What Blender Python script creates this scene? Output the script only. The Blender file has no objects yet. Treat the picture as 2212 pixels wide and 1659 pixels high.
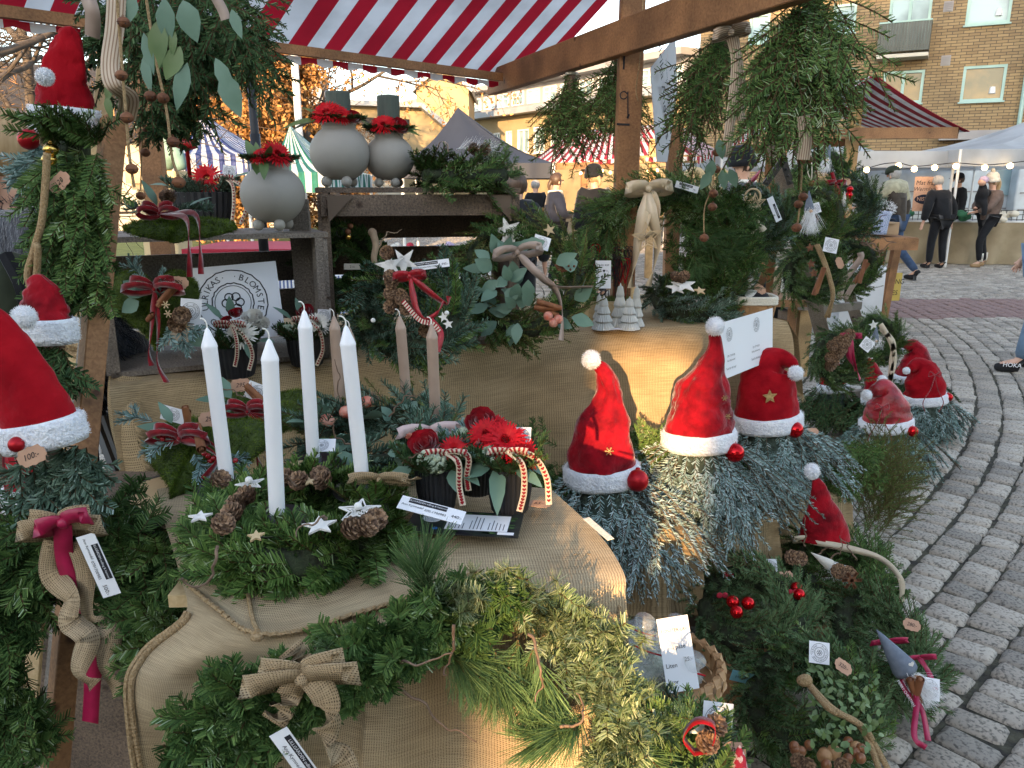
import bpy,bmesh,math,random
import numpy as np
from mathutils import Vector,Matrix,Quaternion,noise
rad=math.radians
sc=bpy.context.scene
rng=np.random.default_rng(7)
random.seed(11)

# ---------------------------------------------------------------- camera
CAMH=1.5
TH=rad(14.33)
FPX=1681.0            # focal length, in units of a 2212-wide picture
cam_d=bpy.data.cameras.new('camera');cam=bpy.data.objects.new('camera',cam_d)
sc.collection.objects.link(cam);sc.camera=cam
cam.location=(0,0,CAMH);cam.rotation_euler=(rad(90)-TH,0,0)
cam_d.sensor_width=36;cam_d.lens=36*FPX/2212
cam_d.clip_start=0.02;cam_d.clip_end=600

# ---------------------------------------------------------------- world, sun
SUN_DIR=Vector((0.196,0.98,-0.21)).normalized()       # direction the light travels
sun_el=math.asin(-SUN_DIR.z)
w=bpy.data.worlds.new('World');sc.world=w;w.use_nodes=True
wn=w.node_tree;bg=wn.nodes['Background']
sky=wn.nodes.new('ShaderNodeTexSky');sky.sky_type='NISHITA';sky.sun_disc=False
sky.sun_elevation=sun_el
sky.sun_rotation=math.atan2(-SUN_DIR.x,-SUN_DIR.y)
sky.air_density=1.0;sky.dust_density=1.2;sky.ozone_density=1.0
hs=wn.nodes.new('ShaderNodeHueSaturation');hs.inputs['Saturation'].default_value=.74
wn.links.new(sky.outputs[0],hs.inputs['Color']);wn.links.new(hs.outputs[0],bg.inputs[0]);bg.inputs[1].default_value=0.15
sd=bpy.data.lights.new('sun','SUN');so=bpy.data.objects.new('sun',sd);sc.collection.objects.link(so)
sd.energy=2.9;sd.angle=rad(0.5);sd.color=(1.0,0.64,0.32)
so.rotation_euler=SUN_DIR.to_track_quat('-Z','Y').to_euler()
so.location=(0,0,30)
vs=sc.view_settings;vs.view_transform='Standard';vs.look='None';vs.gamma=1
vs.exposure=2.22
sc.render.engine='CYCLES'
sc.cycles.max_bounces=5;sc.cycles.diffuse_bounces=3;sc.cycles.glossy_bounces=2
sc.cycles.transmission_bounces=4;sc.cycles.transparent_max_bounces=8

# ---------------------------------------------------------------- helpers
RIGHT=Vector((1,0,0));FWD=Vector((0,math.cos(TH),-math.sin(TH)));UPV=Vector((0,math.sin(TH),math.cos(TH)))
CP=Vector((0,0,CAMH))
def ray(px,py):
    return FWD+RIGHT*((px-1106)/FPX)+UPV*((829.5-py)/FPX)
def W(px,py,Y):
    d=ray(px,py);return CP+d*(Y/d.y)
def G(px,py,Z=0.0):
    d=ray(px,py);return CP+d*((Z-CAMH)/d.z)
def mpp(p):return (Vector(p)-CP).dot(FWD)/FPX
def V(*a):return Vector(a)
def lerp(a,b,t):return a+(b-a)*t
def nz(v):v=Vector(v);return v.normalized()
def catmull(pts,n):
    P=[Vector(p) for p in pts];m=len(P)-1;out=[]
    for i in range(n+1):
        t=i/n*m;k=min(int(t),m-1);f=t-k
        p0=P[k-1] if k > 0 else P[0]*2-P[1]
        p3=P[k+2] if k+2 <= m else P[m]*2-P[m-1]
        p1,p2=P[k],P[k+1]
        out.append(0.5*((2*p1)+(p2-p0)*f+(2*p0-5*p1+4*p2-p3)*f*f+(3*p1-p0-3*p2+p3)*f ** 3))
    return out

# ---------------------------------------------------------------- materials
MATS={}
def _new(name):
    m=bpy.data.materials.new(name);m.use_nodes=True;MATS[name]=m
    return m,m.node_tree,m.node_tree.nodes['Principled BSDF']
def N(nt,t,**kw):
    n=nt.nodes.new(t)
    for k,v in kw.items():
        if k in n.inputs.keys() if hasattr(n.inputs,'keys') else False:n.inputs[k].default_value=v
        else:setattr(n,k,v)
    return n
def ramp(nt,stops):
    r=nt.nodes.new('ShaderNodeValToRGB');e=r.color_ramp.elements
    e[0].position,e[0].color=stops[0][0],(*stops[0][1],1)
    e[1].position,e[1].color=stops[-1][0],(*stops[-1][1],1)
    for p,c in stops[1:-1]:
        x=e.new(p);x.color=(*c,1)
    return r
def mat(name,col,col2=None,rough=.6,metal=0,scale=20,stretch=(1,1,1),bump=0,bscale=None,sheen=0,coat=0,
        detail=4,coords='Object',spec=.5,lo=.35,hi=.65,trans=0,alpha=1,ior=1.45):
    m,nt,b=_new(name)
    b.inputs['Roughness'].default_value=rough;b.inputs['Metallic'].default_value=metal
    b.inputs['Specular IOR Level'].default_value=spec
    if sheen:b.inputs['Sheen Weight'].default_value=sheen;b.inputs['Sheen Roughness'].default_value=.4
    if coat:b.inputs['Coat Weight'].default_value=coat;b.inputs['Coat Roughness'].default_value=.08
    if trans:b.inputs['Transmission Weight'].default_value=trans;b.inputs['IOR'].default_value=ior
    if alpha < 1:b.inputs['Alpha'].default_value=alpha
    if col2 is None:col2=tuple(c*.78 for c in col)
    tc=nt.nodes.new('ShaderNodeTexCoord');mp=nt.nodes.new('ShaderNodeMapping');mp.inputs['Scale'].default_value=stretch
    nt.links.new(tc.outputs[coords],mp.inputs[0])
    no=nt.nodes.new('ShaderNodeTexNoise');no.inputs['Scale'].default_value=scale;no.inputs['Detail'].default_value=detail
    nt.links.new(mp.outputs[0],no.inputs['Vector'])
    r=ramp(nt,[(lo,col2),(hi,col)]);nt.links.new(no.outputs['Fac'],r.inputs[0])
    nt.links.new(r.outputs[0],b.inputs['Base Color'])
    if bump:
        bn=nt.nodes.new('ShaderNodeBump');bn.inputs['Strength'].default_value=bump;bn.inputs['Distance'].default_value=.01
        if bscale:
            n2=nt.nodes.new('ShaderNodeTexNoise');n2.inputs['Scale'].default_value=bscale;n2.inputs['Detail'].default_value=3
            nt.links.new(mp.outputs[0],n2.inputs['Vector']);nt.links.new(n2.outputs['Fac'],bn.inputs['Height'])
        else:nt.links.new(no.outputs['Fac'],bn.inputs['Height'])
        nt.links.new(bn.outputs[0],b.inputs['Normal'])
    return m
def leaf_mat(name,stops,rough=.6,spec=.14,trans=.0):
    m,nt,b=_new(name)
    a=nt.nodes.new('ShaderNodeAttribute');a.attribute_name='tint'
    r=ramp(nt,stops);nt.links.new(a.outputs['Fac'],r.inputs[0]);nt.links.new(r.outputs[0],b.inputs['Base Color'])
    b.inputs['Roughness'].default_value=rough;b.inputs['Specular IOR Level'].default_value=spec
    return m
def wood(name,a,b_,scale=14,knots=True,rough=.7,axis=2,bump=.25):
    st=[9,9,9];st[axis]=.7
    m,nt,b=_new(name)
    tc=nt.nodes.new('ShaderNodeTexCoord');mp=nt.nodes.new('ShaderNodeMapping');mp.inputs['Scale'].default_value=st
    nt.links.new(tc.outputs['UV'],mp.inputs[0])
    no=nt.nodes.new('ShaderNodeTexNoise');no.inputs['Scale'].default_value=scale;no.inputs['Detail'].default_value=6
    no.inputs['Distortion'].default_value=.6
    nt.links.new(mp.outputs[0],no.inputs['Vector'])
    n2=nt.nodes.new('ShaderNodeTexNoise');n2.inputs['Scale'].default_value=5
    nt.links.new(tc.outputs['UV'],n2.inputs['Vector'])
    r=ramp(nt,[(.3,b_),(.5,tuple((x+y)/2 for x,y in zip(a,b_))),(.7,a)])
    nt.links.new(no.outputs['Fac'],r.inputs[0])
    mx=nt.nodes.new('ShaderNodeMix');mx.data_type='RGBA';mx.blend_type='MULTIPLY'
    r2=ramp(nt,[(.35,(.6,.6,.6)),(.6,(1.1,1.1,1.1))]);nt.links.new(n2.outputs['Fac'],r2.inputs[0])
    mx.inputs[0].default_value=1
    nt.links.new(r.outputs[0],mx.inputs[6]);nt.links.new(r2.outputs[0],mx.inputs[7])
    last=mx.outputs[2]
    if knots:
        vo=nt.nodes.new('ShaderNodeTexVoronoi');vo.inputs['Scale'].default_value=3.2
        m2=nt.nodes.new('ShaderNodeMapping');s2=[3,3,3];s2[axis]=1.4;m2.inputs['Scale'].default_value=s2
        nt.links.new(tc.outputs['UV'],m2.inputs[0]);nt.links.new(m2.outputs[0],vo.inputs['Vector'])
        r3=ramp(nt,[(.05,(.28,.2,.15)),(.13,(1,1,1))]);nt.links.new(vo.outputs['Distance'],r3.inputs[0])
        m3=nt.nodes.new('ShaderNodeMix');m3.data_type='RGBA';m3.blend_type='MULTIPLY';m3.inputs[0].default_value=1
        nt.links.new(last,m3.inputs[6]);nt.links.new(r3.outputs[0],m3.inputs[7]);last=m3.outputs[2]
    nt.links.new(last,b.inputs['Base Color']);b.inputs['Roughness'].default_value=rough
    bn=nt.nodes.new('ShaderNodeBump');bn.inputs['Strength'].default_value=bump;bn.inputs['Distance'].default_value=.004
    nt.links.new(no.outputs['Fac'],bn.inputs['Height']);nt.links.new(bn.outputs[0],b.inputs['Normal'])
    return m
def weave(name,c1,c2,pitch=.0026,holes=.25,rough=.9):
    """open jute cloth: crossing threads laid out in UV metres"""
    m,nt,b=_new(name)
    tc=nt.nodes.new('ShaderNodeTexCoord');sx=nt.nodes.new('ShaderNodeSeparateXYZ')
    dn=nt.nodes.new('ShaderNodeTexNoise');dn.inputs['Scale'].default_value=60
    nt.links.new(tc.outputs['UV'],dn.inputs['Vector'])
    va=nt.nodes.new('ShaderNodeVectorMath');va.operation='MULTIPLY_ADD'
    nt.links.new(dn.outputs['Color'],va.inputs[0]);va.inputs[1].default_value=(.0035,.0035,0);nt.links.new(tc.outputs['UV'],va.inputs[2])
    nt.links.new(va.outputs[0],sx.inputs[0])
    def sn(out):
        mu=nt.nodes.new('ShaderNodeMath');mu.operation='MULTIPLY';mu.inputs[1].default_value=math.pi/pitch
        nt.links.new(out,mu.inputs[0])
        s=nt.nodes.new('ShaderNodeMath');s.operation='SINE';nt.links.new(mu.outputs[0],s.inputs[0])
        a=nt.nodes.new('ShaderNodeMath');a.operation='ABSOLUTE';nt.links.new(s.outputs[0],a.inputs[0]);return a
    u,v=sn(sx.outputs[0]),sn(sx.outputs[1])
    mxm=nt.nodes.new('ShaderNodeMath');mxm.operation='MAXIMUM'
    nt.links.new(u.outputs[0],mxm.inputs[0]);nt.links.new(v.outputs[0],mxm.inputs[1])
    n1=nt.nodes.new('ShaderNodeTexNoise');n1.inputs['Scale'].default_value=9;n1.inputs['Detail'].default_value=5
    nt.links.new(tc.outputs['UV'],n1.inputs['Vector'])
    mp=nt.nodes.new('ShaderNodeMapping');mp.inputs['Scale'].default_value=(12,350,1);nt.links.new(tc.outputs['UV'],mp.inputs[0])
    n2=nt.nodes.new('ShaderNodeTexNoise');n2.inputs['Scale'].default_value=1;nt.links.new(mp.outputs[0],n2.inputs['Vector'])
    r=ramp(nt,[(.3,c2),(.7,c1)]);nt.links.new(n1.outputs['Fac'],r.inputs[0])
    r2=ramp(nt,[(.35,(.8,.8,.8)),(.65,(1.12,1.12,1.12))]);nt.links.new(n2.outputs['Fac'],r2.inputs[0])
    r3=ramp(nt,[(.35,(holes,holes*.9,holes*.8)),(.8,(1,1,1))]);nt.links.new(mxm.outputs[0],r3.inputs[0])
    last=r.outputs[0]
    for rr in (r2,r3):
        mx=nt.nodes.new('ShaderNodeMix');mx.data_type='RGBA';mx.blend_type='MULTIPLY';mx.inputs[0].default_value=1
        nt.links.new(last,mx.inputs[6]);nt.links.new(rr.outputs[0],mx.inputs[7]);last=mx.outputs[2]
    nt.links.new(last,b.inputs['Base Color']);b.inputs['Roughness'].default_value=rough;b.inputs['Specular IOR Level'].default_value=.15
    bn=nt.nodes.new('ShaderNodeBump');bn.inputs['Strength'].default_value=.5;bn.inputs['Distance'].default_value=.0015
    nt.links.new(mxm.outputs[0],bn.inputs['Height']);nt.links.new(bn.outputs[0],b.inputs['Normal'])
    return m
def stripes(name,ca,cb,width,axis=0,duty=.5,rough=.7,trans=0,dirt=.12,line=None):
    """stripes laid out in UV metres; thin cloth lets some light through"""
    m,nt,b=_new(name)
    tc=nt.nodes.new('ShaderNodeTexCoord');sx=nt.nodes.new('ShaderNodeSeparateXYZ');nt.links.new(tc.outputs['UV'],sx.inputs[0])
    d=nt.nodes.new('ShaderNodeMath');d.operation='DIVIDE';d.inputs[1].default_value=width;nt.links.new(sx.outputs[axis],d.inputs[0])
    f=nt.nodes.new('ShaderNodeMath');f.operation='FRACT';nt.links.new(d.outputs[0],f.inputs[0])
    g=nt.nodes.new('ShaderNodeMath');g.operation='LESS_THAN';g.inputs[1].default_value=duty;nt.links.new(f.outputs[0],g.inputs[0])
    mx=nt.nodes.new('ShaderNodeMix');mx.data_type='RGBA';nt.links.new(g.outputs[0],mx.inputs[0])
    mx.inputs[6].default_value=(*cb,1);mx.inputs[7].default_value=(*ca,1)
    n1=nt.nodes.new('ShaderNodeTexNoise');n1.inputs['Scale'].default_value=6;n1.inputs['Detail'].default_value=6;nt.links.new(tc.outputs['UV'],n1.inputs['Vector'])
    r=ramp(nt,[(.35,(1-dirt*2,)*3),(.62,(1,1,1))]);nt.links.new(n1.outputs['Fac'],r.inputs[0])
    m2=nt.nodes.new('ShaderNodeMix');m2.data_type='RGBA';m2.blend_type='MULTIPLY';m2.inputs[0].default_value=1
    nt.links.new(mx.outputs[2],m2.inputs[6]);nt.links.new(r.outputs[0],m2.inputs[7])
    nt.links.new(m2.outputs[2],b.inputs['Base Color']);b.inputs['Roughness'].default_value=rough
    if trans:
        tr=nt.nodes.new('ShaderNodeBsdfTranslucent');nt.links.new(m2.outputs[2],tr.inputs[0])
        ms=nt.nodes.new('ShaderNodeMixShader');ms.inputs[0].default_value=trans
        nt.links.new(b.outputs[0],ms.inputs[1]);nt.links.new(tr.outputs[0],ms.inputs[2])
        nt.links.new(ms.outputs[0],nt.nodes['Material Output'].inputs[0])
    return m
def cloth_trans(name,col,trans=.4):
    m,nt,b=_new(name);b.inputs['Base Color'].default_value=(*col,1);b.inputs['Roughness'].default_value=.7
    tc=nt.nodes.new('ShaderNodeTexCoord');n1=nt.nodes.new('ShaderNodeTexNoise');n1.inputs['Scale'].default_value=1.6;n1.inputs['Detail'].default_value=5
    nt.links.new(tc.outputs['Object'],n1.inputs['Vector'])
    r=ramp(nt,[(.3,tuple(c*.72 for c in col)),(.65,col)]);nt.links.new(n1.outputs['Fac'],r.inputs[0]);nt.links.new(r.outputs[0],b.inputs['Base Color'])
    tr=nt.nodes.new('ShaderNodeBsdfTranslucent');nt.links.new(r.outputs[0],tr.inputs[0])
    ms=nt.nodes.new('ShaderNodeMixShader');ms.inputs[0].default_value=trans
    nt.links.new(b.outputs[0],ms.inputs[1]);nt.links.new(tr.outputs[0],ms.inputs[2]);nt.links.new(ms.outputs[0],nt.nodes['Material Output'].inputs[0])
    return m
def emit(name,col,s):
    m,nt,b=_new(name);b.inputs['Base Color'].default_value=(*col,1)
    b.inputs['Emission Color'].default_value=(*col,1);b.inputs['Emission Strength'].default_value=s;return m

# needles and leaves: tint 0..0.08 is the woody stem, the rest goes along the greens
BRN=(.075,.045,.022)
leaf_mat('fir',[(0,BRN),(.08,BRN),(.12,(.022,.052,.014)),(.5,(.07,.135,.036)),(.85,(.15,.23,.065)),(1,(.30,.38,.24))])
leaf_mat('fir_fresh',[(0,BRN),(.08,BRN),(.12,(.025,.06,.012)),(.5,(.075,.145,.03)),(.85,(.18,.27,.07)),(1,(.38,.46,.28))])
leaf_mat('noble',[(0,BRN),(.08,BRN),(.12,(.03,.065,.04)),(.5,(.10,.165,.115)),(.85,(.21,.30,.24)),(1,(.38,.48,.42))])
leaf_mat('blue_spruce',[(0,(.1,.075,.05)),(.08,(.12,.09,.06)),(.12,(.05,.10,.085)),(.5,(.18,.28,.255)),(.85,(.34,.46,.46)),(1,(.52,.64,.66))])
leaf_mat('noble_sun',[(0,BRN),(.08,BRN),(.12,(.05,.085,.03)),(.5,(.14,.205,.09)),(.85,(.28,.35,.19)),(1,(.46,.52,.34))])  # yellower copy of noble, sun warmth painted into the greens
leaf_mat('spruce',[(0,BRN),(.08,(.11,.06,.03)),(.12,(.018,.045,.018)),(.6,(.05,.10,.035)),(1,(.13,.20,.09))])
leaf_mat('pine',[(0,BRN),(.08,(.2,.11,.05)),(.12,(.035,.075,.028)),(.6,(.09,.165,.06)),(1,(.22,.31,.13))])
leaf_mat('juniper',[(0,(.09,.055,.03)),(.08,(.16,.11,.05)),(.12,(.05,.085,.02)),(.6,(.125,.17,.045)),(1,(.26,.30,.10))])
leaf_mat('moss',[(0,(.03,.045,.008)),(.5,(.07,.115,.014)),(1,(.19,.26,.035))],rough=.9,spec=.1)
leaf_mat('lichen',[(0,(.25,.3,.22)),(1,(.62,.68,.55))],rough=.95,spec=.05)
leaf_mat('fuzz',[(0,(.72,.74,.78)),(1,(.92,.92,.92))],rough=1,spec=.05)
leaf_mat('maple_leaves',[(0,(.20,.10,.04)),(.5,(.40,.20,.07)),(1,(.60,.34,.13))],rough=.7)
leaf_mat('gerbera_red',[(0,(.33,.004,.010)),(.5,(.42,.006,.012)),(1,(.58,.012,.018))],rough=.45)
leaf_mat('petal_white',[(0,(.62,.6,.5)),(1,(.92,.9,.84))],rough=.5)
mat('eucalyptus',(.16,.26,.20),(.10,.18,.125),rough=.55,scale=9,spec=.35)
mat('eucalyptus_green',(.13,.20,.065),(.08,.14,.04),rough=.45,scale=9)
mat('dark_leaf',(.03,.075,.02),(.018,.045,.012),rough=.35,scale=9)
mat('red_velvet',(.40,.004,.014),(.11,.001,.005),rough=.75,scale=16,sheen=.35,bump=.7,bscale=38,lo=.32,hi=.68,spec=.12,detail=6)
mat('red_satin',(.42,.006,.018),(.16,.002,.006),rough=.4,scale=14,sheen=.3,bump=.6,bscale=30,detail=6)
mat('red_felt',(.36,.008,.015),(.22,.004,.009),rough=.98,scale=14,sheen=.15,bump=.5,bscale=45,spec=.05,detail=6)
mat('white_fleece',(.84,.86,.9),(.70,.73,.80),rough=1,scale=60,bump=.9,bscale=130,sheen=.4,spec=.05)
weave('burlap',(.46,.34,.195),(.32,.235,.13),pitch=.0052,holes=.22)
weave('burlap_fine',(.53,.41,.255),(.40,.30,.18),pitch=.0042,holes=.16)
weave('jute_ribbon',(.52,.40,.26),(.36,.26,.15),pitch=.0030,holes=.18)
mat('jute',(.42,.30,.17),(.27,.18,.09),rough=.95,scale=300,bump=.5,spec=.1)
mat('satin_champagne',(.70,.57,.40),(.52,.41,.27),rough=.25,scale=9)
mat('satin_taupe',(.40,.31,.26),(.30,.22,.18),rough=.4,scale=9)
mat('satin_pink',(.62,.47,.46),(.50,.37,.37),rough=.35,scale=9)
mat('satin_cream',(.62,.53,.40),(.5,.42,.30),rough=.35,scale=9)
stripes('ribbon_striped',(.60,.48,.36),(.30,.19,.12),.0062,axis=1,duty=.6)
mat('velvet_ribbon',(.28,.004,.012),(.14,.002,.006),rough=.6,sheen=1,scale=60,spec=.2)
mat('magenta_ribbon',(.42,.01,.07),(.30,.006,.045),rough=.45,scale=30)
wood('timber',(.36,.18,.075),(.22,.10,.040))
wood('timber_lit',(.55,.36,.17),(.40,.24,.10))  # lighter copy of timber, sunlit tone put into the colour
wood('pale_wood',(.62,.46,.25),(.50,.35,.17),knots=False)
wood('grey_wood',(.30,.25,.205),(.11,.09,.072),scale=22,bump=.8)
wood('old_wood',(.25,.175,.12),(.085,.06,.045),scale=20,bump=.7)
wood('ladder_wood',(.27,.215,.165),(.12,.09,.065),scale=20,bump=.7)
mat('stone_grey',(.36,.34,.30),(.31,.29,.26),rough=.55,scale=3,bump=.05,bscale=90,spec=.3)
mat('black_pot',(.013,.014,.017),(.009,.009,.011),rough=.55,scale=30)
mat('black_metal',(.015,.015,.016),rough=.4,scale=30)
mat('dark_metal',(.06,.055,.05),(.03,.03,.03),rough=.5,metal=.6,scale=20)
mat('candle_white',(.90,.90,.92),(.86,.86,.9),rough=.4,scale=10)
mat('candle_beige',(.40,.29,.225),(.36,.255,.195),rough=.45,scale=30)
mat('candle_green',(.065,.085,.07),(.045,.06,.05),rough=.6,scale=60,stretch=(1,1,.1),bump=.2)
mat('wick',(.8,.78,.72),rough=.9)
mat('bauble_red',(.55,.006,.012),(.5,.005,.01),rough=.12,metal=.75,scale=3)
mat('bauble_matte',(.42,.008,.016),(.38,.006,.013),rough=.4,metal=.6,scale=3)
mat('gold',(.75,.48,.12),(.7,.42,.1),rough=.15,metal=1,scale=3)
mat('rust',(.25,.105,.05),(.13,.05,.025),rough=.7,metal=.3,scale=60,bump=.2)
mat('red_metal',(.42,.01,.012),rough=.35,scale=5)
mat('paper',(.82,.83,.86),(.79,.80,.83),rough=.7,scale=4,spec=.2)
mat('kraft',(.55,.33,.22),(.47,.27,.18),rough=.8,scale=30)
mat('ink',(.012,.012,.018),rough=.7)
mat('ink_light',(.10,.11,.14),rough=.7)
mat('white_ink',(.85,.85,.88),rough=.7)
mat('star_bark',(.76,.74,.70),(.45,.42,.38),rough=.8,scale=45,bump=.3,lo=.3,hi=.5)
mat('star_white',(.78,.77,.74),(.66,.65,.62),rough=.6,scale=30)
mat('star_wood',(.62,.46,.27),(.52,.38,.21),rough=.7,scale=30)
mat('gold_star',(.60,.44,.20),(.40,.26,.10),rough=.4,metal=.4,scale=120,bump=.4)
mat('ceramic_white',(.56,.57,.53),(.48,.49,.46),rough=.25,scale=12,coat=.5)
mat('cinnamon',(.27,.105,.04),(.16,.055,.02),rough=.7,scale=50,stretch=(1,1,.2),bump=.3)
mat('cone',(.30,.18,.10),(.07,.035,.018),rough=.75,scale=160,lo=.42,hi=.6)
mat('nutshell',(.45,.26,.12),(.33,.17,.07),rough=.5,scale=40,bump=.3)
mat('hazel',(.27,.11,.045),(.2,.075,.03),rough=.3,scale=20)
mat('lichen_body',(.42,.47,.38),(.25,.3,.22),rough=.95,scale=90,bump=.8)
mat('twig',(.20,.13,.085),(.12,.075,.05),rough=.8,scale=80,bump=.3)
mat('black_twig',(.035,.018,.022),rough=.6,scale=60)
mat('berry',(.40,.008,.014),(.3,.005,.01),rough=.15,scale=10,coat=.6)
mat('apple_slice',(.50,.10,.06),(.60,.30,.22),rough=.5,scale=60)
mat('sedum',(.48,.55,.42),(.3,.37,.25),rough=.9,scale=60)
mat('granite',(.36,.315,.26),(.12,.108,.09),rough=.8,scale=95,bump=.35,bscale=60,coords='Object',lo=.33,hi=.52,detail=2)
mat('cobble_bed',(.085,.08,.05),(.025,.022,.018),rough=.95,scale=25,bump=.8,bscale=90)
mat('grass',(.10,.15,.04),(.05,.09,.02),rough=.9,scale=4,bump=.6,bscale=60)
mat('plaster_yellow',(.34,.265,.15),(.30,.23,.13),rough=.9,scale=1.5)
mat('plaster_pale',(.52,.49,.42),(.45,.42,.36),rough=.9,scale=1.5)
mat('plaster_grey',(.30,.29,.29),(.25,.24,.25),rough=.8,scale=1.5)
mat('roof_dark',(.045,.04,.038),(.025,.022,.022),rough=.8,scale=2,stretch=(1,1,5))
mat('roof_metal',(.30,.33,.36),(.24,.26,.29),rough=.5,scale=1.2)
mat('roof_red',(.22,.08,.045),(.15,.055,.03),rough=.85,scale=4)
mat('frame_white',(.78,.78,.76),rough=.6,scale=3)
mat('frame_green',(.32,.47,.44),(.28,.42,.39),rough=.6,scale=3)
mat('window_glass',(.30,.42,.46),(.16,.24,.27),rough=.12,spec=.3,scale=.45,lo=.45,hi=.55)
mat('window_glass_amber',(.22,.14,.05),(.07,.07,.04),rough=.1,spec=.3,scale=1.3)
mat('balcony_slats',(.085,.095,.085),(.05,.058,.05),rough=.6,scale=3,stretch=(8,8,.5))
mat('bark',(.11,.085,.065),(.055,.042,.032),rough=.9,scale=9,stretch=(1,1,.3),bump=.5)
mat('copper_green',(.20,.33,.30),(.11,.20,.18),rough=.7,scale=2.5)
mat('limestone',(.58,.46,.27),(.48,.37,.21),rough=.8,scale=1.5,bump=.3)
cloth_trans('tent_white',(.62,.64,.66),.45)
cloth_trans('tent_navy',(.026,.034,.055),.04)
mat('canvas_khaki',(.30,.24,.15),(.2,.155,.09),rough=.8,scale=2.2,bump=.4,bscale=5)
mat('skin',(.60,.36,.26),(.54,.31,.22),rough=.5,scale=20)
mat('hair_brown',(.09,.05,.03),(.05,.03,.018),rough=.5,scale=80,stretch=(1,1,.1))
mat('hair_blond',(.42,.30,.16),(.30,.2,.1),rough=.5,scale=80,stretch=(1,1,.1))
mat('hair_grey',(.35,.33,.31),(.25,.24,.23),rough=.6,scale=80)
for nm,c in dict(cloth_black=(.012,.013,.016),cloth_navy=(.018,.024,.045),cloth_brown=(.06,.048,.038),cloth_khaki=(.42,.39,.27),cloth_olive=(.035,.045,.028),cloth_jeans=(.045,.075,.14),cloth_denim_light=(.16,.24,.34),cloth_grey=(.10,.10,.11),cloth_taupe=(.17,.12,.10),cloth_cream=(.68,.64,.56),cloth_shoe=(.02,.02,.022),boot_tan=(.36,.24,.13),cloth_lilac=(.45,.36,.5),cloth_blue=(.03,.12,.4)).items():
    mat(nm,c,tuple(x*.7 for x in c),rough=.85,scale=14,bump=.35,bscale=16,sheen=.15,spec=.2)
mat('fur_grey',(.09,.095,.11),(.03,.03,.035),rough=1,scale=60,stretch=(1,1,.4),bump=1,bscale=130,sheen=.5)
mat('cardboard',(.40,.28,.17),(.34,.23,.14),rough=.85,scale=6)
mat('white_plastic',(.7,.71,.72),rough=.4,scale=3)
mat('van_white',(.60,.66,.70),rough=.3,scale=3)
mat('blue_crate',(.03,.16,.5),rough=.5,scale=3)
mat('yellow_board',(.55,.40,.09),(.48,.34,.07),rough=.7,scale=6)
mat('chip_basket',(.45,.26,.12),(.32,.175,.075),rough=.6,scale=14,stretch=(1,1,.3))
mat('linen',(.72,.68,.58),(.62,.58,.48),rough=.95,scale=200,bump=.3)
mat('plastic_bag',(.9,.95,.95),rough=.08,scale=3,alpha=.22,spec=1)
mat('gnome_grey',(.17,.20,.25),(.13,.155,.2),rough=.95,scale=60)
mat('gnome_nose',(.62,.42,.28),rough=.7)
mat('tag_blue',(.17,.38,.42),rough=.6)
mat('red_cloth',(.42,.015,.04),rough=.8,scale=4)
mat('green_cloth',(.04,.18,.09),rough=.8,scale=4)
mat('log_face',(.62,.44,.24),(.50,.33,.17),rough=.8,scale=14,bump=.15)
mat('photo_dark',(.03,.04,.03),(.012,.01,.02),rough=.3,scale=60)
mat('photo_green',(.10,.2,.06),(.02,.06,.02),rough=.3,scale=120)
mat('dried_wood',(.36,.26,.17),(.22,.15,.09),rough=.8,scale=40,stretch=(1,1,.3))
mat('boot_blue_print',(.03,.07,.25),(.55,.6,.7),rough=.6,scale=90,lo=.5,hi=.53,coords='Generated')
mat('red_yarn',(.45,.02,.04),(.7,.5,.45),rough=.9,scale=120,lo=.45,hi=.5)
emit('bulb',(1,.62,.22),6)
stripes('awning',(.42,.010,.028),(.74,.75,.78),.15,trans=.45,duty=.5)
stripes('awning_fine',(.40,.025,.05),(.78,.77,.77),.15,trans=.35)
stripes('tent_blue_stripe',(.06,.09,.28),(.78,.80,.85),.17,trans=.3)
stripes('tent_green_stripe',(.02,.20,.16),(.74,.80,.80),.17,trans=.3)
stripes('heart_band',(.40,.01,.02),(.74,.66,.54),.0075,axis=0,duty=.5)
stripes('check_cloth',(.1,.14,.3),(.7,.72,.75),.03,duty=.5)

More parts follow.
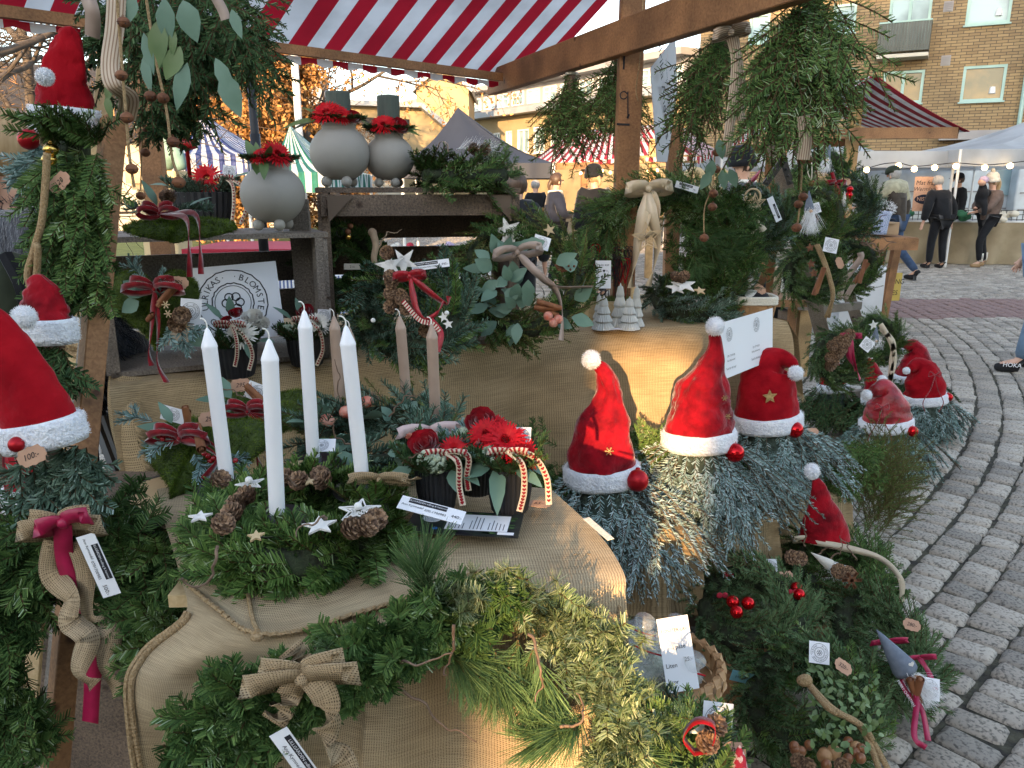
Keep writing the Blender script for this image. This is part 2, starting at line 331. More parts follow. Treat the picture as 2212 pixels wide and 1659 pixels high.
def brick_mat():
    m,nt,b=_new('brick_wall')
    tc=nt.nodes.new('ShaderNodeTexCoord');br=nt.nodes.new('ShaderNodeTexBrick')
    nt.links.new(tc.outputs['UV'],br.inputs['Vector'])
    br.inputs['Color1'].default_value=(.30,.215,.115,1);br.inputs['Color2'].default_value=(.20,.135,.072,1)
    br.inputs['Mortar'].default_value=(.075,.06,.045,1);br.inputs['Scale'].default_value=1
    br.inputs['Brick Width'].default_value=.34;br.inputs['Row Height'].default_value=.098;br.inputs['Mortar Size'].default_value=.011
    br.inputs['Bias'].default_value=-.2
    n=nt.nodes.new('ShaderNodeTexNoise');n.inputs['Scale'].default_value=.5;nt.links.new(tc.outputs['UV'],n.inputs['Vector'])
    n.inputs['Detail'].default_value=6
    r=ramp(nt,[(.3,(.8,.8,.8)),(.7,(1.15,1.12,1.05))]);nt.links.new(n.outputs['Fac'],r.inputs[0])
    mx=nt.nodes.new('ShaderNodeMix');mx.data_type='RGBA';mx.blend_type='MULTIPLY';mx.inputs[0].default_value=1
    nt.links.new(br.outputs['Color'],mx.inputs[6]);nt.links.new(r.outputs[0],mx.inputs[7]);nt.links.new(mx.outputs[2],b.inputs['Base Color'])
    b.inputs['Roughness'].default_value=.85
    bn=nt.nodes.new('ShaderNodeBump');bn.inputs['Strength'].default_value=.6;bn.inputs['Distance'].default_value=.01;bn.invert=True
    nt.links.new(br.outputs['Fac'],bn.inputs['Height']);nt.links.new(bn.outputs[0],b.inputs['Normal'])
brick_mat()

# ---------------------------------------------------------------- objects
COL=sc.collection
ROOT={}                      # object -> world location its meshes are relative to
def thing(name,label,cat,loc,group=None):
    o=bpy.data.objects.new(name,None);COL.objects.link(o);o.empty_display_size=.1
    o.location=loc;ROOT[o.name]=Vector(loc)
    o['label']=label;o['category']=cat
    if group:o['group']=group
    return o
def finish(me,name,matname,parent,origin=None):
    mats=matname if isinstance(matname,(list,tuple)) else [matname]
    for m in mats:me.materials.append(MATS[m])
    o=bpy.data.objects.new(name,me);COL.objects.link(o)
    if parent is not None:
        base=ROOT[parent.name];o.parent=parent;ROOT[o.name]=base
    else:
        base=Vector(origin) if origin is not None else Vector((0,0,0));o.location=base;ROOT[o.name]=base
    if base.length > 0:me.transform(Matrix.Translation(-base))
    return o
def tag(o,label,cat,group=None):
    o['label']=label;o['category']=cat
    if group:o['group']=group
    return o
def struct(o,kind='structure'):o['kind']=kind;return o

class MB:
    """collects faces, then links them as ONE mesh object"""
    def __init__(s):s.v=[];s.f=[];s.uv=[];s.mi=[];s.cur=0
    def face(s,idx,uv=None):
        s.f.append(idx);s.uv.append(uv);s.mi.append(s.cur)
    def quad(s,a,b,c,d,uv=None):
        i=len(s.v);s.v += [Vector(a),Vector(b),Vector(c),Vector(d)];s.face([i,i+1,i+2,i+3],uv)
    def poly(s,pts,uv=None):
        i=len(s.v);s.v += [Vector(p) for p in pts];s.face(list(range(i,i+len(pts))),uv)
    def beam(s,p0,p1,w,h,up=(0,0,1),chamfer=0):
        """box from p0 to p1, w across, h along up"""
        p0,p1=Vector(p0),Vector(p1);d=(p1-p0);L=d.length;d.normalize();up=Vector(up)
        r=d.cross(up)
        if r.length < 1e-4:r=d.cross(Vector((1,0,0)))
        r.normalize();u=r.cross(d).normalized();o=random.random()*5
        q=[(-w/2,-h/2),(w/2,-h/2),(w/2,h/2),(-w/2,h/2)]
        if chamfer:
            c=chamfer;q=[(-w/2+c,-h/2),(w/2-c,-h/2),(w/2,-h/2+c),(w/2,h/2-c),(w/2-c,h/2),(-w/2+c,h/2),(-w/2,h/2-c),(-w/2,-h/2+c)]
        i=len(s.v);n=len(q)
        for P in (p0,p1):
            for a,b in q:s.v.append(P+r*a+u*b)
        acc=0
        for k in range(n):
            k2=(k+1) % n;ww=math.hypot(q[k2][0]-q[k][0],q[k2][1]-q[k][1])
            s.face([i+k,i+k2,i+n+k2,i+n+k],[(o+acc,o),(o+acc+ww,o),(o+acc+ww,o+L),(o+acc,o+L)]);acc += ww
        s.face([i+n-1-k for k in range(n)],[(o+a,o+b) for a,b in reversed(q)])
        s.face([i+n+k for k in range(n)],[(o+a,o+b+1) for a,b in q])
    def box(s,c,sx,sy,sz,rotz=0):
        c=Vector(c);d=Vector((math.cos(rotz),math.sin(rotz),0))
        s.beam(c-d*sx/2,c+d*sx/2,sy,sz)
    def tube(s,path,r,seg=8,cap=True):
        P=[Vector(p) for p in path];n=len(P);i0=len(s.v)
        t=(P[1]-P[0]).normalized();a=t.cross(Vector((0,0,1)))
        if a.length < .05:a=t.cross(Vector((1,0,0)))
        a.normalize();acc=0
        for k in range(n):
            t=(P[min(k+1,n-1)]-P[max(k-1,0)]).normalized()
            a=(a-t*a.dot(t))
            if a.length < 1e-5:a=t.orthogonal()
            a.normalize();b=t.cross(a);rr=r(k/(n-1)) if callable(r) else r
            for j in range(seg):
                g=2*math.pi*j/seg;s.v.append(P[k]+(a*math.cos(g)+b*math.sin(g))*rr)
            if k:
                l=(P[k]-P[k-1]).length
                for j in range(seg):
                    j2=(j+1) % seg;u0,u1=j/seg*6.28*rr,(j+1)/seg*6.28*rr
                    s.face([i0+(k-1)*seg+j,i0+(k-1)*seg+j2,i0+k*seg+j2,i0+k*seg+j],[(u0,acc),(u1,acc),(u1,acc+l),(u0,acc+l)])
                acc += l
        if cap:
            s.face([i0+seg-1-j for j in range(seg)]);s.face([i0+(n-1)*seg+j for j in range(seg)])
    def lathe(s,prof,base,axis=(0,0,1),seg=24,ribs=0,ribd=0):
        base=Vector(base);ax=nz(axis);a=ax.orthogonal().normalized();b=ax.cross(a);i0=len(s.v);n=len(prof)
        for (r,z) in prof:
            for j in range(seg):
                g=2*math.pi*j/seg;rr=r*(1+(ribd*(1 if (j % 2) else-1) if ribs else 0))
                s.v.append(base+ax*z+(a*math.cos(g)+b*math.sin(g))*rr)
        for k in range(n-1):
            for j in range(seg):
                j2=(j+1) % seg;s.face([i0+k*seg+j,i0+k*seg+j2,i0+(k+1)*seg+j2,i0+(k+1)*seg+j])
        if prof[0][0] > 1e-5:s.face([i0+seg-1-j for j in range(seg)])
        if prof[-1][0] > 1e-5:s.face([i0+(n-1)*seg+j for j in range(seg)])
    def ball(s,c,r,seg=14,rings=9,sq=(1,1,1),amp=0,ns=8):
        c=Vector(c);i0=len(s.v)
        for k in range(rings+1):
            th=math.pi*k/rings
            for j in range(seg):
                g=2*math.pi*j/seg;d=Vector((math.sin(th)*math.cos(g),math.sin(th)*math.sin(g),math.cos(th)))
                q=r*(1+(amp*noise.noise(d*ns+c*7) if amp else 0));s.v.append(c+Vector((d.x*q*sq[0],d.y*q*sq[1],d.z*q*sq[2])))
        for k in range(rings):
            for j in range(seg):
                j2=(j+1) % seg;s.face([i0+k*seg+j,i0+(k+1)*seg+j,i0+(k+1)*seg+j2,i0+k*seg+j2])
    def strip(s,path,width,side,thick=.0006,curl=0,wfun=None):
        """ribbon along path; side = one vector or a list"""
        P=[Vector(p) for p in path];n=len(P);i0=len(s.v);acc=0
        for k in range(n):
            sd_=Vector(side[k] if isinstance(side,list) else side)
            t=(P[min(k+1,n-1)]-P[max(k-1,0)]).normalized()
            sd_=sd_-t*sd_.dot(t)
            if sd_.length < 1e-4:sd_=t.orthogonal()
            sd_.normalize();ww=width*(wfun(k/(n-1)) if wfun else 1);nn=t.cross(sd_)*thick
            s.v += [P[k]-sd_*ww/2+nn,P[k]+sd_*ww/2+nn,P[k]+sd_*ww/2-nn,P[k]-sd_*ww/2-nn]
            if k:
                l=(P[k]-P[k-1]).length;a=i0+(k-1)*4;b=i0+k*4
                s.face([a,a+1,b+1,b],[(acc,0),(acc,width),(acc+l,width),(acc+l,0)])
                s.face([a+2,a+3,b+3,b+2],[(acc,width),(acc,0),(acc+l,0),(acc+l,width)])
                s.face([a+1,a+2,b+2,b+1]);s.face([a+3,a,b,b+3]);acc += l
    def prism(s,outline,thick,n=None):
        """extrude a planar outline by thick along n"""
        P=[Vector(p) for p in outline]
        if n is None:n=(P[1]-P[0]).cross(P[2]-P[0])
        n=nz(n)*thick;i=len(s.v);k=len(P);s.v += P+[p+n for p in P]
        s.face([i+k-1-j for j in range(k)],None);s.face([i+k+j for j in range(k)],None)
        for j in range(k):
            j2=(j+1) % k;s.face([i+j,i+j2,i+k+j2,i+k+j])
    def grid(s,fn,nu,nv,us=1,vs_=1,closed=False):
        i0=len(s.v);Pm=[[Vector(fn(i/nu,j/nv)) for i in range(nu+1)] for j in range(nv+1)]
        for row in Pm:s.v += row
        for j in range(nv):
            for i in range(nu):
                a=i0+j*(nu+1)+i
                s.face([a,a+1,a+nu+2,a+nu+1],[(i/nu*us,j/nv*vs_),((i+1)/nu*us,j/nv*vs_),((i+1)/nu*us,(j+1)/nv*vs_),(i/nu*us,(j+1)/nv*vs_)])
        return Pm
    def build(s,name,matname,parent=None,smooth=False,origin=None,solid=0,bevel=0):
        me=bpy.data.meshes.new(name);me.from_pydata([tuple(v) for v in s.v],[],s.f)
        if any(u is not None for u in s.uv):
            ul=me.uv_layers.new(name='UVMap');flat=[]
            for f,u in zip(s.f,s.uv):
                for k in range(len(f)):flat += list(u[k]) if u else [s.v[f[k]].x+s.v[f[k]].y,s.v[f[k]].z]
            ul.data.foreach_set('uv',flat)
        if s.cur or any(s.mi):me.polygons.foreach_set('material_index',s.mi)
        if smooth:me.polygons.foreach_set('use_smooth',[True]*len(me.polygons))
        me.update();o=finish(me,name,matname,parent,origin)
        if solid or bevel:
            if solid:
                md=o.modifiers.new('solid','SOLIDIFY');md.thickness=solid;md.offset=0
            if bevel:
                md=o.modifiers.new('bevel','BEVEL');md.width=bevel;md.segments=2
        return o

def skin_mesh(verts,edges,radii,root,name,matname,parent,sub=1):
    """one smooth continuous surface grown round a skeleton"""
    me=bpy.data.meshes.new(name);me.from_pydata([tuple(v) for v in verts],edges,[])
    o=bpy.data.objects.new(name,me);COL.objects.link(o)
    md=o.modifiers.new('s','SKIN');md.use_smooth_shade=True
    for i,r in enumerate(radii):
        r2=r if isinstance(r,tuple) else (r,r)
        me.skin_vertices[0].data[i].radius=r2;me.skin_vertices[0].data[i].use_root=(i == root)
    sb=o.modifiers.new('b','SUBSURF');sb.levels=sub;sb.render_levels=sub
    dg=bpy.context.evaluated_depsgraph_get();new=bpy.data.meshes.new_from_object(o.evaluated_get(dg))
    bpy.data.objects.remove(o);bpy.data.meshes.remove(me)
    new.materials.clear();new.polygons.foreach_set('use_smooth',[True]*len(new.polygons))
    return finish(new,name,matname,parent)

# ---------------------------------------------------------------- needles
def _n(a):return a/np.maximum(np.linalg.norm(a,axis=-1,keepdims=True),1e-9)
class Fol:
    def __init__(s):s.v=[];s.t=[]
    def add(s,base,d,ln,wd,wv,tint,tip=.55):
        """base,d,wv (N,3); ln,wd,tint (N,)"""
        base=base.reshape(-1,3);d=d.reshape(-1,3);wv=wv.reshape(-1,3)
        ln=np.broadcast_to(ln,base.shape[:1]).reshape(-1,1);wd=np.broadcast_to(wd,base.shape[:1]).reshape(-1,1)
        tp=base+d*ln;h=wv*wd*.5
        q=np.stack([base-h*.8,base+h*.8,tp+h*tip,tp-h*tip],1)
        s.v.append(q.astype(np.float32));s.t.append(np.repeat(np.broadcast_to(tint,base.shape[:1]).astype(np.float32),4))
    def sprigs(s,B,D,U,L,n=50,nl=.018,wd=.0021,flat=.7,fwd=.5,droop=0.0,tint=.5,tv=.18,taper=.4,stem=.0016,vup=.35,trange=(0.0,1.0),tip=.55):
        B=np.asarray(B,float).reshape(-1,3);S=len(B)
        D=_n(np.broadcast_to(np.asarray(D,float),B.shape));U=np.broadcast_to(np.asarray(U,float),B.shape)
        L=np.broadcast_to(np.asarray(L,float),(S,)).reshape(S,1,1)
        R=_n(np.cross(D,U));U=_n(np.cross(R,D))
        g=np.array([0,0,-1.0])
        t=(np.arange(n)[None,:]+rng.random((S,n)))/n;t=trange[0]+t*(trange[1]-trange[0]);t=t[:,:,None]
        bend=rng.normal(0,.06,(S,1,1))*R[:,None]
        pos=B[:,None]+D[:,None]*L*t+(g*droop+bend)*L*t*t
        tan=_n(D[:,None]+2*(g*droop+bend)*t)
        sp=1.5*(1-flat)+.18
        sgn=rng.integers(0,2,(S,n,1))
        a=np.where(sgn == 1,math.pi-vup,vup)+rng.normal(0,sp,(S,n,1))
        side=R[:,None]*np.cos(a)+U[:,None]*np.sin(a)
        nd=_n(side+tan*(fwd+.9*t*fwd+rng.normal(0,.07,(S,n,1))))
        ln=nl*(1-taper*t[:,:,0] ** 2)*(.8+.35*rng.random((S,n)))
        nn=np.cross(tan,side);wv=_n(np.cross(nd,nn))
        ti=np.broadcast_to(np.asarray(tint,float),(S,)).reshape(S,1)+rng.normal(0,tv,(S,n))
        s.add(pos.reshape(-1,3),nd.reshape(-1,3),ln.reshape(-1),wd,wv.reshape(-1,3),np.clip(ti,.13,1).reshape(-1),tip)
        if stem:
            m=4;tt=np.linspace(0,1,m+1)[None,:,None]
            P=B[:,None]+D[:,None]*L*tt+(g*droop+bend)*L*tt*tt
            for w_ in (R,U):
                a0=P[:,:-1].reshape(-1,3);dd=(P[:,1:]-P[:,:-1]).reshape(-1,3);l=np.linalg.norm(dd,axis=1)
                s.add(a0,_n(dd),l,stem*2,np.repeat(w_[:,None],m,1).reshape(-1,3),.03,1)
        return
    def branch(s,B,D,U,L,k=3,sub=.55,ang=.8,**kw):
        """each branch with k pairs of side shoots in its plane"""
        B=np.asarray(B,float).reshape(-1,3);S=len(B);D=_n(np.broadcast_to(np.asarray(D,float),B.shape));U=np.broadcast_to(np.asarray(U,float),B.shape)
        L=np.broadcast_to(np.asarray(L,float),(S,));R=_n(np.cross(D,U));dr=kw.get('droop',0)
        s.sprigs(B,D,U,L,**kw)
        n=kw.pop('n',50);g=np.array([0,0,-1.0]);kw2=dict(kw);kw2['n']=max(8,int(n*sub))
        for i in range(k):
            f=.12+.66*(i+.5)/k
            for sg in (-1,1):
                ff=f+rng.normal(0,.03,(S,1));Ls=L*sub*(1.15-.75*f)*(.8+.4*rng.random(S))
                P=B+D*(L[:,None]*ff)+g*dr*L[:,None]*ff ** 2
                an=ang*(.85+.3*rng.random((S,1)));d2=_n(_n(D+2*g*dr*ff)*np.cos(an)+R*sg*np.sin(an)+rng.normal(0,.08,(S,3)))
                s.sprigs(P,d2,U,Ls,**kw2)
    def build(s,name,matname,parent=None,origin=None):
        v=np.concatenate(s.v);q=len(v);t=np.concatenate(s.t)
        me=bpy.data.meshes.new(name);me.vertices.add(q*4);me.vertices.foreach_set('co',v.reshape(-1))
        me.loops.add(q*4);me.loops.foreach_set('vertex_index',np.arange(q*4,dtype=np.int32))
        me.polygons.add(q);me.polygons.foreach_set('loop_start',np.arange(0,q*4,4,dtype=np.int32))
        me.update(calc_edges=True)
        at=me.attributes.new('tint','FLOAT','POINT');at.data.foreach_set('value',t)
        return finish(me,name,matname,parent,origin)
SPEC=dict(   # needle habits
    fir=dict(mat='fir',n=60,nl=.020,wd=.0031,flat=.86,fwd=.5,vup=.35),
    fresh=dict(mat='fir_fresh',n=50,nl=.020,wd=.0025,flat=.82,fwd=.5,vup=.4),
    noble=dict(mat='noble',n=54,nl=.020,wd=.0032,flat=.6,fwd=.55,vup=.6),
    blue=dict(mat='blue_spruce',n=54,nl=.017,wd=.0032,flat=.7,fwd=.8,vup=.4),
    spruce=dict(mat='spruce',n=60,nl=.017,wd=.0032,flat=.75,fwd=.7,vup=.4),
    pine=dict(mat='pine',n=60,nl=.075,wd=.0015,flat=.1,fwd=1.3,vup=.4,taper=.1),
    juniper=dict(mat='juniper',n=50,nl=.013,wd=.0017,flat=.05,fwd=.8,vup=.3),
)
def sp(kind,**kw):
    d=dict(SPEC[kind]);m=d.pop('mat');d.update(kw);return d,m
def rnd_unit(n):return _n(rng.normal(size=(n,3)))
def wreath_fol(F,c,R,r,normal,up=(0,0,1),kind='fir',count=110,L=.1,a0=0,a1=2*math.pi,tint=.5,out=.55,lift=.5,squash=1,sgn=1,**kw):
    """shoots bound round a ring: along the ring, out of it and up from it"""
    d,m=sp(kind,**kw);n=nz(normal);u=Vector(up);x=u.cross(n)
    if x.length < 1e-3:x=Vector((1,0,0))
    x.normalize();y=n.cross(x).normalized();x,y,n,c=[np.array(q) for q in (x,y,n,c)]
    ph=a0+(a1-a0)*(np.arange(count)+rng.random(count))/count;tb=rng.random(count)*2*math.pi
    rd=x*np.cos(ph)[:,None]+y*np.sin(ph)[:,None]*1.0;tg=(-x*np.sin(ph)[:,None]+y*np.cos(ph)[:,None])*sgn
    od=rd*np.cos(tb)[:,None]+n*(np.sin(tb)[:,None])
    ctr=x*np.cos(ph)[:,None]*R+y*np.sin(ph)[:,None]*R*squash
    B=c+ctr+od*r*.55*rng.random((count,1)) ** .4-tg*L*.3
    D=_n(tg*.8+od*out+n*lift*.35+rng.normal(0,.22,(count,3)))
    ti=tint+rng.normal(0,.12,count)
    F.sprigs(B,D,n+od*.8,L*(.7+.6*rng.random(count)),tint=ti,**d)
    return m,(Vector(x),Vector(y),Vector(n))
def ring_mesh(parent,c,R,r,normal,up=(0,0,1),a0=0,a1=2*math.pi,squash=1,matname='wreath_core'):
    n=nz(normal);x=Vector(up).cross(n)
    if x.length < 1e-3:x=Vector((1,0,0))
    x.normalize();y=n.cross(x).normalized();M=MB()
    M.tube([Vector(c)+x*math.cos(a)*R+y*math.sin(a)*R*squash for a in np.linspace(a0,a1,33)],r*.8,10,cap=abs(a1-a0) < 6.2)
    M.build('wreath_core',matname,parent,smooth=True)
mat('wreath_core',(.03,.045,.018),(.018,.02,.01),rough=.95,scale=60,bump=1)
mat('gnome_core',(.07,.10,.08),(.03,.045,.035),rough=.95,scale=60,bump=1)

def fuzz(F,P,Nn,ln,wd=.0012,tint=.7,jit=.5):
    P=np.asarray(P);k=len(P);d=_n(np.asarray(Nn)+rng.normal(0,jit,(k,3)));wv=_n(np.cross(d,rnd_unit(k)))
    F.add(P,d,ln*(.6+.7*rng.random(k)),wd,wv,np.clip(tint+rng.normal(0,.2,k),0,1),.3)
def mossy(F,fn,n,ln=.007,wd=.0016,tint=.5):
    P=[];Q=[]
    for _ in range(n):
        p,q=fn(random.random(),random.random());P.append(p);Q.append(q)
    fuzz(F,np.array(P),np.array(Q),ln,wd,np.clip(tint+rng.normal(0,.22,n),0,1),.7)
def leaf(M,base,d,up,L,w,fold=.15,bend=.2):
    d=nz(d);up=Vector(up);r=d.cross(up)
    if r.length < 1e-3:r=d.orthogonal()
    r.normalize();n=r.cross(d).normalized();i=len(M.v);prof=[(0,0),(.12,.45),(.35,.95),(.6,.85),(.85,.4),(1,.02)]
    for t,ww in prof:
        c=Vector(base)+d*L*t-n*bend*L*t*t;h=w/2*ww
        M.v += [c-r*h+n*fold*h,c,c+r*h+n*fold*h]
    for k in range(5):
        a=i+k*3;b=a+3;M.face([a,a+1,b+1,b]);M.face([a+1,a+2,b+2,b+1])

# ---------------------------------------------------------------- writing
_tc={}
def glyphs(txt,align='CENTER'):
    key=(txt,align)
    if key not in _tc:
        cu=bpy.data.curves.new('t','FONT');cu.body=txt;cu.align_x=align;cu.align_y='CENTER';cu.resolution_u=2
        o=bpy.data.objects.new('t',cu);COL.objects.link(o);bpy.context.view_layer.update()
        dg=bpy.context.evaluated_depsgraph_get();me=bpy.data.meshes.new_from_object(o.evaluated_get(dg))
        _tc[key]=([v.co.copy() for v in me.vertices],[list(p.vertices) for p in me.polygons])
        bpy.data.objects.remove(o);bpy.data.curves.remove(cu);bpy.data.meshes.remove(me)
    return _tc[key]
class Card:
    """flat frame: origin o, x and y directions on it, n towards the reader"""
    def __init__(s,o,x,y):
        s.o=Vector(o);s.x=nz(x);y=Vector(y);s.y=(y-s.x*y.dot(s.x)).normalized();s.n=s.x.cross(s.y)
    def p(s,u,v,h=0):return s.o+s.x*u+s.y*v+s.n*h
    def write(s,M,txt,u,v,size,h=.0007,align='CENTER',slant=0,bold=0):
        vs_,fs=glyphs(txt,align);i=len(M.v)
        M.v += [s.p(u+(c.x+slant*c.y)*size,v+c.y*size,h) for c in vs_]
        for f in fs:M.face([i+k for k in f])
    def arc(s,M,txt,u,v,R,a0,a1,size,h=.0007):
        n=len(txt)
        for k,ch in enumerate(txt):
            if ch == ' ':continue
            a=lerp(a0,a1,k/(n-1));vs_,fs=glyphs(ch);i=len(M.v);ca,sa=math.cos(a-math.pi/2),math.sin(a-math.pi/2)
            for c in vs_:
                X,Y_=c.x*size,c.y*size
                M.v.append(s.p(u+R*math.cos(a)+X*ca-Y_*sa,v+R*math.sin(a)+X*sa+Y_*ca,h))
            for f in fs:M.face([i+q for q in f])
    def ring(s,M,u,v,R,t,h=.0007,a0=0,a1=2*math.pi,seg=40,sy=1,wob=0):
        for k in range(seg):
            a,b=lerp(a0,a1,k/seg),lerp(a0,a1,(k+1)/seg)
            f=lambda q,r_:s.p(u+(r_+wob*math.sin(q*23))*math.cos(q),v+(r_+wob*math.sin(q*23))*math.sin(q)*sy,h)
            M.quad(f(a,R-t/2),f(a,R+t/2),f(b,R+t/2),f(b,R-t/2))
    def rect(s,M,u0,v0,u1,v1,h=.0005):
        M.quad(s.p(u0,v0,h),s.p(u1,v0,h),s.p(u1,v1,h),s.p(u0,v1,h))
    def slab(s,M,u0,v0,u1,v1,th=.0008):
        M.prism([s.p(u0,v0,-th),s.p(u1,v0,-th),s.p(u1,v1,-th),s.p(u0,v1,-th)],th,s.n)
    def logo(s,M,u,v,R,h=.0007):
        s.ring(M,u,v,R,R*.035,h,a0=rad(-150),a1=rad(200),wob=R*.012);s.ring(M,u,v,R*.60,R*.035,h,wob=R*.015);s.ring(M,u,v,R*.52,R*.02,h)
        s.arc(M,'ULRIKAS·',u,v,R*.80,rad(185),rad(105),R*.27,h)
        s.arc(M,'·BLOMSTERVERKSTAD',u,v,R*.80,rad(80),rad(-140),R*.27,h)
        for k in range(6):s.ring(M,u+R*.2*math.cos(k*math.pi/3),v+R*.2*math.sin(k*math.pi/3),R*.12,R*.035,h,seg=14)
        s.ring(M,u,v,R*.09,R*.03,h,seg=12)
def paper_tag(parent,o,x,y,w,h,texts=(),logo=False,matname='paper',name='paper_tag',bar=None,curl=0):
    c=Card(o,x,y);M=MB();c.slab(M,-w/2,-h/2,w/2,h/2);t=M.build(name,matname,parent)
    if bar:
        B=MB();c.rect(B,*bar[:4],h=.0004);B.build('black_bar','ink',t)
        B=MB();c.write(B,bar[4],(bar[0]+bar[2])/2,(bar[1]+bar[3])/2,bar[5],h=.0009);B.build('lettering','white_ink',t)
    M=MB()
    if logo:c.logo(M,0,0,min(w,h)*.42)
    for (s_,u,v,sz) in texts:c.write(M,s_,u,v,sz)
    if M.v:M.build('lettering','ink',t)
    return t
def kraft_tag(parent,o,x,y,w,price):
    c=Card(o,x,y);M=MB();h=w*.56
    pts=[(-.5,-.2),(-.5,.2),(-.42,.28),(-.36,.5),(-.1,.5),(0,.56),(.1,.5),(.36,.5),(.42,.28),(.5,.2),(.5,-.2),(.42,-.28),(.36,-.5),(.1,-.5),(0,-.56),(-.1,-.5),(-.36,-.5),(-.42,-.28)]
    M.prism([c.p(a*w,b*h,-.0008) for a,b in reversed(pts)],.0008,c.n);t=M.build('price_tag','kraft',parent)
    if price:M=MB();c.write(M,price,0,0,h*.5,slant=.3);M.build('lettering','ink',t)
    return t

# ---------------------------------------------------------------- decorations
def star(M,c,R,x,y,th=.004,inner=.42,a=0):
    c=Vector(c);x=nz(x);y=Vector(y);y=(y-x*y.dot(x)).normalized()
    pts=[]
    for k in range(10):
        r=R if k % 2 == 0 else R*inner;g=math.pi/2+k*math.pi/5+a;pts.append(c+x*r*math.cos(g)+y*r*math.sin(g))
    n=x.cross(y);M.prism([p-n*th/2 for p in pts],th,n)
def lattice_star(M,c,R,x,y,a=0,th=.0016):
    c=Vector(c);x=nz(x);y=Vector(y);y=(y-x*y.dot(x)).normalized()
    def P(r,g):return c+x*r*math.cos(g+a)+y*r*math.sin(g+a)
    n=x.cross(y);pts=[P(R if k % 2 == 0 else R*.42,math.pi/2+k*math.pi/5) for k in range(10)]
    for k in range(10):M.beam(pts[k],pts[(k+1) % 10],R*.06,th,n)
    for k in range(10):
        M.beam(c.lerp(pts[k],.25),c.lerp(pts[k],.98),R*.035,th*.8,n)
        for f in (.3,.55,.8):
            if f < .6 or k % 2 == 0:M.beam(c.lerp(pts[k],f),c.lerp(pts[(k+1) % 10],f if k % 2 else min(1,f*1.1)),R*.035,th*.8,n)
def cone(M,c,d,L=.045,r=.017):
    """open pine cone: rows of scales"""
    c=Vector(c);d=nz(d);a=d.orthogonal().normalized();b=d.cross(a)
    M.lathe([(.001,0),(r*.6,L*.2),(r*.6,L*.6),(.001,L)],c,d,8)
    for k in range(38):
        t=k/38;z=L*(.05+.9*t);rr=r*math.sin(math.pi*min(1,.18+.75*t)) ** .7;g=k*2.4
        o=a*math.cos(g)+b*math.sin(g);s_=d.cross(o);p=c+d*z+o*rr*.35;q=c+d*(z+L*.20)+o*rr*1.12
        w_=rr*.55;M.quad(p-s_*w_*.6,p+s_*w_*.6,q+s_*w_,q-s_*w_);M.poly([q-s_*w_,q+s_*w_,q+d*L*.03+o*r*.28])
def bow(M,c,size,right,up,n,width,tails=(),loops=1,droop=.15):
    """two loops and optional tails (lists of points) of ribbon"""
    c=Vector(c);R_,U_,n=nz(right),nz(up),nz(n)
    for lp in range(loops):
        k=1-.28*lp;lift=.28*lp
        for sg in (-1,1):
            pts=[]
            for i in range(13):
                t=i/12;g=t*2*math.pi
                pts.append(c+R_*sg*size*k*.5*(1-math.cos(g))+U_*size*(.13*math.sin(g)+(lift+.12)*math.sin(math.pi*t)-droop*math.sin(math.pi*t) ** 2)+n*size*(.14*math.sin(math.pi*t)+.26*math.sin(g)))
            M.strip(pts,width,[nz(U_+n*.45-R_*sg*.35)]*13,wfun=lambda t:.45+.55*math.sin(math.pi*min(1,max(0,t))) ** .5)
    M.ball(c+n*width*.15,width*.36,8,6)
    for tl in tails:
        pts=catmull([c]+[Vector(p) for p in tl],18)
        M.strip(pts,width,[nz(R_*math.cos(q*2.2)+n*math.sin(q*2.2)*.8+U_*.1) for q in np.linspace(0,1,19)],wfun=lambda t:min(1,.35+t*4))
def curl_tail(c,dirn,L,n,right,turns=2.5,amp=.02):
    """points of a hanging tail that waves"""
    c=Vector(c);d=nz(dirn);return [c+d*L*t+nz(right)*amp*math.sin(t*turns*2*math.pi)+nz(n)*amp*.7*math.cos(t*turns*2*math.pi) for t in np.linspace(.12,1,9)]
def rose(M,c,r,n=(0,-.4,1)):
    c=Vector(c);n=nz(n);a=n.orthogonal().normalized();b=n.cross(a)
    for k in range(17):
        t=k/16;g=k*2.4;o=a*math.cos(g)+b*math.sin(g);s_=n.cross(o);rr=r*(.18+.8*t);h=r*(.75-.35*t)
        p=c+o*rr*.4-n*r*.3;w_=r*(.34+.34*t);tip=c+o*rr+n*h*.8;mid=c+o*rr*.95+n*h*.2
        i=len(M.v);M.v += [p-s_*w_*.4,p+s_*w_*.4,mid-s_*w_-o*r*.12,mid+s_*w_-o*r*.12,tip-s_*w_*.7,tip+s_*w_*.7,mid+o*r*.1,tip+o*r*.15-n*r*.04]
        M.face([i,i+1,i+6]);M.face([i,i+6,i+2]);M.face([i+1,i+3,i+6]);M.face([i+2,i+6,i+7,i+4]);M.face([i+6,i+3,i+5,i+7])
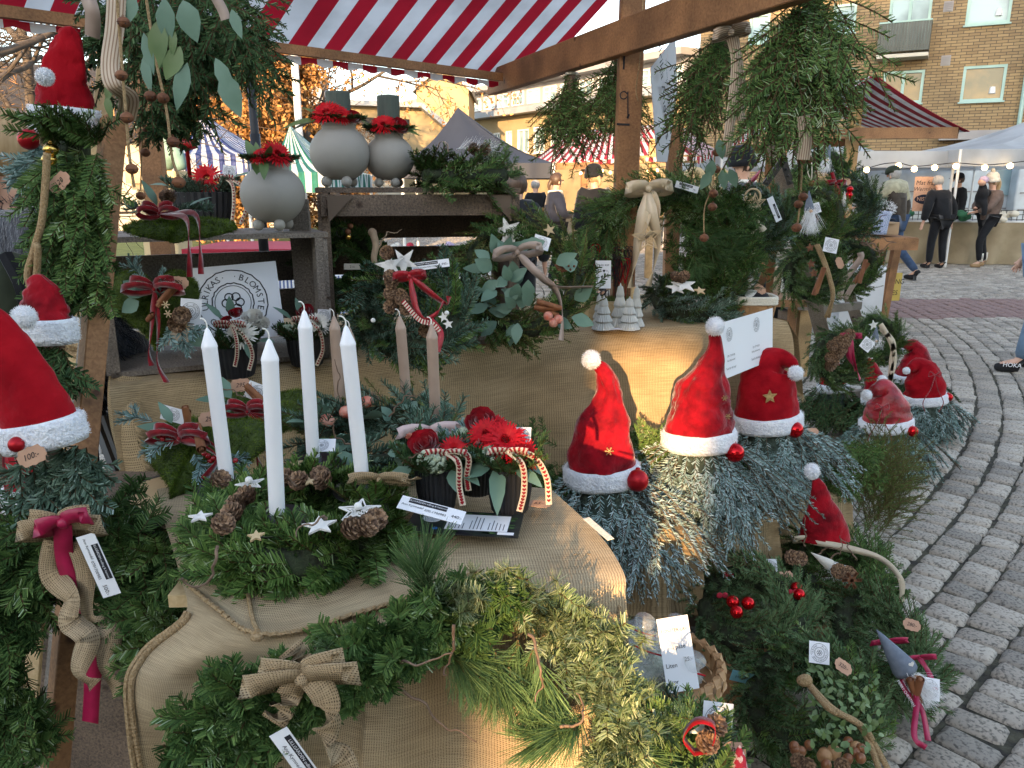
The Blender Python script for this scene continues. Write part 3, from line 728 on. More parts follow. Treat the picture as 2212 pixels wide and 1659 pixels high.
def gerbera(F,c,r,n=(0,-.6,.8),tint=.6,rows=3):
    c=np.array(c);n=np.array(nz(n));v=nz(Vector(n)).orthogonal().normalized();a=np.array(v);b=np.cross(n,a)
    for q in range(rows):
        k=26;g=(np.arange(k)+.5*q)*2*math.pi/k;o=a*np.cos(g)[:,None]+b*np.sin(g)[:,None]
        B=c+o*r*.18+n*r*.05*q;d=_n(o+n*(.1+.26*q)+rng.normal(0,.05,(k,3)));ln=r*(.86-.17*q)
        F.add(B,d,ln*.6,r*.17,_n(np.cross(d,n)),np.clip(tint+rng.normal(0,.12,k),0,1),.62)
        B2=B+d*(ln*.6)*np.ones((k,1));d2=_n(d-n*.25);F.add(B2,d2,ln*.42,r*.20,_n(np.cross(d2,n)),np.clip(tint+.1+rng.normal(0,.12,k),0,1),.18)
    k=70;g=rng.random(k)*6.28;rr=rng.random(k) ** .5*r*.22;P=c+(a*np.cos(g)[:,None]+b*np.sin(g)[:,None])*rr[:,None]+n*r*.1
    F.add(P,_n(n+rng.normal(0,.3,(k,3))),r*.12,r*.05,_n(np.cross(rnd_unit(k),n)),.05 if tint > .3 else .9,.5)
def heart(M,c,s,x,y,th=.0012):
    c=Vector(c);x=nz(x);y=nz(y);n=x.cross(y);pts=[]
    for k in range(18):
        t=k/18*2*math.pi;pts.append(c+x*s*16*math.sin(t) ** 3/17-0*n+y*s*(13*math.cos(t)-5*math.cos(2*t)-2*math.cos(3*t)-math.cos(4*t))/17)
    M.prism([p for p in reversed(pts)],th,n)
def twigcurl(M,c,d,L,r=.0022,amp=.025,seed=0):
    rs=random.Random(seed);p=Vector(c);dd=nz(d);pts=[p.copy()]
    for k in range(14):
        dd=(dd+Vector((rs.uniform(-1,1),rs.uniform(-1,1),rs.uniform(-1,1)))*.75).normalized();dd=(dd+nz(d)*.25).normalized();p=p+dd*L/14;pts.append(p.copy())
    M.tube(catmull(pts,40),lambda t:r*(1-.6*t),6)
SUNS=.2   # sun runs X = .2 Y
# ================================================================ SETTING
M=MB();M.quad((-150,-60,-.016),(150,-60,-.016),(150,260,-.016),(-150,260,-.016))
struct(M.build('ground','cobble_bed'))
def setts():
    cx,cy=-7.0,11.4;V_=[];Fc=[];MI=[]
    r=2.0;base=np.array([(a,b) for a in (-1,-.8,.8,1) for b in (-1,-.72,.72,1)])
    while r < 33:
        dr=.150+.010*math.sin(r*9.1);n=max(10,int(2*math.pi*r/.112));off=rng.random()
        k=np.arange(n);a=(k+off)*2*math.pi/n;X=cx+r*np.cos(a);Y=cy+r*np.sin(a)
        ok=(Y > 1.0) & (Y < 24) & (X < .72*Y+.9) & (X >-.72*Y-.9)
        ok &= ~((Y > 14) & (Y < 24) & (X <-4))
        for j in np.nonzero(ok)[0]:
            w1=(2*math.pi*r/n)*.5-.0045-.003*rng.random();h1=dr*.5-.0045-.004*rng.random()
            ca,sa=math.cos(a[j]),math.sin(a[j]);near=Y[j] < 6.5
            tz=rng.normal(0,.0025);tx,ty=rng.normal(0,.003,2);ra=rng.normal(0,.035)
            x0,y0=X[j]+rng.normal(0,.004),Y[j]+rng.normal(0,.004);i=len(V_)
            for (p,q) in base:
                e=max(abs(p),abs(q));c_=abs(p)*abs(q);z=tz+tx*p+ty*q*.5
                if e > .95:z -= .010 if c_ < .9 else .014
                else:z += .002*rng.normal()
                sh=.93 if c_ > .9 else 1
                u,v=q*w1*sh*(1+.05*rng.normal()*near),p*h1*sh*(1+.03*rng.normal()*near)
                u,v=u*math.cos(ra)-v*math.sin(ra),u*math.sin(ra)+v*math.cos(ra)
                V_.append((x0+v*ca-u*sa,y0+v*sa+u*ca,z))
            for (p,q) in ((-1,-1),(-1,1),(1,1),(1,-1)):
                u,v=q*w1,p*h1;V_.append((x0+v*ca-u*sa,y0+v*sa+u*ca,-.04))
            for p in range(3):
                for q in range(3):Fc.append((i+p*4+q,i+p*4+q+1,i+(p+1)*4+q+1,i+(p+1)*4+q))
            rim=[0,1,2,3,7,11,15,14,13,12,8,4];bt=[16,16,16,17,17,17,18,18,18,19,19,19]
            for q in range(12):
                a_,b_=rim[q],rim[(q+1) % 12];c1,c2=bt[q],bt[(q+1) % 12]
                Fc.append((i+a_,i+c1,i+c2,i+b_) if c1 != c2 else (i+a_,i+c1,i+b_))
            t=rng.random();red=(Y[j] > 9 and Y[j] < 10.6 and X[j] > 3.8)
            MI += [3 if red else (0 if t < .55 else 1 if t < .85 else 2)]*21
        r += dr
    me=bpy.data.meshes.new('cobblestones');me.from_pydata(V_,[],Fc);me.polygons.foreach_set('material_index',MI)
    me.polygons.foreach_set('use_smooth',[True]*len(Fc));me.update()
    struct(finish(me,'cobblestone_paving',['granite','granite_light','granite_grey','granite_red'],None))
mat('granite_light',(.44,.39,.325),(.16,.143,.12),rough=.75,scale=80,bump=.35,bscale=60,lo=.33,hi=.5,detail=2)
mat('granite_grey',(.28,.25,.21),(.10,.09,.078),rough=.8,scale=95,bump=.35,bscale=60,lo=.33,hi=.52,detail=2)
mat('granite_red',(.30,.19,.17),(.15,.10,.09),rough=.8,scale=100,bump=.35,bscale=60,detail=2)
setts()
M=MB();M.grid(lambda u,v:(-30+26*u,14.5+20*v,.02+.03*noise.noise(Vector((u*20,v*20,0)))),30,20)
struct(M.build('lawn','grass',smooth=True))

# ------------------------------------------------ buildings
def facade(name,label,A,B,z0,z1,wallmat,wins=(),roof=None,depth=8,frame='frame_white',glass='window_glass',uvm=True):
    """wall from A to B (ground points), windows as recessed frames; wins: (s0,s1,zlo,zhi,mullions,glass)"""
    A,B=Vector((A[0],A[1],0)),Vector((B[0],B[1],0));d=(B-A);L=d.length;d.normalize();n=Vector((d.y,-d.x,0))
    if n.dot(-A) < 0:n=-n
    t=thing(name,label,'building',A);M=MB()
    wins=sorted(wins);zs=sorted({z0,z1,*[w_[2] for w_ in wins],*[w_[3] for w_ in wins]});ss=sorted({0,L,*[w_[0] for w_ in wins],*[w_[1] for w_ in wins]})
    P=lambda s_,z,o=0:A+d*s_+n*o+Vector((0,0,z))
    for i in range(len(ss)-1):
        for j in range(len(zs)-1):
            sm,zm=(ss[i]+ss[i+1])/2,(zs[j]+zs[j+1])/2
            if any(w_[0] < sm < w_[1] and w_[2] < zm < w_[3] for w_ in wins):continue
            M.quad(P(ss[i],zs[j]),P(ss[i+1],zs[j]),P(ss[i+1],zs[j+1]),P(ss[i],zs[j+1]),[(ss[i],zs[j]),(ss[i+1],zs[j]),(ss[i+1],zs[j+1]),(ss[i],zs[j+1])])
    for e0,e1 in ((0,0),(L,L)):
        M.quad(P(e0,z0),P(e0,z0,-depth),P(e0,z1,-depth),P(e0,z1),[(0,z0),(depth,z0),(depth,z1),(0,z1)])
    M.quad(P(0,z0,-depth),P(L,z0,-depth),P(L,z1,-depth),P(0,z1,-depth));M.quad(P(0,z1-.01),P(L,z1-.01),P(L,z1-.01,-depth),P(0,z1-.01,-depth))
    for w_ in wins:
        for (a,b,c_,e) in ((w_[0],w_[2],w_[0],w_[3]),(w_[1],w_[2],w_[1],w_[3]),(w_[0],w_[2],w_[1],w_[2]),(w_[0],w_[3],w_[1],w_[3])):
            M.quad(P(a,b),P(c_,e),P(c_,e,-.14),P(a,b,-.14),[(a,b),(c_,e),(c_,e+.14),(a,b+.14)])
    M.build('wall',wallmat,t)
    for w_ in wins:
        F_=MB();s0,s1,a,b=w_[:4];fw=.09
        for q in ((s0+fw/2,a,s0+fw/2,b),(s1-fw/2,a,s1-fw/2,b),(s0,a+fw/2,s1,a+fw/2),(s0,b-fw/2,s1,b-fw/2)):
            F_.beam(P(q[0],q[1],-.06),P(q[2],q[3],-.06),.09,fw,n) if q[0] == q[2] else F_.beam(P(q[0],q[1],-.062),P(q[2],q[3],-.062),fw,.09,n)
        for k in range(1,w_[4]+1):
            sx=s0+(s1-s0)*k/(w_[4]+1);F_.beam(P(sx,a+fw,-.07),P(sx,b-fw,-.07),.1,.06,n)
        F_.box(P((s0+s1)/2,a-.03,.03),s1-s0+.1,.14,.05,math.atan2(d.y,d.x))
        f=F_.build('window',w_[6] if len(w_) > 6 else frame,t)
        G_=MB();G_.quad(P(s0+.03,a+.03,-.1),P(s1-.03,a+.03,-.1),P(s1-.03,b-.03,-.1),P(s0+.03,b-.03,-.1));G_.build('pane',w_[5] if len(w_) > 5 and w_[5] else glass,f)
        if len(w_) > 7:
            K=MB();c=P(s1-.35,a+.35,-.085);K.lathe([(.11,-.1),(.08,.12)],c,(0,0,1),10);K.build('table_lamp','white_plastic',f)
    if roof:
        kind,zr,ov,rm=roof;R_=MB();md=-depth/2
        if kind == 'gable':
            for a_,b_ in ((ov,md),(-depth-ov,md)):
                R_.quad(P(-ov,z1-.1,a_),P(L+ov,z1-.1,a_),P(L+ov,zr,b_),P(-ov,zr,b_),[(0,0),(L,0),(L,5),(0,5)])
            R_.poly([P(0,z1,0),P(0,z1,-depth),P(0,zr-.1,md)]);R_.poly([P(L,z1,0),P(L,z1,-depth),P(L,zr-.1,md)])
        elif kind == 'flat':
            R_.prism([P(-ov,z1,ov),P(-ov,z1,-depth),P(L+ov,z1,-depth),P(L+ov,z1,ov)],zr-z1,(0,0,1))
        R_.build('roof',rm,t)
    return t,P,d,n,L
# four-storey brick building on the right
B0=Vector((18.6,27.4));bd=Vector((-1.94,1.03)).normalized()
A0=B0+bd*12.6;B1=B0-bd*6
# distance along the facade and height for a picture point
def onwall(px,py,A,B):
    d=ray(px,py);A,B=Vector((A[0],A[1])),Vector((B[0],B[1]));e=(B-A).normalized();nn=Vector((e.y,-e.x))
    t=(A-Vector((0,0))).dot(nn)/Vector((d.x,d.y)).dot(nn);p=CP+d*t;return (Vector((p.x,p.y))-A).dot(e),p.z
def wrect(A,B,r,*x):
    s0,z1=onwall(r[0],r[1],A,B);s1,z0=onwall(r[2],r[3],A,B);s2,z2=onwall(r[2],r[1],A,B)
    return (s0,s1,z0,(z1+z2)/2,*x)
bw=[wrect(A0,B1,(1925,-12,2004,90),1,'window_glass','frame_green'),wrect(A0,B1,(2096,-36,2181,48),0,'window_glass','frame_green',1),
      wrect(A0,B1,(1910,153,1990,222),1,'window_glass_amber','frame_green'),wrect(A0,B1,(2083,141,2166,217),0,'window_glass_amber','frame_green',1),
      wrect(A0,B1,(1802,8,1846,70),0,'window_glass','frame_green'),wrect(A0,B1,(1700,160,1762,230),1,'window_glass','frame_green'),wrect(A0,B1,(1620,30,1660,92),0,'window_glass','frame_green')]
zr_=[sorted([w_[2] for w_ in bw])]
t,P,d,n,L=facade('brick_building','tall brown brick apartment building with teal framed windows and a small balcony',A0,B1,0,14,'brick_wall',bw,('flat',14.4,.3,'roof_dark'),depth=9)
def bal():
    s0,z1=onwall(1903,62,A0,B1);s1,z0=onwall(2006,122,A0,B1);M=MB();h=z1-z0
    M.beam(P(s0,z0-.02,.42),P(s1,z0-.02,.42),.9,.12)
    b=M.build('balcony','plaster_pale',t);M=MB();k=int((s1-s0)/.09)
    for i in range(k):M.beam(P(s0+(i+.5)*(s1-s0)/k,z0+.12,.85),P(s0+(i+.5)*(s1-s0)/k,z1,.85),(s1-s0)/k*.93,.03,n)
    for s_ in (s0+.02,s1-.02):
        for i in range(8):M.beam(P(s_,z0+.12,.07+i*.1),P(s_,z1,.07+i*.1),.03,.09,n)
    M.build('railing','balcony_slats',b)
    M=MB();M.beam(P(s0,z1+.03,.85),P(s1,z1+.03,.85),.06,.05);M.beam(P(s1-.02,z1+.03,.03),P(s1-.02,z1+.03,.82),.06,.05);M.build('handrail','frame_green',b)
    for (px,py) in ((2043,131),(2049,14)):
        s_,z=onwall(px,py,A0,B1);M=MB()
        for i in range(5):M.beam(P(s_-.12,z-.12+i*.06,.03),P(s_+.12,z-.12+i*.06,.03),.05,.03)
        M.beam(P(s_,z-.17,.012),P(s_,z+.17,.012),.3,.02,n);M.build('air_vent','plaster_grey',t)
    s_,z=onwall(2206,232,A0,B1);M=MB();M.tube([P(s_,0.1,.12),P(s_,13.9,.12)],.07,8);M.build('drainpipe','frame_green',t)
    s_,z1=onwall(2030,284,A0,B1);s1,z0=onwall(2178,303,A0,B1);M=MB();M.beam(P(s_,(z1+z0)/2,.3),P(s1,(z1+z0)/2,.3),.6,.3);M.build('shop_canopy','plaster_grey',t)
bal()
# long grey-topped building in the middle
Ac,Bc=Vector((-6.9,58.0)),Vector((7.6,36.2));zc=onwall(1131,247,Ac,Bc)[1]
cw=[]
for x0,x1 in ((1117,1142),(1152,1176),(1190,1212),(1226,1250)):cw.append(wrect(Ac,Bc,(x0,279-(x0-1117)*.16,x1,330),1))
for x0 in (1040,1066,1092):cw.append(wrect(Ac,Bc,(x0,291-(x0-1040)*.16,x0+14,331),1))
t,P,d,n,L=facade('yellow_building','long yellow rendered building with a grey window band under its flat roof',Ac,Bc,0,zc,'plaster_yellow',cw,None,depth=9)
def band():
    M=MB();M.beam(P(-.2,zc+.15,.3),P(L+.2,zc+.15,.3),.9,.3);M.build('cornice','roof_metal',t)
    zt=onwall(1110,189,Ac,Bc)[1];M=MB();c=(zc+.3+zt)/2
    M.beam(P(-.1,c,-.5),P(L+.1,c,-.5),1.0,zt-zc-.3);M.beam(P(-.3,zt+.15,-.2),P(L+.3,zt+.15,-.2),1.8,.3);b=M.build('attic_storey','plaster_grey',t)
    k=17
    for i in range(k):
        s_=(i+.5)*L/k;F_=MB();z0,z1=zc+.55,zt-.3;w_=.55
        for q in (-w_,0,w_):F_.beam(P(s_+q,z0,.02),P(s_+q,z1,.02),.08,.07,n)
        for zz in (z0,z1,lerp(z0,z1,.62)):F_.beam(P(s_-w_,zz,.024),P(s_+w_,zz,.024),.07,.07)
        f=F_.build('window','frame_white',t);G_=MB();G_.quad(P(s_-w_,z0,.012),P(s_+w_,z0,.012),P(s_+w_,z1,.012),P(s_-w_,z1,.012));G_.build('pane','window_glass',f)
band()
# gabled yellow house behind the tree
t,P,d,n,L=facade('gabled_house','yellow plastered house with a pale gable roof behind the orange tree',(-9.5,34.5),(-2.6,37),0,3.6,'plaster_yellow',[],None,depth=8)
M=MB();zt=4.8
M.poly([P(-2.2,3.59,.004),P(L+.1,3.59,.004),P(L-1.6,zt,.004),P(L-5,zt,.004)]);M.poly([P(-2.2,3.6,-8),P(L+.1,3.6,-8),P(L-1.6,zt,-8),P(L-5,zt,-8)]);M.build('gable','plaster_yellow',t)
M=MB();M.quad(P(L+.4,3.4,.5),P(L+.4,3.4,-8.4),P(L-1.6,zt+.1,-8.4),P(L-1.6,zt+.1,.5));M.quad(P(-2.5,3.4,.5),P(-2.5,3.4,-8.4),P(L-5,zt+.1,-8.4),P(L-5,zt+.1,.5));M.quad(P(L-5,zt+.1,.5),P(L-1.6,zt+.1,.5),P(L-1.6,zt+.1,-8.4),P(L-5,zt+.1,-8.4));M.build('roof','roof_metal',t,solid=.2)
for px,wd_,h in ((660,1.2,6.2),):
    M=MB();M.beam(W(px,300,36)+V(0,2,-1),W(px,300,36).xy.to_3d()+V(0,2,h),.9,1.2);M.build('chimney','plaster_grey',t)
t=thing('gabled_house','tall yellow gabled house end with a chimney above the grey window band','building',(-4,44,0))
M=MB();c=W(968,300,44);M.beam((c.x,44,0),(c.x,44,6.2),2.6,6,(0,1,0));M.poly([(c.x-1.3,40.98,6.2),(c.x+1.3,40.98,6.2),(c.x,40.98,7.1)]);M.poly([(c.x-1.3,47,6.2),(c.x+1.3,47,6.2),(c.x,47,7.1)]);M.build('wall','plaster_yellow',t)
M=MB()
for sg in (-1,1):M.quad((c.x+sg*1.5,40.7,6.0),(c.x+sg*1.5,47.3,6.0),(c.x,47.3,7.22),(c.x,40.7,7.22))
M.build('roof','roof_metal',t,solid=.12);M=MB();M.beam((c.x+.9,41.6,6),(c.x+.9,41.6,7.7),.4,.4);M.build('chimney','plaster_grey',t)
# dark roofed pale house, left
t,P,d,n,L=facade('pale_house','low pale house with a dark roof behind the lawn',(-22,21.5),(-9.6,27.6),0,3.0,'plaster_pale',[(5.3,6.0,1.4,2.2,1),(8.2,9.3,1.2,2.3,1)],('gable',5.6,.5,'roof_dark'),depth=9)
F=Fol();k=900;s_=rng.random(k)*L;z=3+rng.random(k) ** 1.5*2.5;Pm=np.array([P(a,b,.4-(b-3)*1.7) for a,b in zip(s_,z)])
fuzz(F,Pm,np.tile(np.array(n)+[0,0,.3],(k,1)),.35,.03,.5,1);F.build('creeper','maple_leaves',t)
t,P,d,n,L=facade('garden_wall_house','long sunlit pale building half covered with brown creeper',(-9.4,28.4),(-4.2,31.5),0,3.7,'plaster_pale',[],('flat',3.95,.2,'roof_dark'),depth=6)
F=Fol();k=2600;s_=rng.random(k)*L;z=1+rng.random(k) ** .6*2.9;Pm=np.array([P(a,b,.06) for a,b in zip(s_,z)])
fuzz(F,Pm,np.tile(np.array(n)+[0,0,-.5],(k,1)),.28,.03,.3,.9);F.build('creeper','maple_leaves',t)
# unseen blocks added behind the camera to shade the stall, gap lets sun through
for nm,lb,x0,x1,y,h,m_ in (('low_sun_blocker','unseen low block added behind the camera to shade the stall',-26,SUNS*-14-.21,-14,6.5,'plaster_pale'),('mid_sun_blocker','unseen mid height block added to shade the stall and the tents',SUNS*-14+.12,16,-14,10,'plaster_yellow'),('tall_sun_blocker','unseen tall block added to keep sun off the brick building',-5.2,22,-28,20.5,'plaster_pale')):
    t=thing(nm,lb,'building',(x0,y,0));M=MB()
    if nm == 'mid_sun_blocker':M.prism([(x0-.8,y-.2,4.78),(x0+.4,y-.2,4.78),(x0+.3,y-1.2,4.78),(x0-.9,y-1.2,4.78)],2.1,(0,0,1));M.build('sun_gap_cap',m_,t);M=MB()  # added piece over the gap, cuts off the sun patch at its top
    M.prism([(x0,y,0),(x1,y,0),(x1-SUNS*8,y-8,0),(x0-SUNS*8,y-8,0)],h,(0,0,1));M.build('wall',m_,t)
    for sx in np.arange(x0+1.5,x1-1,2.6):
        for sz in np.arange(1.2,h-1.6,2.9):
            F_=MB();F_.beam((sx,y+.02,sz),(sx,y+.02,sz+1.4),1.1,.05,(0,1,0));F_.build('window','frame_white',t)

# ------------------------------------------------ trees
def tree(name,label,base,h,spread,seed,mat_='bark',r0=.16,levels=4,leaves=None,nleaf=0,lean=(0,0),first=.35,center=None,down=0):
    rs=random.Random(seed);t=thing(name,label,'tree',base);M=MB();tips=[]
    def grow(p,d,L,r,lv):
        pts=[p];q=p.copy();dd=d.copy()
        for k in range(5):
            dd=(dd+Vector((rs.gauss(0,.13),rs.gauss(0,.13),rs.gauss(0,.09)+.03))).normalized();q=q+dd*L/5;pts.append(q.copy())
        M.tube(pts,lambda s_:r*(1-.55*s_),7 if lv > 2 else 4 if lv > 1 else 3,cap=False)
        for k in range(1,6):tips.append((pts[k],dd,lv))
        if lv == 0:return
        nb=4 if lv >= 3 else 5
        for k in range(nb):
            f=first+(1-first)*(k+rs.random())/nb if lv == levels else .2+.8*(k+rs.random())/nb
            j=min(4,int(f*5));p2=pts[j].lerp(pts[j+1],f*5-j);a=rs.random()*6.28;s2=dd.orthogonal().normalized();s2=Quaternion(dd,a) @ s2
            d2=(dd*.45+s2*spread+Vector((0,0,.12-down))).normalized();grow(p2,d2,L*(.62 if lv == levels else .68)*rs.uniform(.8,1.15),r*.5,lv-1)
    grow(Vector(base),Vector((lean[0],lean[1],1)).normalized(),h,r0,levels)
    M.build('trunk',mat_,t,smooth=True)
    if leaves:
        F=Fol();P_=np.array([tuple(q[0]) for q in tips if q[2] <= 1]);idx=rng.integers(0,len(P_),nleaf);B=P_[idx]+rng.normal(0,.11,(nleaf,3))
        d_=_n(rng.normal(size=(nleaf,3))+[0,0,-.6]);F.add(B,d_,.10,.075,_n(np.cross(d_,rnd_unit(nleaf))),np.clip(rng.normal(.5,.25,nleaf),0,1),.5);F.build('crown',leaves,t)
    return t
b=W(752,400,21);tree('maple_tree','orange leaved tree with a dark trunk behind the grey pots',(b.x,21,0),3.9,1.25,5,r0=.22,leaves='maple_leaves',nleaf=46000,first=.5,levels=4,down=.22)
b=W(470,400,23);tree('bare_tree','bare winter tree behind the blue striped tent with a few brown leaves',(b.x,23,0),5.0,.8,8,r0=.17,levels=4,leaves='maple_leaves',nleaf=1500,first=.4)
b=W(620,400,25);tree('bare_tree','thin bare tree left of the orange tree by the flagpole',(b.x,25,0),5.2,.8,23,r0=.15,levels=4,leaves='maple_leaves',nleaf=3500,first=.4)
b=W(-150,400,9.5);tree('bare_tree','knotty bare tree reaching over the dark roofed house',(b.x,9.5,0),3.4,1.0,31,r0=.11,levels=4,first=.3)
b=W(90,400,12);tree('bare_tree','second bare tree with fine twigs above the dark roof',(b.x,12,0),4.2,.8,47,r0=.12,levels=4,first=.4)
M=MB();a=W(648,300,17);b=W(634,105,17);M.tube([V(a.x,17,0),V(b.x,17,b.z+1.2)],.075,10);tag(M.build('flagpole','frame_white',smooth=True),'white flagpole in front of the orange leaved tree','flagpole')

# ------------------------------------------------ statue
b=W(372,400,9.5);t=thing('statue','green copper statue on a pale stone pedestal behind the hanging bells','statue',(b.x,9.5,0))
M=MB();x=b.x
for (z0,z1,w_) in ((0,.3,.72),(.3,.38,.62),(.38,1.45,.42),(1.45,1.52,.5),(1.52,1.66,.58)):M.beam((x-.12,9.5,z0),(x-.12,9.5,z1),w_,w_,(0,1,0),.015)
M.build('pedestal','limestone',t)
skin_mesh([(x-.05,9.5,1.66),(x-.02,9.5,1.9),(x,9.5,2.15),(x+.02,9.45,2.38),(x+.04,9.42,2.5),(x+.16,9.4,2.2),(x+.26,9.3,1.98),(x-.15,9.45,2.25),(x-.3,9.35,2.12),(x+.13,9.4,1.86),(x+.2,9.35,1.66)],[(0,1),(1,2),(2,3),(3,4),(2,5),(5,6),(2,7),(7,8),(1,9),(9,10)],[.1,.13,.15,.07,.1,.07,.04,.08,.05,.09,.07],1,'figure','copper_green',t)

# ------------------------------------------------ tents and market stalls behind
def peak_tent(name,label,peak,corners,valance,m_,uvs=1.0,legs=True,sag=.06):
    t=thing(name,label,'market tent',Vector((peak[0],peak[1],0)));M=MB();pk=Vector(peak)
    c=[Vector(q) for q in corners];n_=len(c)
    for i in range(n_):
        a,b2=c[i],c[(i+1) % n_];w_=(b2-a).length
        def fn(u,v,a=a,b2=b2):
            p=a.lerp(b2,u).lerp(pk,v);p.z -= sag*math.sin(math.pi*v)*2+.03*math.sin(u*9)*math.sin(math.pi*v);return p
        M.grid(fn,10,8,w_*uvs,2.2)
        def fv(u,v,a=a,b2=b2):
            p=a.lerp(b2,u);out=Vector((p.x-pk.x,p.y-pk.y,0)).normalized();return p+Vector((0,0,-valance*v))+out*(.03*math.sin(u*40)*v+.012)
        M.grid(fv,40,1,w_*uvs,valance)
    M.build('canopy',m_,t,smooth=True)
    if legs:
        for q in c:M=MB();M.tube([q,(q.x,q.y,0)],.025,8);M.build('leg','frame_white',t)
    return t
def square(px0,px1,py,Y,depth):
    a,b2=W(px0,py,Y),W(px1,py,Y);z=a.z;b2.z=z;return [a,b2,b2+V(.15,depth,0),a+V(-.15,depth,0)]
pk=W(434,242,13.2);peak_tent('striped_tent','blue and white striped peaked tent behind the bell strings',pk,square(372,530,333,12,2.4),.28,'tent_blue_stripe')
pk=W(626,270,11.8);peak_tent('striped_tent','green and white striped peaked tent behind the grey pots',pk,square(560,706,372,10.6,2.4),.26,'tent_green_stripe')
pk=W(989,232,13.5);peak_tent('market_tent','dark navy peaked tent behind the flat fir wreath',pk,square(868,1196,352,12.0,3),.22,'tent_navy')
pk=W(1850,262,17.5);c4=square(1560,2064,326,15.2,4.5);peak_tent('party_tent','white marquee with drooping valance behind the man in a cap',W(1812,292,17.5),c4,.30,'tent_white',sag=.12)
c5=square(2076,2400,322,14.8,4.5);peak_tent('party_tent','white marquee at the far right over the food counter',W(2290,235,17),c5,.30,'tent_white',sag=.12)
# light bulbs on a cord
t=thing('string_lights','cord of warm glowing bulbs under the white marquees','string lights',W(2000,360,14.6));M=MB()
pts=[W(px,py,14.6) for px,py in ((1850,352),(1872,362),(1908,354),(1941,352),(1975,359),(2019,356),(2065,352),(2127,356),(2182,352),(2230,346))]
M.tube(catmull(pts,50),.008,4);M.build('cord','black_metal',t)
for px,py in ((1872,366),(1941,357),(1975,364),(2019,361),(2065,358),(2127,361),(2182,357)):M=MB();M.ball(W(px,py+1,14.6),.05,10,8);M.build('bulb','bulb',t)
# counter under the marquees
def counter():
    t=thing('food_counter','long market counter draped in creased khaki canvas','counter',W(2050,560,15.6).xy.to_3d())
    a,b2=W(1880,480,15.6),W(2420,480,15.0);M=MB()
    M.grid(lambda u,v:Vector((lerp(a.x,b2.x,u),lerp(a.y,b2.y,u)-.06*math.sin(u*60+v*3)*v-.05*v,.80*(1-v)+.01)),90,6,6,.9);M.build('canvas_drape','canvas_khaki',t,smooth=True)
    M=MB();M.beam(V(a.x,a.y+.42,.82),V(b2.x,b2.y+.42,.82),.84,.03);M.build('tabletop','white_plastic',t)
    M=MB()
    for z in (.86,.95,1.03):M.beam(V(a.x,a.y+.05,z),V(b2.x,b2.y+.05,z),.012,.012)
    for k in range(46):q=k/45;M.beam(V(lerp(a.x,b2.x,q),lerp(a.y,b2.y,q)+.05,.84),V(lerp(a.x,b2.x,q),lerp(a.y,b2.y,q)+.05,1.04),.01,.01)
    M.build('wire_railing','dark_metal',t)
counter()
def van(name,label,p,L,H,face,m_='van_white'):
    t=thing(name,label,'van',(p[0],p[1],0));d=Vector((math.cos(face),math.sin(face),0));n_=Vector((d.y,-d.x,0));o=Vector((p[0],p[1],0))
    P2=lambda a,b_,z:o+d*a+n_*b_+Vector((0,0,z))
    prof=[(0,.35),(0,H-.12),(.12,H),(L*.74,H),(L*.8,H-.1),(L*.9,H*.58),(L,H*.48),(L,.35)]
    M=MB();M.prism([P2(a,.95,z) for a,z in prof],1.9,-n_);M.build('body',m_,t,bevel=.04)
    M=MB();M.prism([P2(a,.965,z) for a,z in [(L*.6,H*.56),(L*.6,H*.86),(L*.73,H*.86),(L*.81,H*.56)]],.02,n_);M.build('window','window_glass',t)
    for z in (.42,.6):M=MB();M.beam(P2(.1,.965,H*z),P2(L*.7,.965,H*z),.02,.03);M.build('trim_strip','plaster_grey',t)
    for a in (L*.17,L*.82):
        M=MB();M.lathe([(.01,0),(.33,0),(.35,.05),(.35,.2),(.01,.2)],P2(a,.82,.35),n_,20);wh=M.build('wheel','black_metal',t)
        M=MB();M.lathe([(.01,0),(.2,0),(.2,.02),(.01,.03)],P2(a,1.03,.35),n_,16);M.build('rim','roof_metal',wh)
q=W(1830,400,20.6);van('parked_van','pale blue white van behind the man in a cap',(q.x,20.6),5.2,2.25,rad(2))
q=W(2140,400,20.4);van('parked_van','white van with a dark window at the far right',(q.x+.1,20.4),5.0,2.2,rad(-2))
# sign board
def board_sign():
    t=thing('cardboard_sign','brown cardboard food sign with a dark blue oval on the counter','sign',W(1998,470,14.9));c=W(1998,419,14.9)
    C_=Card(c,(1,0,0),(0,.05,1));k=14.9/FPX*.98;M=MB();C_.slab(M,-24*k,-36*k,24*k,36*k,.01);M.build('board','kraft',t)
    M=MB();C_.write(M,'Mat från',1*k,23*k,13*k,h=.003,slant=.25);C_.write(M,'Wermland',1*k,10*k,12*k,h=.003,slant=.25);M.build('lettering','ink',t)
    M=MB();C_.ring(M,0,-11*k,10*k,20*k,h=.003,sy=.5);C_.rect(M,-18*k,-17*k,18*k,-5*k,h=.004);M.prism([C_.p(22*k*math.cos(a),-11*k+9*k*math.sin(a),.005) for a in np.linspace(0,6.0,20)],.002,C_.n);M.build('oval_badge','cloth_navy',t)
    M=MB();C_.write(M,'NISSAS',0,-11*k,11*k,h=.009);M.build('lettering','kraft',t)
board_sign()
for px,c_ in ((1905,'red_cloth'),(1960,'green_cloth'),(2075,'green_cloth'),(2180,'linen')):
    p=W(px,470,15.2);t=thing('goods_heap',{1905:'small heap of red packets on the food counter',1960:'green packets beside the cardboard sign',2075:'green bag on the counter behind the dark jacket',2180:'pale packets at the right end of the food counter'}[px],'goods',p);M=MB()
    for k in range(7):M.ball(p+V(random.uniform(-.2,.2),random.uniform(0,.2),random.uniform(.0,.12)-.04),.08,8,6,(1.2,.9,.8))
    M.build('packets',c_,t,smooth=True)

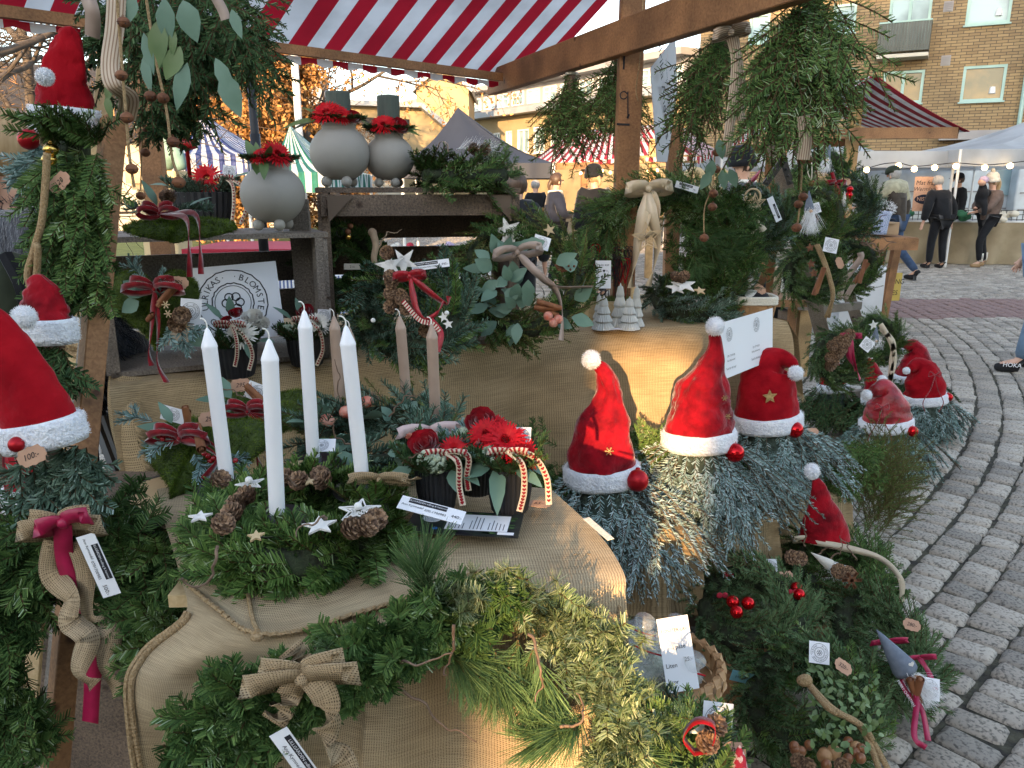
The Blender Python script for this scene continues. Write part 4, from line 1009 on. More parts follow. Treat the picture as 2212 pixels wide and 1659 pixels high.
# striped market stalls: timber frame with a cloth roof
def sheet(M,a,b,c,d,w_,nu=14,nv=8,sag=.03,drop=0,rip=0):
    """cloth quad a-b (eave) to d-c (ridge); UV x in metres along the eave"""
    a,b,c,d=[Vector(q) for q in (a,b,c,d)]
    def fn(u,v):
        p=a.lerp(b,u).lerp(d.lerp(c,u),v);p.z -= sag*math.sin(math.pi*v)+rip*abs(math.sin(u*17))*(1-v);return p
    M.grid(fn,nu,nv,w_,2)
def stall_far(label,posts,beams,sheets,valances=(),origin=None,wood_='timber',fm='awning_fine',bs=.11):
    o=Vector(origin) if origin else Vector((posts[0][0].x,posts[0][0].y,0));t=thing('market_stall',label,'market stall',o)
    for p0,p1,m_ in posts:M=MB();M.beam(p0,p1,bs,bs,(0,1,0));M.build('post',m_,t)
    for p0,p1,m_ in beams:M=MB();M.beam(p0,p1,bs*.6,bs);M.build('beam',m_,t)
    for s_ in sheets:M=MB();sheet(M,*s_);M.build('awning',fm,t,smooth=True,solid=.004)
    for (a,b,h) in valances:
        M=MB();a,b=Vector(a),Vector(b);M.grid(lambda u,v:a.lerp(b,u)+Vector((0,-.01-.008*math.sin(u*60),-h*v*(.75+.25*abs(math.sin(u*(b-a).length*21))))),80,2,(b-a).length,h);M.build('valance',fm,t)
    return t
Yt=13
stall_far('red striped market stall with a lit orange beam behind the timber post',
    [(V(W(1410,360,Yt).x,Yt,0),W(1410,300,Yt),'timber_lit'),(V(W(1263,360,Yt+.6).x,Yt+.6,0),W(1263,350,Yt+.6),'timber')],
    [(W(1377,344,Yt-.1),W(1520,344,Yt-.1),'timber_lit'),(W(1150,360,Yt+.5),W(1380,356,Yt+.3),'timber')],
    [(W(1136,357,Yt+1),W(1500,333,Yt-.2),W(1430,268,Yt+1),W(1225,285,Yt+2.6),3.1),(W(1515,338,Yt-.3),W(1560,330,Yt+3),W(1470,272,Yt+3),W(1425,272,Yt+.6),2.4)],
    [(W(1136,357,Yt+1),W(1330,343,Yt+.2),.07),(W(1380,341,Yt-.1),W(1515,338,Yt-.3),.07)])
Yu=11
stall_far('red striped stall awning sloping up behind the seller with a beanie',
    [(V(W(1668,360,Yu).x,Yu,0),W(1668,300,Yu),'timber')],[(W(1548,322,Yu),W(1700,322,Yu),'timber')],
    [(W(1508,342,Yu+.4),W(1660,262,Yu-2.2),W(1760,235,Yu),W(1600,300,Yu+2.5),3.0)],[(W(1508,342,Yu+.4),W(1660,262,Yu-2.2),.09)])
Yr=8.6
gp=lambda px,Y:V(W(px,400,Y).x,Y,0)
stall_far('red striped market stall with pale timber post beside the honey sign',
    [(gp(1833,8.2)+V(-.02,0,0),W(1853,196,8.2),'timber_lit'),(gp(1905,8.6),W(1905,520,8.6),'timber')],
    [(W(1788,288,8.1),W(2070,287,7.4),'timber'),(W(1740,310,9.5),W(1860,305,9.3),'timber')],
    [(W(2095,284,7.3),W(1935,296,10.2),W(1730,215,10.4),W(1890,161,7.8),1.35),(W(1890,162,7.8),W(1760,222,10.4),W(1640,270,10.4),W(1700,262,8.0),1.3)],bs=.1)
t=thing('market_table','small rough timber table of the honey stall','table',gp(1900,8.5));a,b=W(1850,513,8.5),W(1952,513,8.5)
M=MB();M.beam(a,b,.6,.035);M.beam(a+V(0,-.31,-.05),b+V(0,-.31,-.05),.03,.12);M.build('tabletop','timber',t)
for px in (1862,1940):M=MB();M.beam(gp(px,8.7),W(px,516,8.7),.08,.08,(0,1,0));M.build('leg','timber',t)
t=thing('cardboard_box','flat cardboard box on the honey stall table','box',W(1885,505,8.5));M=MB();M.beam(W(1844,492,8.5),W(1925,492,8.5),.35,.13,chamfer=.004);M.build('box_body','cardboard',t)
M=MB();M.beam(W(1866,481.5,8.4),W(1925,481.5,8.4),.2,.012);M.build('flap','cardboard',t)
t=thing('gift_sock','blue dotted sock with white fluffy top on the cardboard box','sock',W(1903,500,8.2));M=MB();M.tube(catmull([W(1898,506,8.2),W(1901,480,8.2),W(1907,455,8.2)],8),lambda s_:.075+.02*s_,12);M.build('sock_leg','boot_blue_print',t,smooth=True)
F=Fol();k=500;u_=rnd_unit(k);fuzz(F,np.array(W(1907,450,8.2))+u_*[.11,.09,.07],u_,.03,.006,.5);F.build('fluffy_cuff','fuzz',t)
def honey():
    c=W(1925,621,8.9);t=thing('wooden_sign','yellow painted wooden sign on a stick beside the stall post','sign',gp(1925,8.9));C_=Card(c,(1,.2,0),(.02,0,1));k=8.9/FPX
    M=MB();C_.slab(M,-30*k,-29*k,24*k,31*k,.02);M.build('board','yellow_board',t);M=MB();M.beam(gp(1919,8.95),c+V(0,.05,0),.05,.03,(0,1,0));M.build('stake','timber_lit',t)
    M=MB();C_.write(M,'HONUNG',-4*k,12*k,15*k,h=.003,slant=.1);C_.write(M,'SÄLJES',-4*k,-12*k,15*k,h=.003,slant=.1);M.build('lettering','ink',t)
honey()
# far flower table seen through the crates, goods on it
t=thing('market_table','long table with checked cloth behind the crates','table',gp(900,6.2));a,b=W(560,540,6.2),W(1040,540,6.6);a.z=b.z=.82
M=MB();M.beam(a,b,.9,.03);M.build('tabletop','white_plastic',t)
M=MB();M.grid(lambda u,v:Vector((lerp(a.x,b.x,u),lerp(a.y,b.y,u)-.47-.02*math.sin(u*50)*v,.84*(1-v*.95))),60,2,2,.8);M.build('tablecloth','check_cloth',t,smooth=True)
cols=['red_cloth','green_cloth','cloth_cream','red_cloth','cardboard','cloth_lilac']
for k in range(14):
    p=a.lerp(b,(k+.5)/14)+V(0,random.uniform(-.2,.1),.02);t=thing('potted_flower','small potted plant with %s blossoms at the %s of the checked table' % (['red','green','cream','crimson','brown','lilac'][k % 6],['left end','middle','right end'][k // 6]),'plant',p,'potted flowers on the checked table');M=MB();M.lathe([(.035,0),(.05,.09),(.045,.09)],p,(0,0,1),10);M.build('pot','cardboard',t)
    M=MB();[M.ball(p+V(random.uniform(-.06,.06),random.uniform(-.05,.05),.12+random.uniform(0,.06)),.03,6,5) for _ in range(9)];M.build('blossom',cols[k % 6],t,smooth=True)
t=thing('garden_table','low table under a bright red cloth behind the left crate','table',gp(600,4.4));M=MB();q=W(440,535,4.4);q2=W(700,525,4.4);q2.z=q.z;M.beam(q,q2,.6,.03);M.build('tablecloth','red_cloth',t)
for px in (450,690):M=MB();M.beam(gp(px,4.4),V(gp(px,4.4).x,4.4,q.z),.04,.04,(0,1,0));M.build('leg','frame_white',t)
# wreaths for sale and blue crate at the far stall
for px,py,lb in ((1500,388,'yellow lit straw wreath with red candle at the far stall'),(1553,390,'green bound straw ring hanging right of the yellow straw wreath'),(1575,425,'third straw ring hanging low at the far stall')):
    c=W(px,py,9.5);t=thing('straw_wreath',lb,'wreath',c);M=MB();R=.115;M.tube([c+V(math.cos(g)*R,0,math.sin(g)*R) for g in np.linspace(0,6.283,25)],.035,8);M.build('straw_ring','limestone',t,smooth=True)
    F=Fol();wreath_fol(F,c+V(0,.03,0),.135,.03,(0,-1,0),kind='spruce',count=60,L=.06,n=16);F.build('greenery','spruce',t)
c=W(1490,425,10.5);t=thing('blue_crate','blue plastic crate behind the beanie wearer','crate',gp(1290,10));M=MB();M.beam(W(1292,432,11.6),W(1328,432,11.6),.4,.22);M.build('crate_body','blue_crate',t)
M=MB();M.beam(gp(1310,11.6),V(gp(1310,11.6).x,11.6,W(1292,445,11.6).z),.3,.3,(0,1,0));M.build('crate_stand','cardboard',t)
# iron trellis and small lights of the far stall
t=thing('string_lights','warm fairy lights along the far stall beam','string lights',W(1400,380,12.6));M=MB();pts=catmull([W(1240,372,12.6),W(1290,362,12.6),W(1350,372,12.6),W(1420,362,12.5),W(1500,356,12.4)],40);M.tube(pts,.006,4);M.build('cord','black_metal',t)
for k in range(1,12):M=MB();M.ball(pts[k*3]-V(0,0,.04),.022,8,6);M.build('bulb','bulb',t)
# ================================================================ PEOPLE
def person(label,foot,H,face,top,legs='cloth_black',hair='hair_brown',shoes='cloth_shoe',pose=None,hatm=None,hatkind=None,bulk=1.0,hairlen=0,collar=None,stride=.1,trunk_lean=0,sole=None,top2=None):
    """one continuous body with clothes over it; face = direction the person looks (radians, world)"""
    t=thing('person',label,'person',(foot[0],foot[1],0));k=H/1.75;pose=pose or {}
    f=Vector((math.cos(face),math.sin(face),0));r=Vector((f.y,-f.x,0));o=Vector((foot[0],foot[1],0));ln=trunk_lean
    def Q(x,y,z):
        y2=y+ln*max(0,z-.95);return o+(r*x+f*y2+Vector((0,0,z)))*k
    J=dict(pelvis=(0,0,.95),waist=(0,.01,1.08),chest=(0,.0,1.28),neck=(0,.0,1.47),head=(0,.03,1.6),crown=(0,.02,1.70),
             shl=(-.18,0,1.40),shr=(.18,0,1.40),ell=(-.25,-.03,1.13),elr=(.25,-.03,1.13),wrl=(-.26,.08,.90),wrr=(.26,.08,.90),
             hpl=(-.1,0,.90),hpr=(.1,0,.90),knl=(-.11,stride*.5+.03,.50),knr=(.11,-stride*.3+.03,.50),anl=(-.11,stride,.09),anr=(.11,-stride,.09),tol=(-.12,stride+.17,.035),tor=(.12,-stride+.17,.035))
    J.update(pose);P={a:Q(*b) for a,b in J.items()}
    nm=list(J);ix={a:i for i,a in enumerate(nm)};vs_=[P[a] for a in nm]
    ed=[('pelvis','waist'),('waist','chest'),('chest','neck'),('neck','head'),('head','crown'),('chest','shl'),('chest','shr'),('shl','ell'),('shr','elr'),('ell','wrl'),('elr','wrr'),('pelvis','hpl'),('pelvis','hpr'),('hpl','knl'),('hpr','knr'),('knl','anl'),('knr','anr'),('anl','tol'),('anr','tor')]
    ed=[(ix[a],ix[b]) for a,b in ed]
    rd=dict(pelvis=.12,waist=.11,chest=.125,neck=.05,head=.085,crown=.07,shl=.06,shr=.06,ell=.042,elr=.042,wrl=.027,wrr=.027,hpl=.085,hpr=.085,knl=.058,knr=.058,anl=.04,anr=.04,tol=.03,tor=.03)
    rr=[rd[a]*k for a in nm]
    for s_ in ('l','r'):
        wv=P['wr'+s_];d=(wv-P['el'+s_]).normalized();sd_=d.cross(f).normalized() if abs(d.dot(f)) < .9 else r
        i=len(vs_);vs_.append(wv+d*.06*k);rr.append(.024*k);ed.append((ix['wr'+s_],i))
        for q,(sp_,l) in enumerate(((-.03,.085),(-.011,.1),(.01,.095),(.028,.075))):
            j=len(vs_);vs_.append(wv+(d*(.06+l*.5)+f*sp_)*k);rr.append(.009*k);ed.append((i,j))
            vs_.append(wv+(d*(.06+l*.85)+f*sp_*1.1+sd_*-.015)*k);rr.append(.007*k);ed.append((j,j+1))
        j=len(vs_);vs_.append(wv+(d*.06+f*.045)*k);rr.append(.010*k);ed.append((i,j))
    b=skin_mesh(vs_,ed,rr,0,'body','skin',t)
    hd=P['head'];up=(P['crown']-P['neck']).normalized()
    M=MB();M.ball(hd+f*.09*k-up*.0*k,.016*k,8,6,(1,1,1.3));[M.ball(hd+r*s_*.085*k-up*.01,.022*k,8,6,(.6,1,1.4)) for s_ in (-1,1)];M.build('face','skin',t,smooth=True)
    M=MB();[M.ball(hd+f*.083*k+r*s_*.032*k+up*.022*k,.009*k,8,6) for s_ in (-1,1)];M.build('eyes','ink',t)
    # trousers, jacket, shoes
    tj=['pelvis','hpl','hpr','knl','knr','anl','anr'];skin_mesh([P[a] for a in tj],[(0,1),(0,2),(1,3),(2,4),(3,5),(4,6)],[.135*k*bulk ** .5,.105*k,.105*k,.078*k,.078*k,.062*k,.062*k],0,'trousers',legs,t)
    B_=bulk;hem=Q(0,0,J['pelvis'][2]-.06)
    jj=[hem,P['waist'],P['chest'],Q(0,0,1.42),P['shl'],P['shr'],P['ell'],P['elr'],P['ell'].lerp(P['wrl'],.9),P['elr'].lerp(P['wrr'],.9),P['neck']-up*.01]
    skin_mesh(jj,[(0,1),(1,2),(2,3),(3,10),(2,4),(2,5),(4,6),(5,7),(6,8),(7,9)],[.16*k*B_,.155*k*B_,.165*k*B_,.12*k,.09*k*B_,.09*k*B_,.07*k*B_,.07*k*B_,.05*k*B_,.05*k*B_,.075*k],1,'jacket',top,t)
    if top2:   # pale yoke over shoulders
        M=MB();c=P['chest'].lerp(P['neck'],.62)
        skin_mesh([c,P['shl']+V(0,0,.01),P['shr']+V(0,0,.01),P['shl'].lerp(P['ell'],.8),P['shr'].lerp(P['elr'],.8)],[(0,1),(0,2),(1,3),(2,4)],[.15*k*B_,.105*k*B_,.105*k*B_,.085*k*B_,.085*k*B_],0,'jacket_yoke',top2,t)
    for s_ in ('l','r'):
        a,b2=P['an'+s_],P['to'+s_];dd=(b2-a);dd.z=0;dd.normalize();q=V(a.x,a.y,max(.04,b2.z)) 
        skin_mesh([a+V(0,0,.03),q-dd*.04*k+V(0,0,.01),q+dd*.09*k,q+dd*.19*k-V(0,0,.005)],[(0,1),(1,2),(2,3)],[.055*k,(.05*k,.055*k),(.048*k,.05*k),(.04*k,.032*k)],1,'shoe',shoes,t)
    if hair:
        M=MB();i0=len(M.v);c=hd-f*.018*k+up*.035*k;M.ball(c,.105*k,16,10,(1,1,1.02),.12,9)
        h=M.build('hair',hair,t,smooth=True);
        for v in h.data.vertices:
            q=v.co+o-c
            if q.dot(f) > .045*k and q.dot(up) < .06*k:v.co -= f*(q.dot(f)-.04*k)
        if hairlen:
            M=MB();M.tube(catmull([hd-f*.09*k+up*.03,hd-f*.13*k-up*.05,hd-f*.11*k-up*hairlen],8),lambda s_:(.07 if hairlen > .14 else .035)*k*(1-.55*s_),10);M.build('hair_length',hair,t,smooth=True)
    if hatkind == 'cap':
        M=MB();c=hd+up*.05*k;M.lathe([(.112*k,-.01),(.115*k,.03),(.10*k,.075),(.06*k,.105),(.002,.115)],c,up,20);cp=M.build('cap',hatm,t,smooth=True)
        M=MB();pts=[c+f*(.10+.075*math.cos(a))*k+r*.085*math.sin(a)*k-up*.01 for a in np.linspace(-1.6,1.6,12)];M.prism(pts,.008,up);M.build('visor',hatm,cp)
    elif hatkind in ('beanie','bobble'):
        M=MB();c=hd+up*.03*k;M.lathe([(.113*k,-.02),(.122*k,.02),(.118*k,.06),(.108*k,.11),(.07*k,.15),(.002,.165)],c,up,20);M.lathe([(.112*k,-.03),(.128*k,-.02),(.128*k,.03),(.115*k,.035)],c,up,20)
        if hatkind == 'bobble':M.ball(c+up*.19*k,.04*k,10,8,(1,1,1),.2)
        M.build('knit_hat',hatm,t,smooth=True)
    if collar:M=MB();M.tube([P['neck']+(r*math.cos(a)+f*math.sin(a))*.085*k-up*.02 for a in np.linspace(0,6.283,17)],.035*k,8);M.build('collar',collar,t,smooth=True)
    return t,P,f,r,k
LEFT,RIGHTD,AWAY,TOWARD=rad(180),0,rad(90),rad(-90)
gx=lambda px,Y:W(px,400,Y).x
# man in cap reaching over the counter
t,P,f,r,k=person('man in dark cap and beige and brown jacket leaning at the counter',(gx(1942,12.9),12.9),1.80,rad(128),'cloth_brown','cloth_jeans','hair_grey',pose=dict(ell=(-.27,.22,1.22),wrl=(-.24,.5,1.12),elr=(.28,-.05,1.12),wrr=(.29,.05,.86),anl=(-.1,.12,.09),tol=(-.1,.28,.04),anr=(.12,-.38,.14),tor=(.12,-.26,.05),knr=(.1,-.05,.5)),hatm='cloth_olive',hatkind='cap',bulk=1.16,top2='cloth_khaki',trunk_lean=.12,collar='cloth_navy')
t,P,f,r,k=person('person in loose black jacket seen from behind at the counter',(gx(2043,14.6),14.6),1.69,rad(104),'cloth_black','cloth_black','hair_grey',pose=dict(ell=(-.3,.0,1.12),wrl=(-.33,.08,.86),elr=(.3,.0,1.12),wrr=(.34,.1,.86)),bulk=1.28,trunk_lean=.28,stride=.05)
person('dark dressed man with cap standing behind the counter pole',(gx(2072,16.3),16.3),1.74,rad(170),'cloth_black',hair='hair_brown',hatm='cloth_black',hatkind='cap',bulk=1.15)
t,P,f,r,k=person('woman in cream bobble hat carrying a small child',(gx(2146,14.9),14.9),1.70,rad(186),'cloth_taupe','cloth_black','hair_blond','boot_tan',pose=dict(elr=(.22,.16,1.14),wrr=(.0,.3,1.12),ell=(-.22,.16,1.12),wrl=(-.02,.3,1.05),knl=(-.1,.2,.5),anl=(-.12,.14,.09),tol=(-.12,.30,.04)),hatm='cloth_cream',hatkind='bobble',bulk=1.05,hairlen=.2,stride=.12)
for s_ in ('l','r'):
    M=MB();a=P['an'+s_];M.tube([a+V(0,0,.02),a+V(0,0,.17)],.05,10);M.build('sock','cloth_cream',t,smooth=True)
def baby(o):
    t=thing('child','small child in black snowsuit and pale pink hat held in arms','child',o);skin_mesh([o,o+V(0,0,.16),o+V(0,0,.26),o+V(-.03,-.04,.36),o+V(.1,.02,.2),o+V(.2,.0,.15),o+V(-.08,-.1,.17),o+V(.02,-.13,-.06),o+V(.0,-.16,-.24),o+V(.04,.1,-.06),o+V(.02,.12,-.24)],[(0,1),(1,2),(2,3),(1,4),(4,5),(1,6),(0,7),(7,8),(0,9),(9,10)],[.11,.12,.06,.075,.07,.05,.06,.06,.045,.06,.045],0,'body','cloth_black',t)
    M=MB();M.ball(o+V(-.05,-.05,.37),.07,12,9);M.build('face','skin',t,smooth=True);M=MB();M.ball(o+V(-.02,-.04,.41),.085,12,9,(1,1,.85));M.build('knit_hat','cloth_lilac',t,smooth=True)
baby(P['chest']+f*.24+V(0,-.05,-.06))
person('woman with ponytail and glasses in a dark blue puffer jacket',(gx(1200,11.8),11.8),1.69,rad(15),'cloth_navy',hairlen=.13,bulk=1.25,collar='cloth_cream',pose=dict(elr=(.27,.02,1.12),wrr=(.12,.25,1.12)))
person('person in black beanie and dark coat behind the fir garland',(gx(1285,10.6),10.6),1.74,rad(120),'cloth_black',hair='hair_blond',hatm='cloth_black',hatkind='beanie',bulk=1.3,hairlen=.1)
person('person in black quilted jacket half hidden behind the flat wreath',(gx(1115,6.8),6.8),1.62,rad(80),'cloth_black',bulk=1.25)
person('grey haired man in dark coat far behind the ponytail woman',(gx(1157,17),17),1.62,rad(100),'cloth_black',hair='hair_grey',bulk=1.1)
person('bearded seller in black beanie and grey coat with cream collar',(gx(1606,7.6),7.6),1.83,rad(200),'cloth_grey',hatm='cloth_black',hatkind='beanie',bulk=1.15,collar='cloth_cream')
t,P,f,r,k=person('walker in blue jeans and dark jacket cut off by the right edge',(gx(2296,6.35) ,6.35),1.78,rad(170),'cloth_navy','cloth_denim_light',pose=dict(anl=(-.1,.14,.09),tol=(-.1,.31,.04)),bulk=1.2)
C_=Card(P['anl']+V(-.10,-.075,.0),(-.96,-.1,-.1),(0,.1,1));C_=Card(P['tol']*.55+P['anl']*.45+V(0,-.066,.005),(1,-.17,-.05),(0,0,1));M=MB();C_.write(M,'HOKA',0,0,.05,h=.004);M.build('lettering','white_ink',t)
# woman in furry coat behind the left gnomes
t,P,f,r,k=person('long haired woman in dark furry coat behind the left fir bundle',(-1.46,2.33),1.72,rad(60),'fur_grey','cloth_black','hair_blond',pose=dict(elr=(.3,.0,1.1),wrr=(.3,.2,1.0)),bulk=1.2,hairlen=.34)
F=Fol();kk=5000;c=np.array(P['chest']-V(0,0,.1));u=rnd_unit(kk);fuzz(F,c+u*[.24,.2,.3],u+[0,0,-.7],.04,.004,.1,.5);c=np.array(P['elr']);u=rnd_unit(2500);fuzz(F,c+u*[.1,.1,.24],u+[0,0,-.8],.035,.004,.1,.5)
leaf_mat('dark_fur',[(0,(.03,.033,.04)),(1,(.16,.17,.2))],rough=.9);F.build('fur','dark_fur',t)
def bag():
    c=W(28,640,2.0);t=thing('backpack','dark olive backpack behind the red velvet gnome hat','backpack',(c.x,c.y,c.z-.1));M=MB();M.ball(c,.105,20,14,(.85,.7,1.1),.12,3);M.build('bag_body','cloth_olive',t,smooth=True)
    M=MB();M.tube(catmull([c+V(.03,-.05,.11),c+V(.07,-.07,.03),c+V(.065,-.06,-.08)],10),.018,6);M.build('strap','cloth_black',t)
    M=MB();M.beam(V(c.x,c.y,0),V(c.x,c.y,c.z-.1),.18,.2,(0,1,0));tag(M.build('wooden_crate','old_wood',origin=(c.x,c.y,0)),'dark upright crate holding the olive backpack','crate')
bag()
# ================================================================ THE STALL
PY3=3.0
t=thing('market_stall','large timber market stall with a red and white striped cloth roof','market stall',V(.43,PY3,0))
def stall():
    px=W(1353,370,PY3);M=MB();M.beam(V(px.x,PY3,0),V(px.x,PY3,2.75),.084,.084,(0,1,0),.004);post=M.build('post','timber',t)
    q=W(1347,84,PY3-.05);M=MB();M.lathe([(.002,0),(.017,0),(.017,.01),(.008,.012),(.008,.03),(.002,.03)],q,(0,-1,0),6);M.beam(q+V(-.012,-.02,-.012),q+V(.014,-.02,.014),.012,.012);M.build('bolt','dark_metal',post)
    C_=Card(W(1349,215,PY3-.0435),(1,0,0),(0,0,1));M=MB();k=3/FPX
    C_.ring(M,-2*k,8*k,7*k,2.2*k,a0=rad(20),a1=rad(340),seg=20);M.beam(C_.p(6*k,15*k,.001),C_.p(8*k,-33*k,.001),2.2*k,.001,C_.n);M.beam(C_.p(-14*k,-47*k,.001),C_.p(12*k,-48*k,.001),4*k,.001,C_.n);M.beam(C_.p(10*k,-28*k,.001),C_.p(7*k,-36*k,.001),4*k,.001,C_.n)
    M.build('marking','ink',post)
    M=MB();M.beam(W(1349,110,PY3-.044),W(1347,150,PY3-.044),.006,.003,(0,1,0));M.build('crack','ink',post)
    a,b=G(1062,178,2.0),G(1780,-70,2.0);off=V(0,.075,0);M=MB();M.beam(a+off*.3,b+off*.3,.045,.115,(0,0,1),.003);M.build('beam','timber',t)
    e0,e1=G(-260,-10,1.995),G(1082,167,1.995);M=MB();M.beam(e0,e1,.03,.034);M.build('beam','timber',t)
    # roof cloth, rising from the far eave towards us
    u=V(1.098,-.748,1.11).normalized();c0,c1=G(-330,-10,2.02),G(1152,176,2.02);L=(c1-c0).length
    def fn(s_,v):
        p=c0.lerp(c1,s_)+u*2.3*v;loose=max(0,1-s_*1.45);p.z += (.035*math.sin(s_*L*12.6)*loose*(1-v)-.05*math.sin(math.pi*v)*(1-abs(s_-.5)))
        return p
    M=MB();M.grid(fn,160,12,L*.9,2.3);M.build('awning','awning',t,smooth=True)
    M=MB();dn=e1-e0;M.grid(lambda s_,v:e0.lerp(e1,s_)+V(-.012,.02,-.017-.03*v*(.8+.2*math.sin(s_*130))),200,1,L*.9,.04);M.build('valance','awning',t)
    M=MB();q=W(340,434,3.3);M.beam(V(q.x,3.3,0),V(q.x,3.3,2.1),.085,.05,(0,1,0),.003);M.build('post','timber',t)
    q=W(1462,500,3.5);M=MB();M.beam(V(q.x,3.5,0),V(q.x-.03,3.5,1.75),.06,.06,(0,1,0));M.build('post','timber',t)
stall()
M=MB();q0=W(540,100,3.6);q1=W(553,320,3.6);M.tube([V(q1.x,3.6,0),V(q1.x,3.6,2.6)],.018,10);M.tube([V(q1.x,3.6,1.2),V(q1.x,3.6,1.72)],.022,10);tag(M.build('parasol_pole','black_pot',smooth=True,origin=(q1.x,3.6,0)),'dark green metal pole behind the left grey pot','pole')
# leaning timbers on the left
t=thing('timber_trestle','rough two tone timber trestle leg leaning at the left edge of the stall','trestle',G(128,1659,0)*.0+V(-.72,1.2,0))
M=MB();a,b=W(246,258,1.62),W(112,1740,1.22);M.beam(b,a,.040,.040,(.7,-.7,0),.002);M.build('leg','timber',t)
M=MB();a,b=W(234,264,1.66),W(103,1740,1.26);M.beam(b+V(-.022,.03,0),a+V(-.010,.03,0),.035,.03,(.7,-.7,0),.002);M.build('leg','grey_wood',t)
M=MB();a,b=W(240,60,1.85),W(140,1080,1.8);M.beam(b,a,.038,.02,(.1,-1,0),.002);tag(M.build('plank','pale_wood',origin=b),'pale ribbed plank leaning behind the trestle leg','plank')
M=MB();a,b=W(90,1200,1.5),W(58,1620,1.35);M.beam(b,a,.028,.02,(.3,-1,0),.002);tag(M.build('plank','pale_wood',origin=b),'narrow pale plank showing beneath the lower left garland','plank')
t=thing('folding_trestle','black metal folding trestle under the left end of the burlap table','trestle',G(260,1090))
for p0,p1 in ((W(205,905,1.95),W(268,1070,1.85)),(W(222,900,2.0),W(262,1010,1.95)),(W(268,1010,1.9),W(240,1075,1.85))):M=MB();M.beam(p0,p1,.016,.016,(0,-1,0));M.build('leg','black_metal',t)

# ------------------------------------------------ main table under burlap
EDG=[(236,836),(420,816),(700,785),(940,755),(1250,716),(1500,703),(1700,694)]
EP=[G(x,y,1.0) for x,y in EDG]
EC=catmull(EP,200)
def edge(u):k=min(199,int(u*200));return EC[k].lerp(EC[k+1],u*200-k)
tn=(EP[-1]-EP[0]).normalized();tb=V(-tn.y,tn.x,0)
def main_table():
    t=thing('display_table','long table draped in burlap with sunlit patches on its front','table',(EP[3].x,EP[3].y,0));M=MB()
    def fn(u,v):
        e=edge(u)
        if v < .3:p=e+tb*.85*(1-v/.3);p.z=1.0+.006*noise.noise(p*9);return p
        w_=(v-.3)/.7;d=w_*.86;r_=.045;o=r_*(1-math.exp(-d/.035)) 
        fold=(.022*math.sin(u*31+1.5*math.sin(u*9)+w_)+.018*math.sin(u*67+2)+.03*noise.noise(Vector((u*9,w_*2.2,3))))*min(1,w_*2.0)
        sw=.05*w_;p=e-tb*(o+fold+sw);p.z=1.0-d*1.0+(.02 if w_ <= 0 else .0)*0-.012*(1-math.exp(-d/.02));p += tn*.02*noise.noise(Vector((u*8,w_*5,9)))*w_;return p
    M.grid(fn,240,90,(EP[-1]-EP[0]).length,1.71);M.build('burlap_cover','burlap',t,smooth=True)
    # right end flap, hanging with a rounded free edge
    M=MB();a=EP[-1]+V(0,0,.004)
    def fl(u,v):
        p=a+tb*(.75*u)+tn*(.05+.05*math.sin(u*7)*v+.03*v)*min(1,v*4)+V(0,0,-.30*v*(1-.35*u));p -= tb*.04*(1-u)*v;return p
    M.grid(fl,40,24,.7,.3);M.build('burlap_flap','burlap',t,smooth=True)
    F=Fol();n_=260;uu=rng.random(n_)*.25;P=np.array([tuple(fl(x,.98)) for x in uu]);F.add(P,_n(np.array([0.1,-.1,-1])+rng.normal(0,.3,(n_,3))),.03,.0016,rnd_unit(n_),.5,.5);F.build('frayed_edge','jute_fibre',t)
    # frayed left end of the cloth
    M=MB();a=EP[0];q=[(236,800,2.06),(232,860,1.97),(240,930,1.93),(262,1010,1.9),(272,1060,1.88)];C_=[W(*x) for x in q];D_=[W(x[0]+62-i*4,x[1]+14-i*3,x[2]-.05) for i,x in enumerate(q)]
    L1,L2=catmull(C_,30),catmull(D_,30);M.grid(lambda u,v:L1[int(v*30)].lerp(L2[int(v*30)],u)+V(0,-.02*math.sin(math.pi*u),0),12,30,.09,.3);M.build('burlap_end','burlap',t,smooth=True)
    F=Fol();P=[];Dd=[]
    for k in range(700):
        s_=random.random();e=L2[int(s_*30)];P.append(tuple(e));Dd.append((.8,-.3,-.5))
    F.add(np.array(P),_n(np.array(Dd)+rng.normal(0,.3,(700,3))),.022,.0014,rnd_unit(700),np.clip(rng.normal(.5,.3,700),0,1),.4);F.build('frayed_edge','jute_fibre',t)
    for u in (.05,.95):
        e=edge(u);M=MB();M.beam(V(e.x,e.y,0)+tb*.6,V(e.x,e.y,.97)+tb*.6,.05,.05,(0,1,0));M.build('leg','timber',t)
leaf_mat('jute_fibre',[(0,(.34,.24,.12)),(1,(.58,.44,.26))],rough=.9)
main_table()

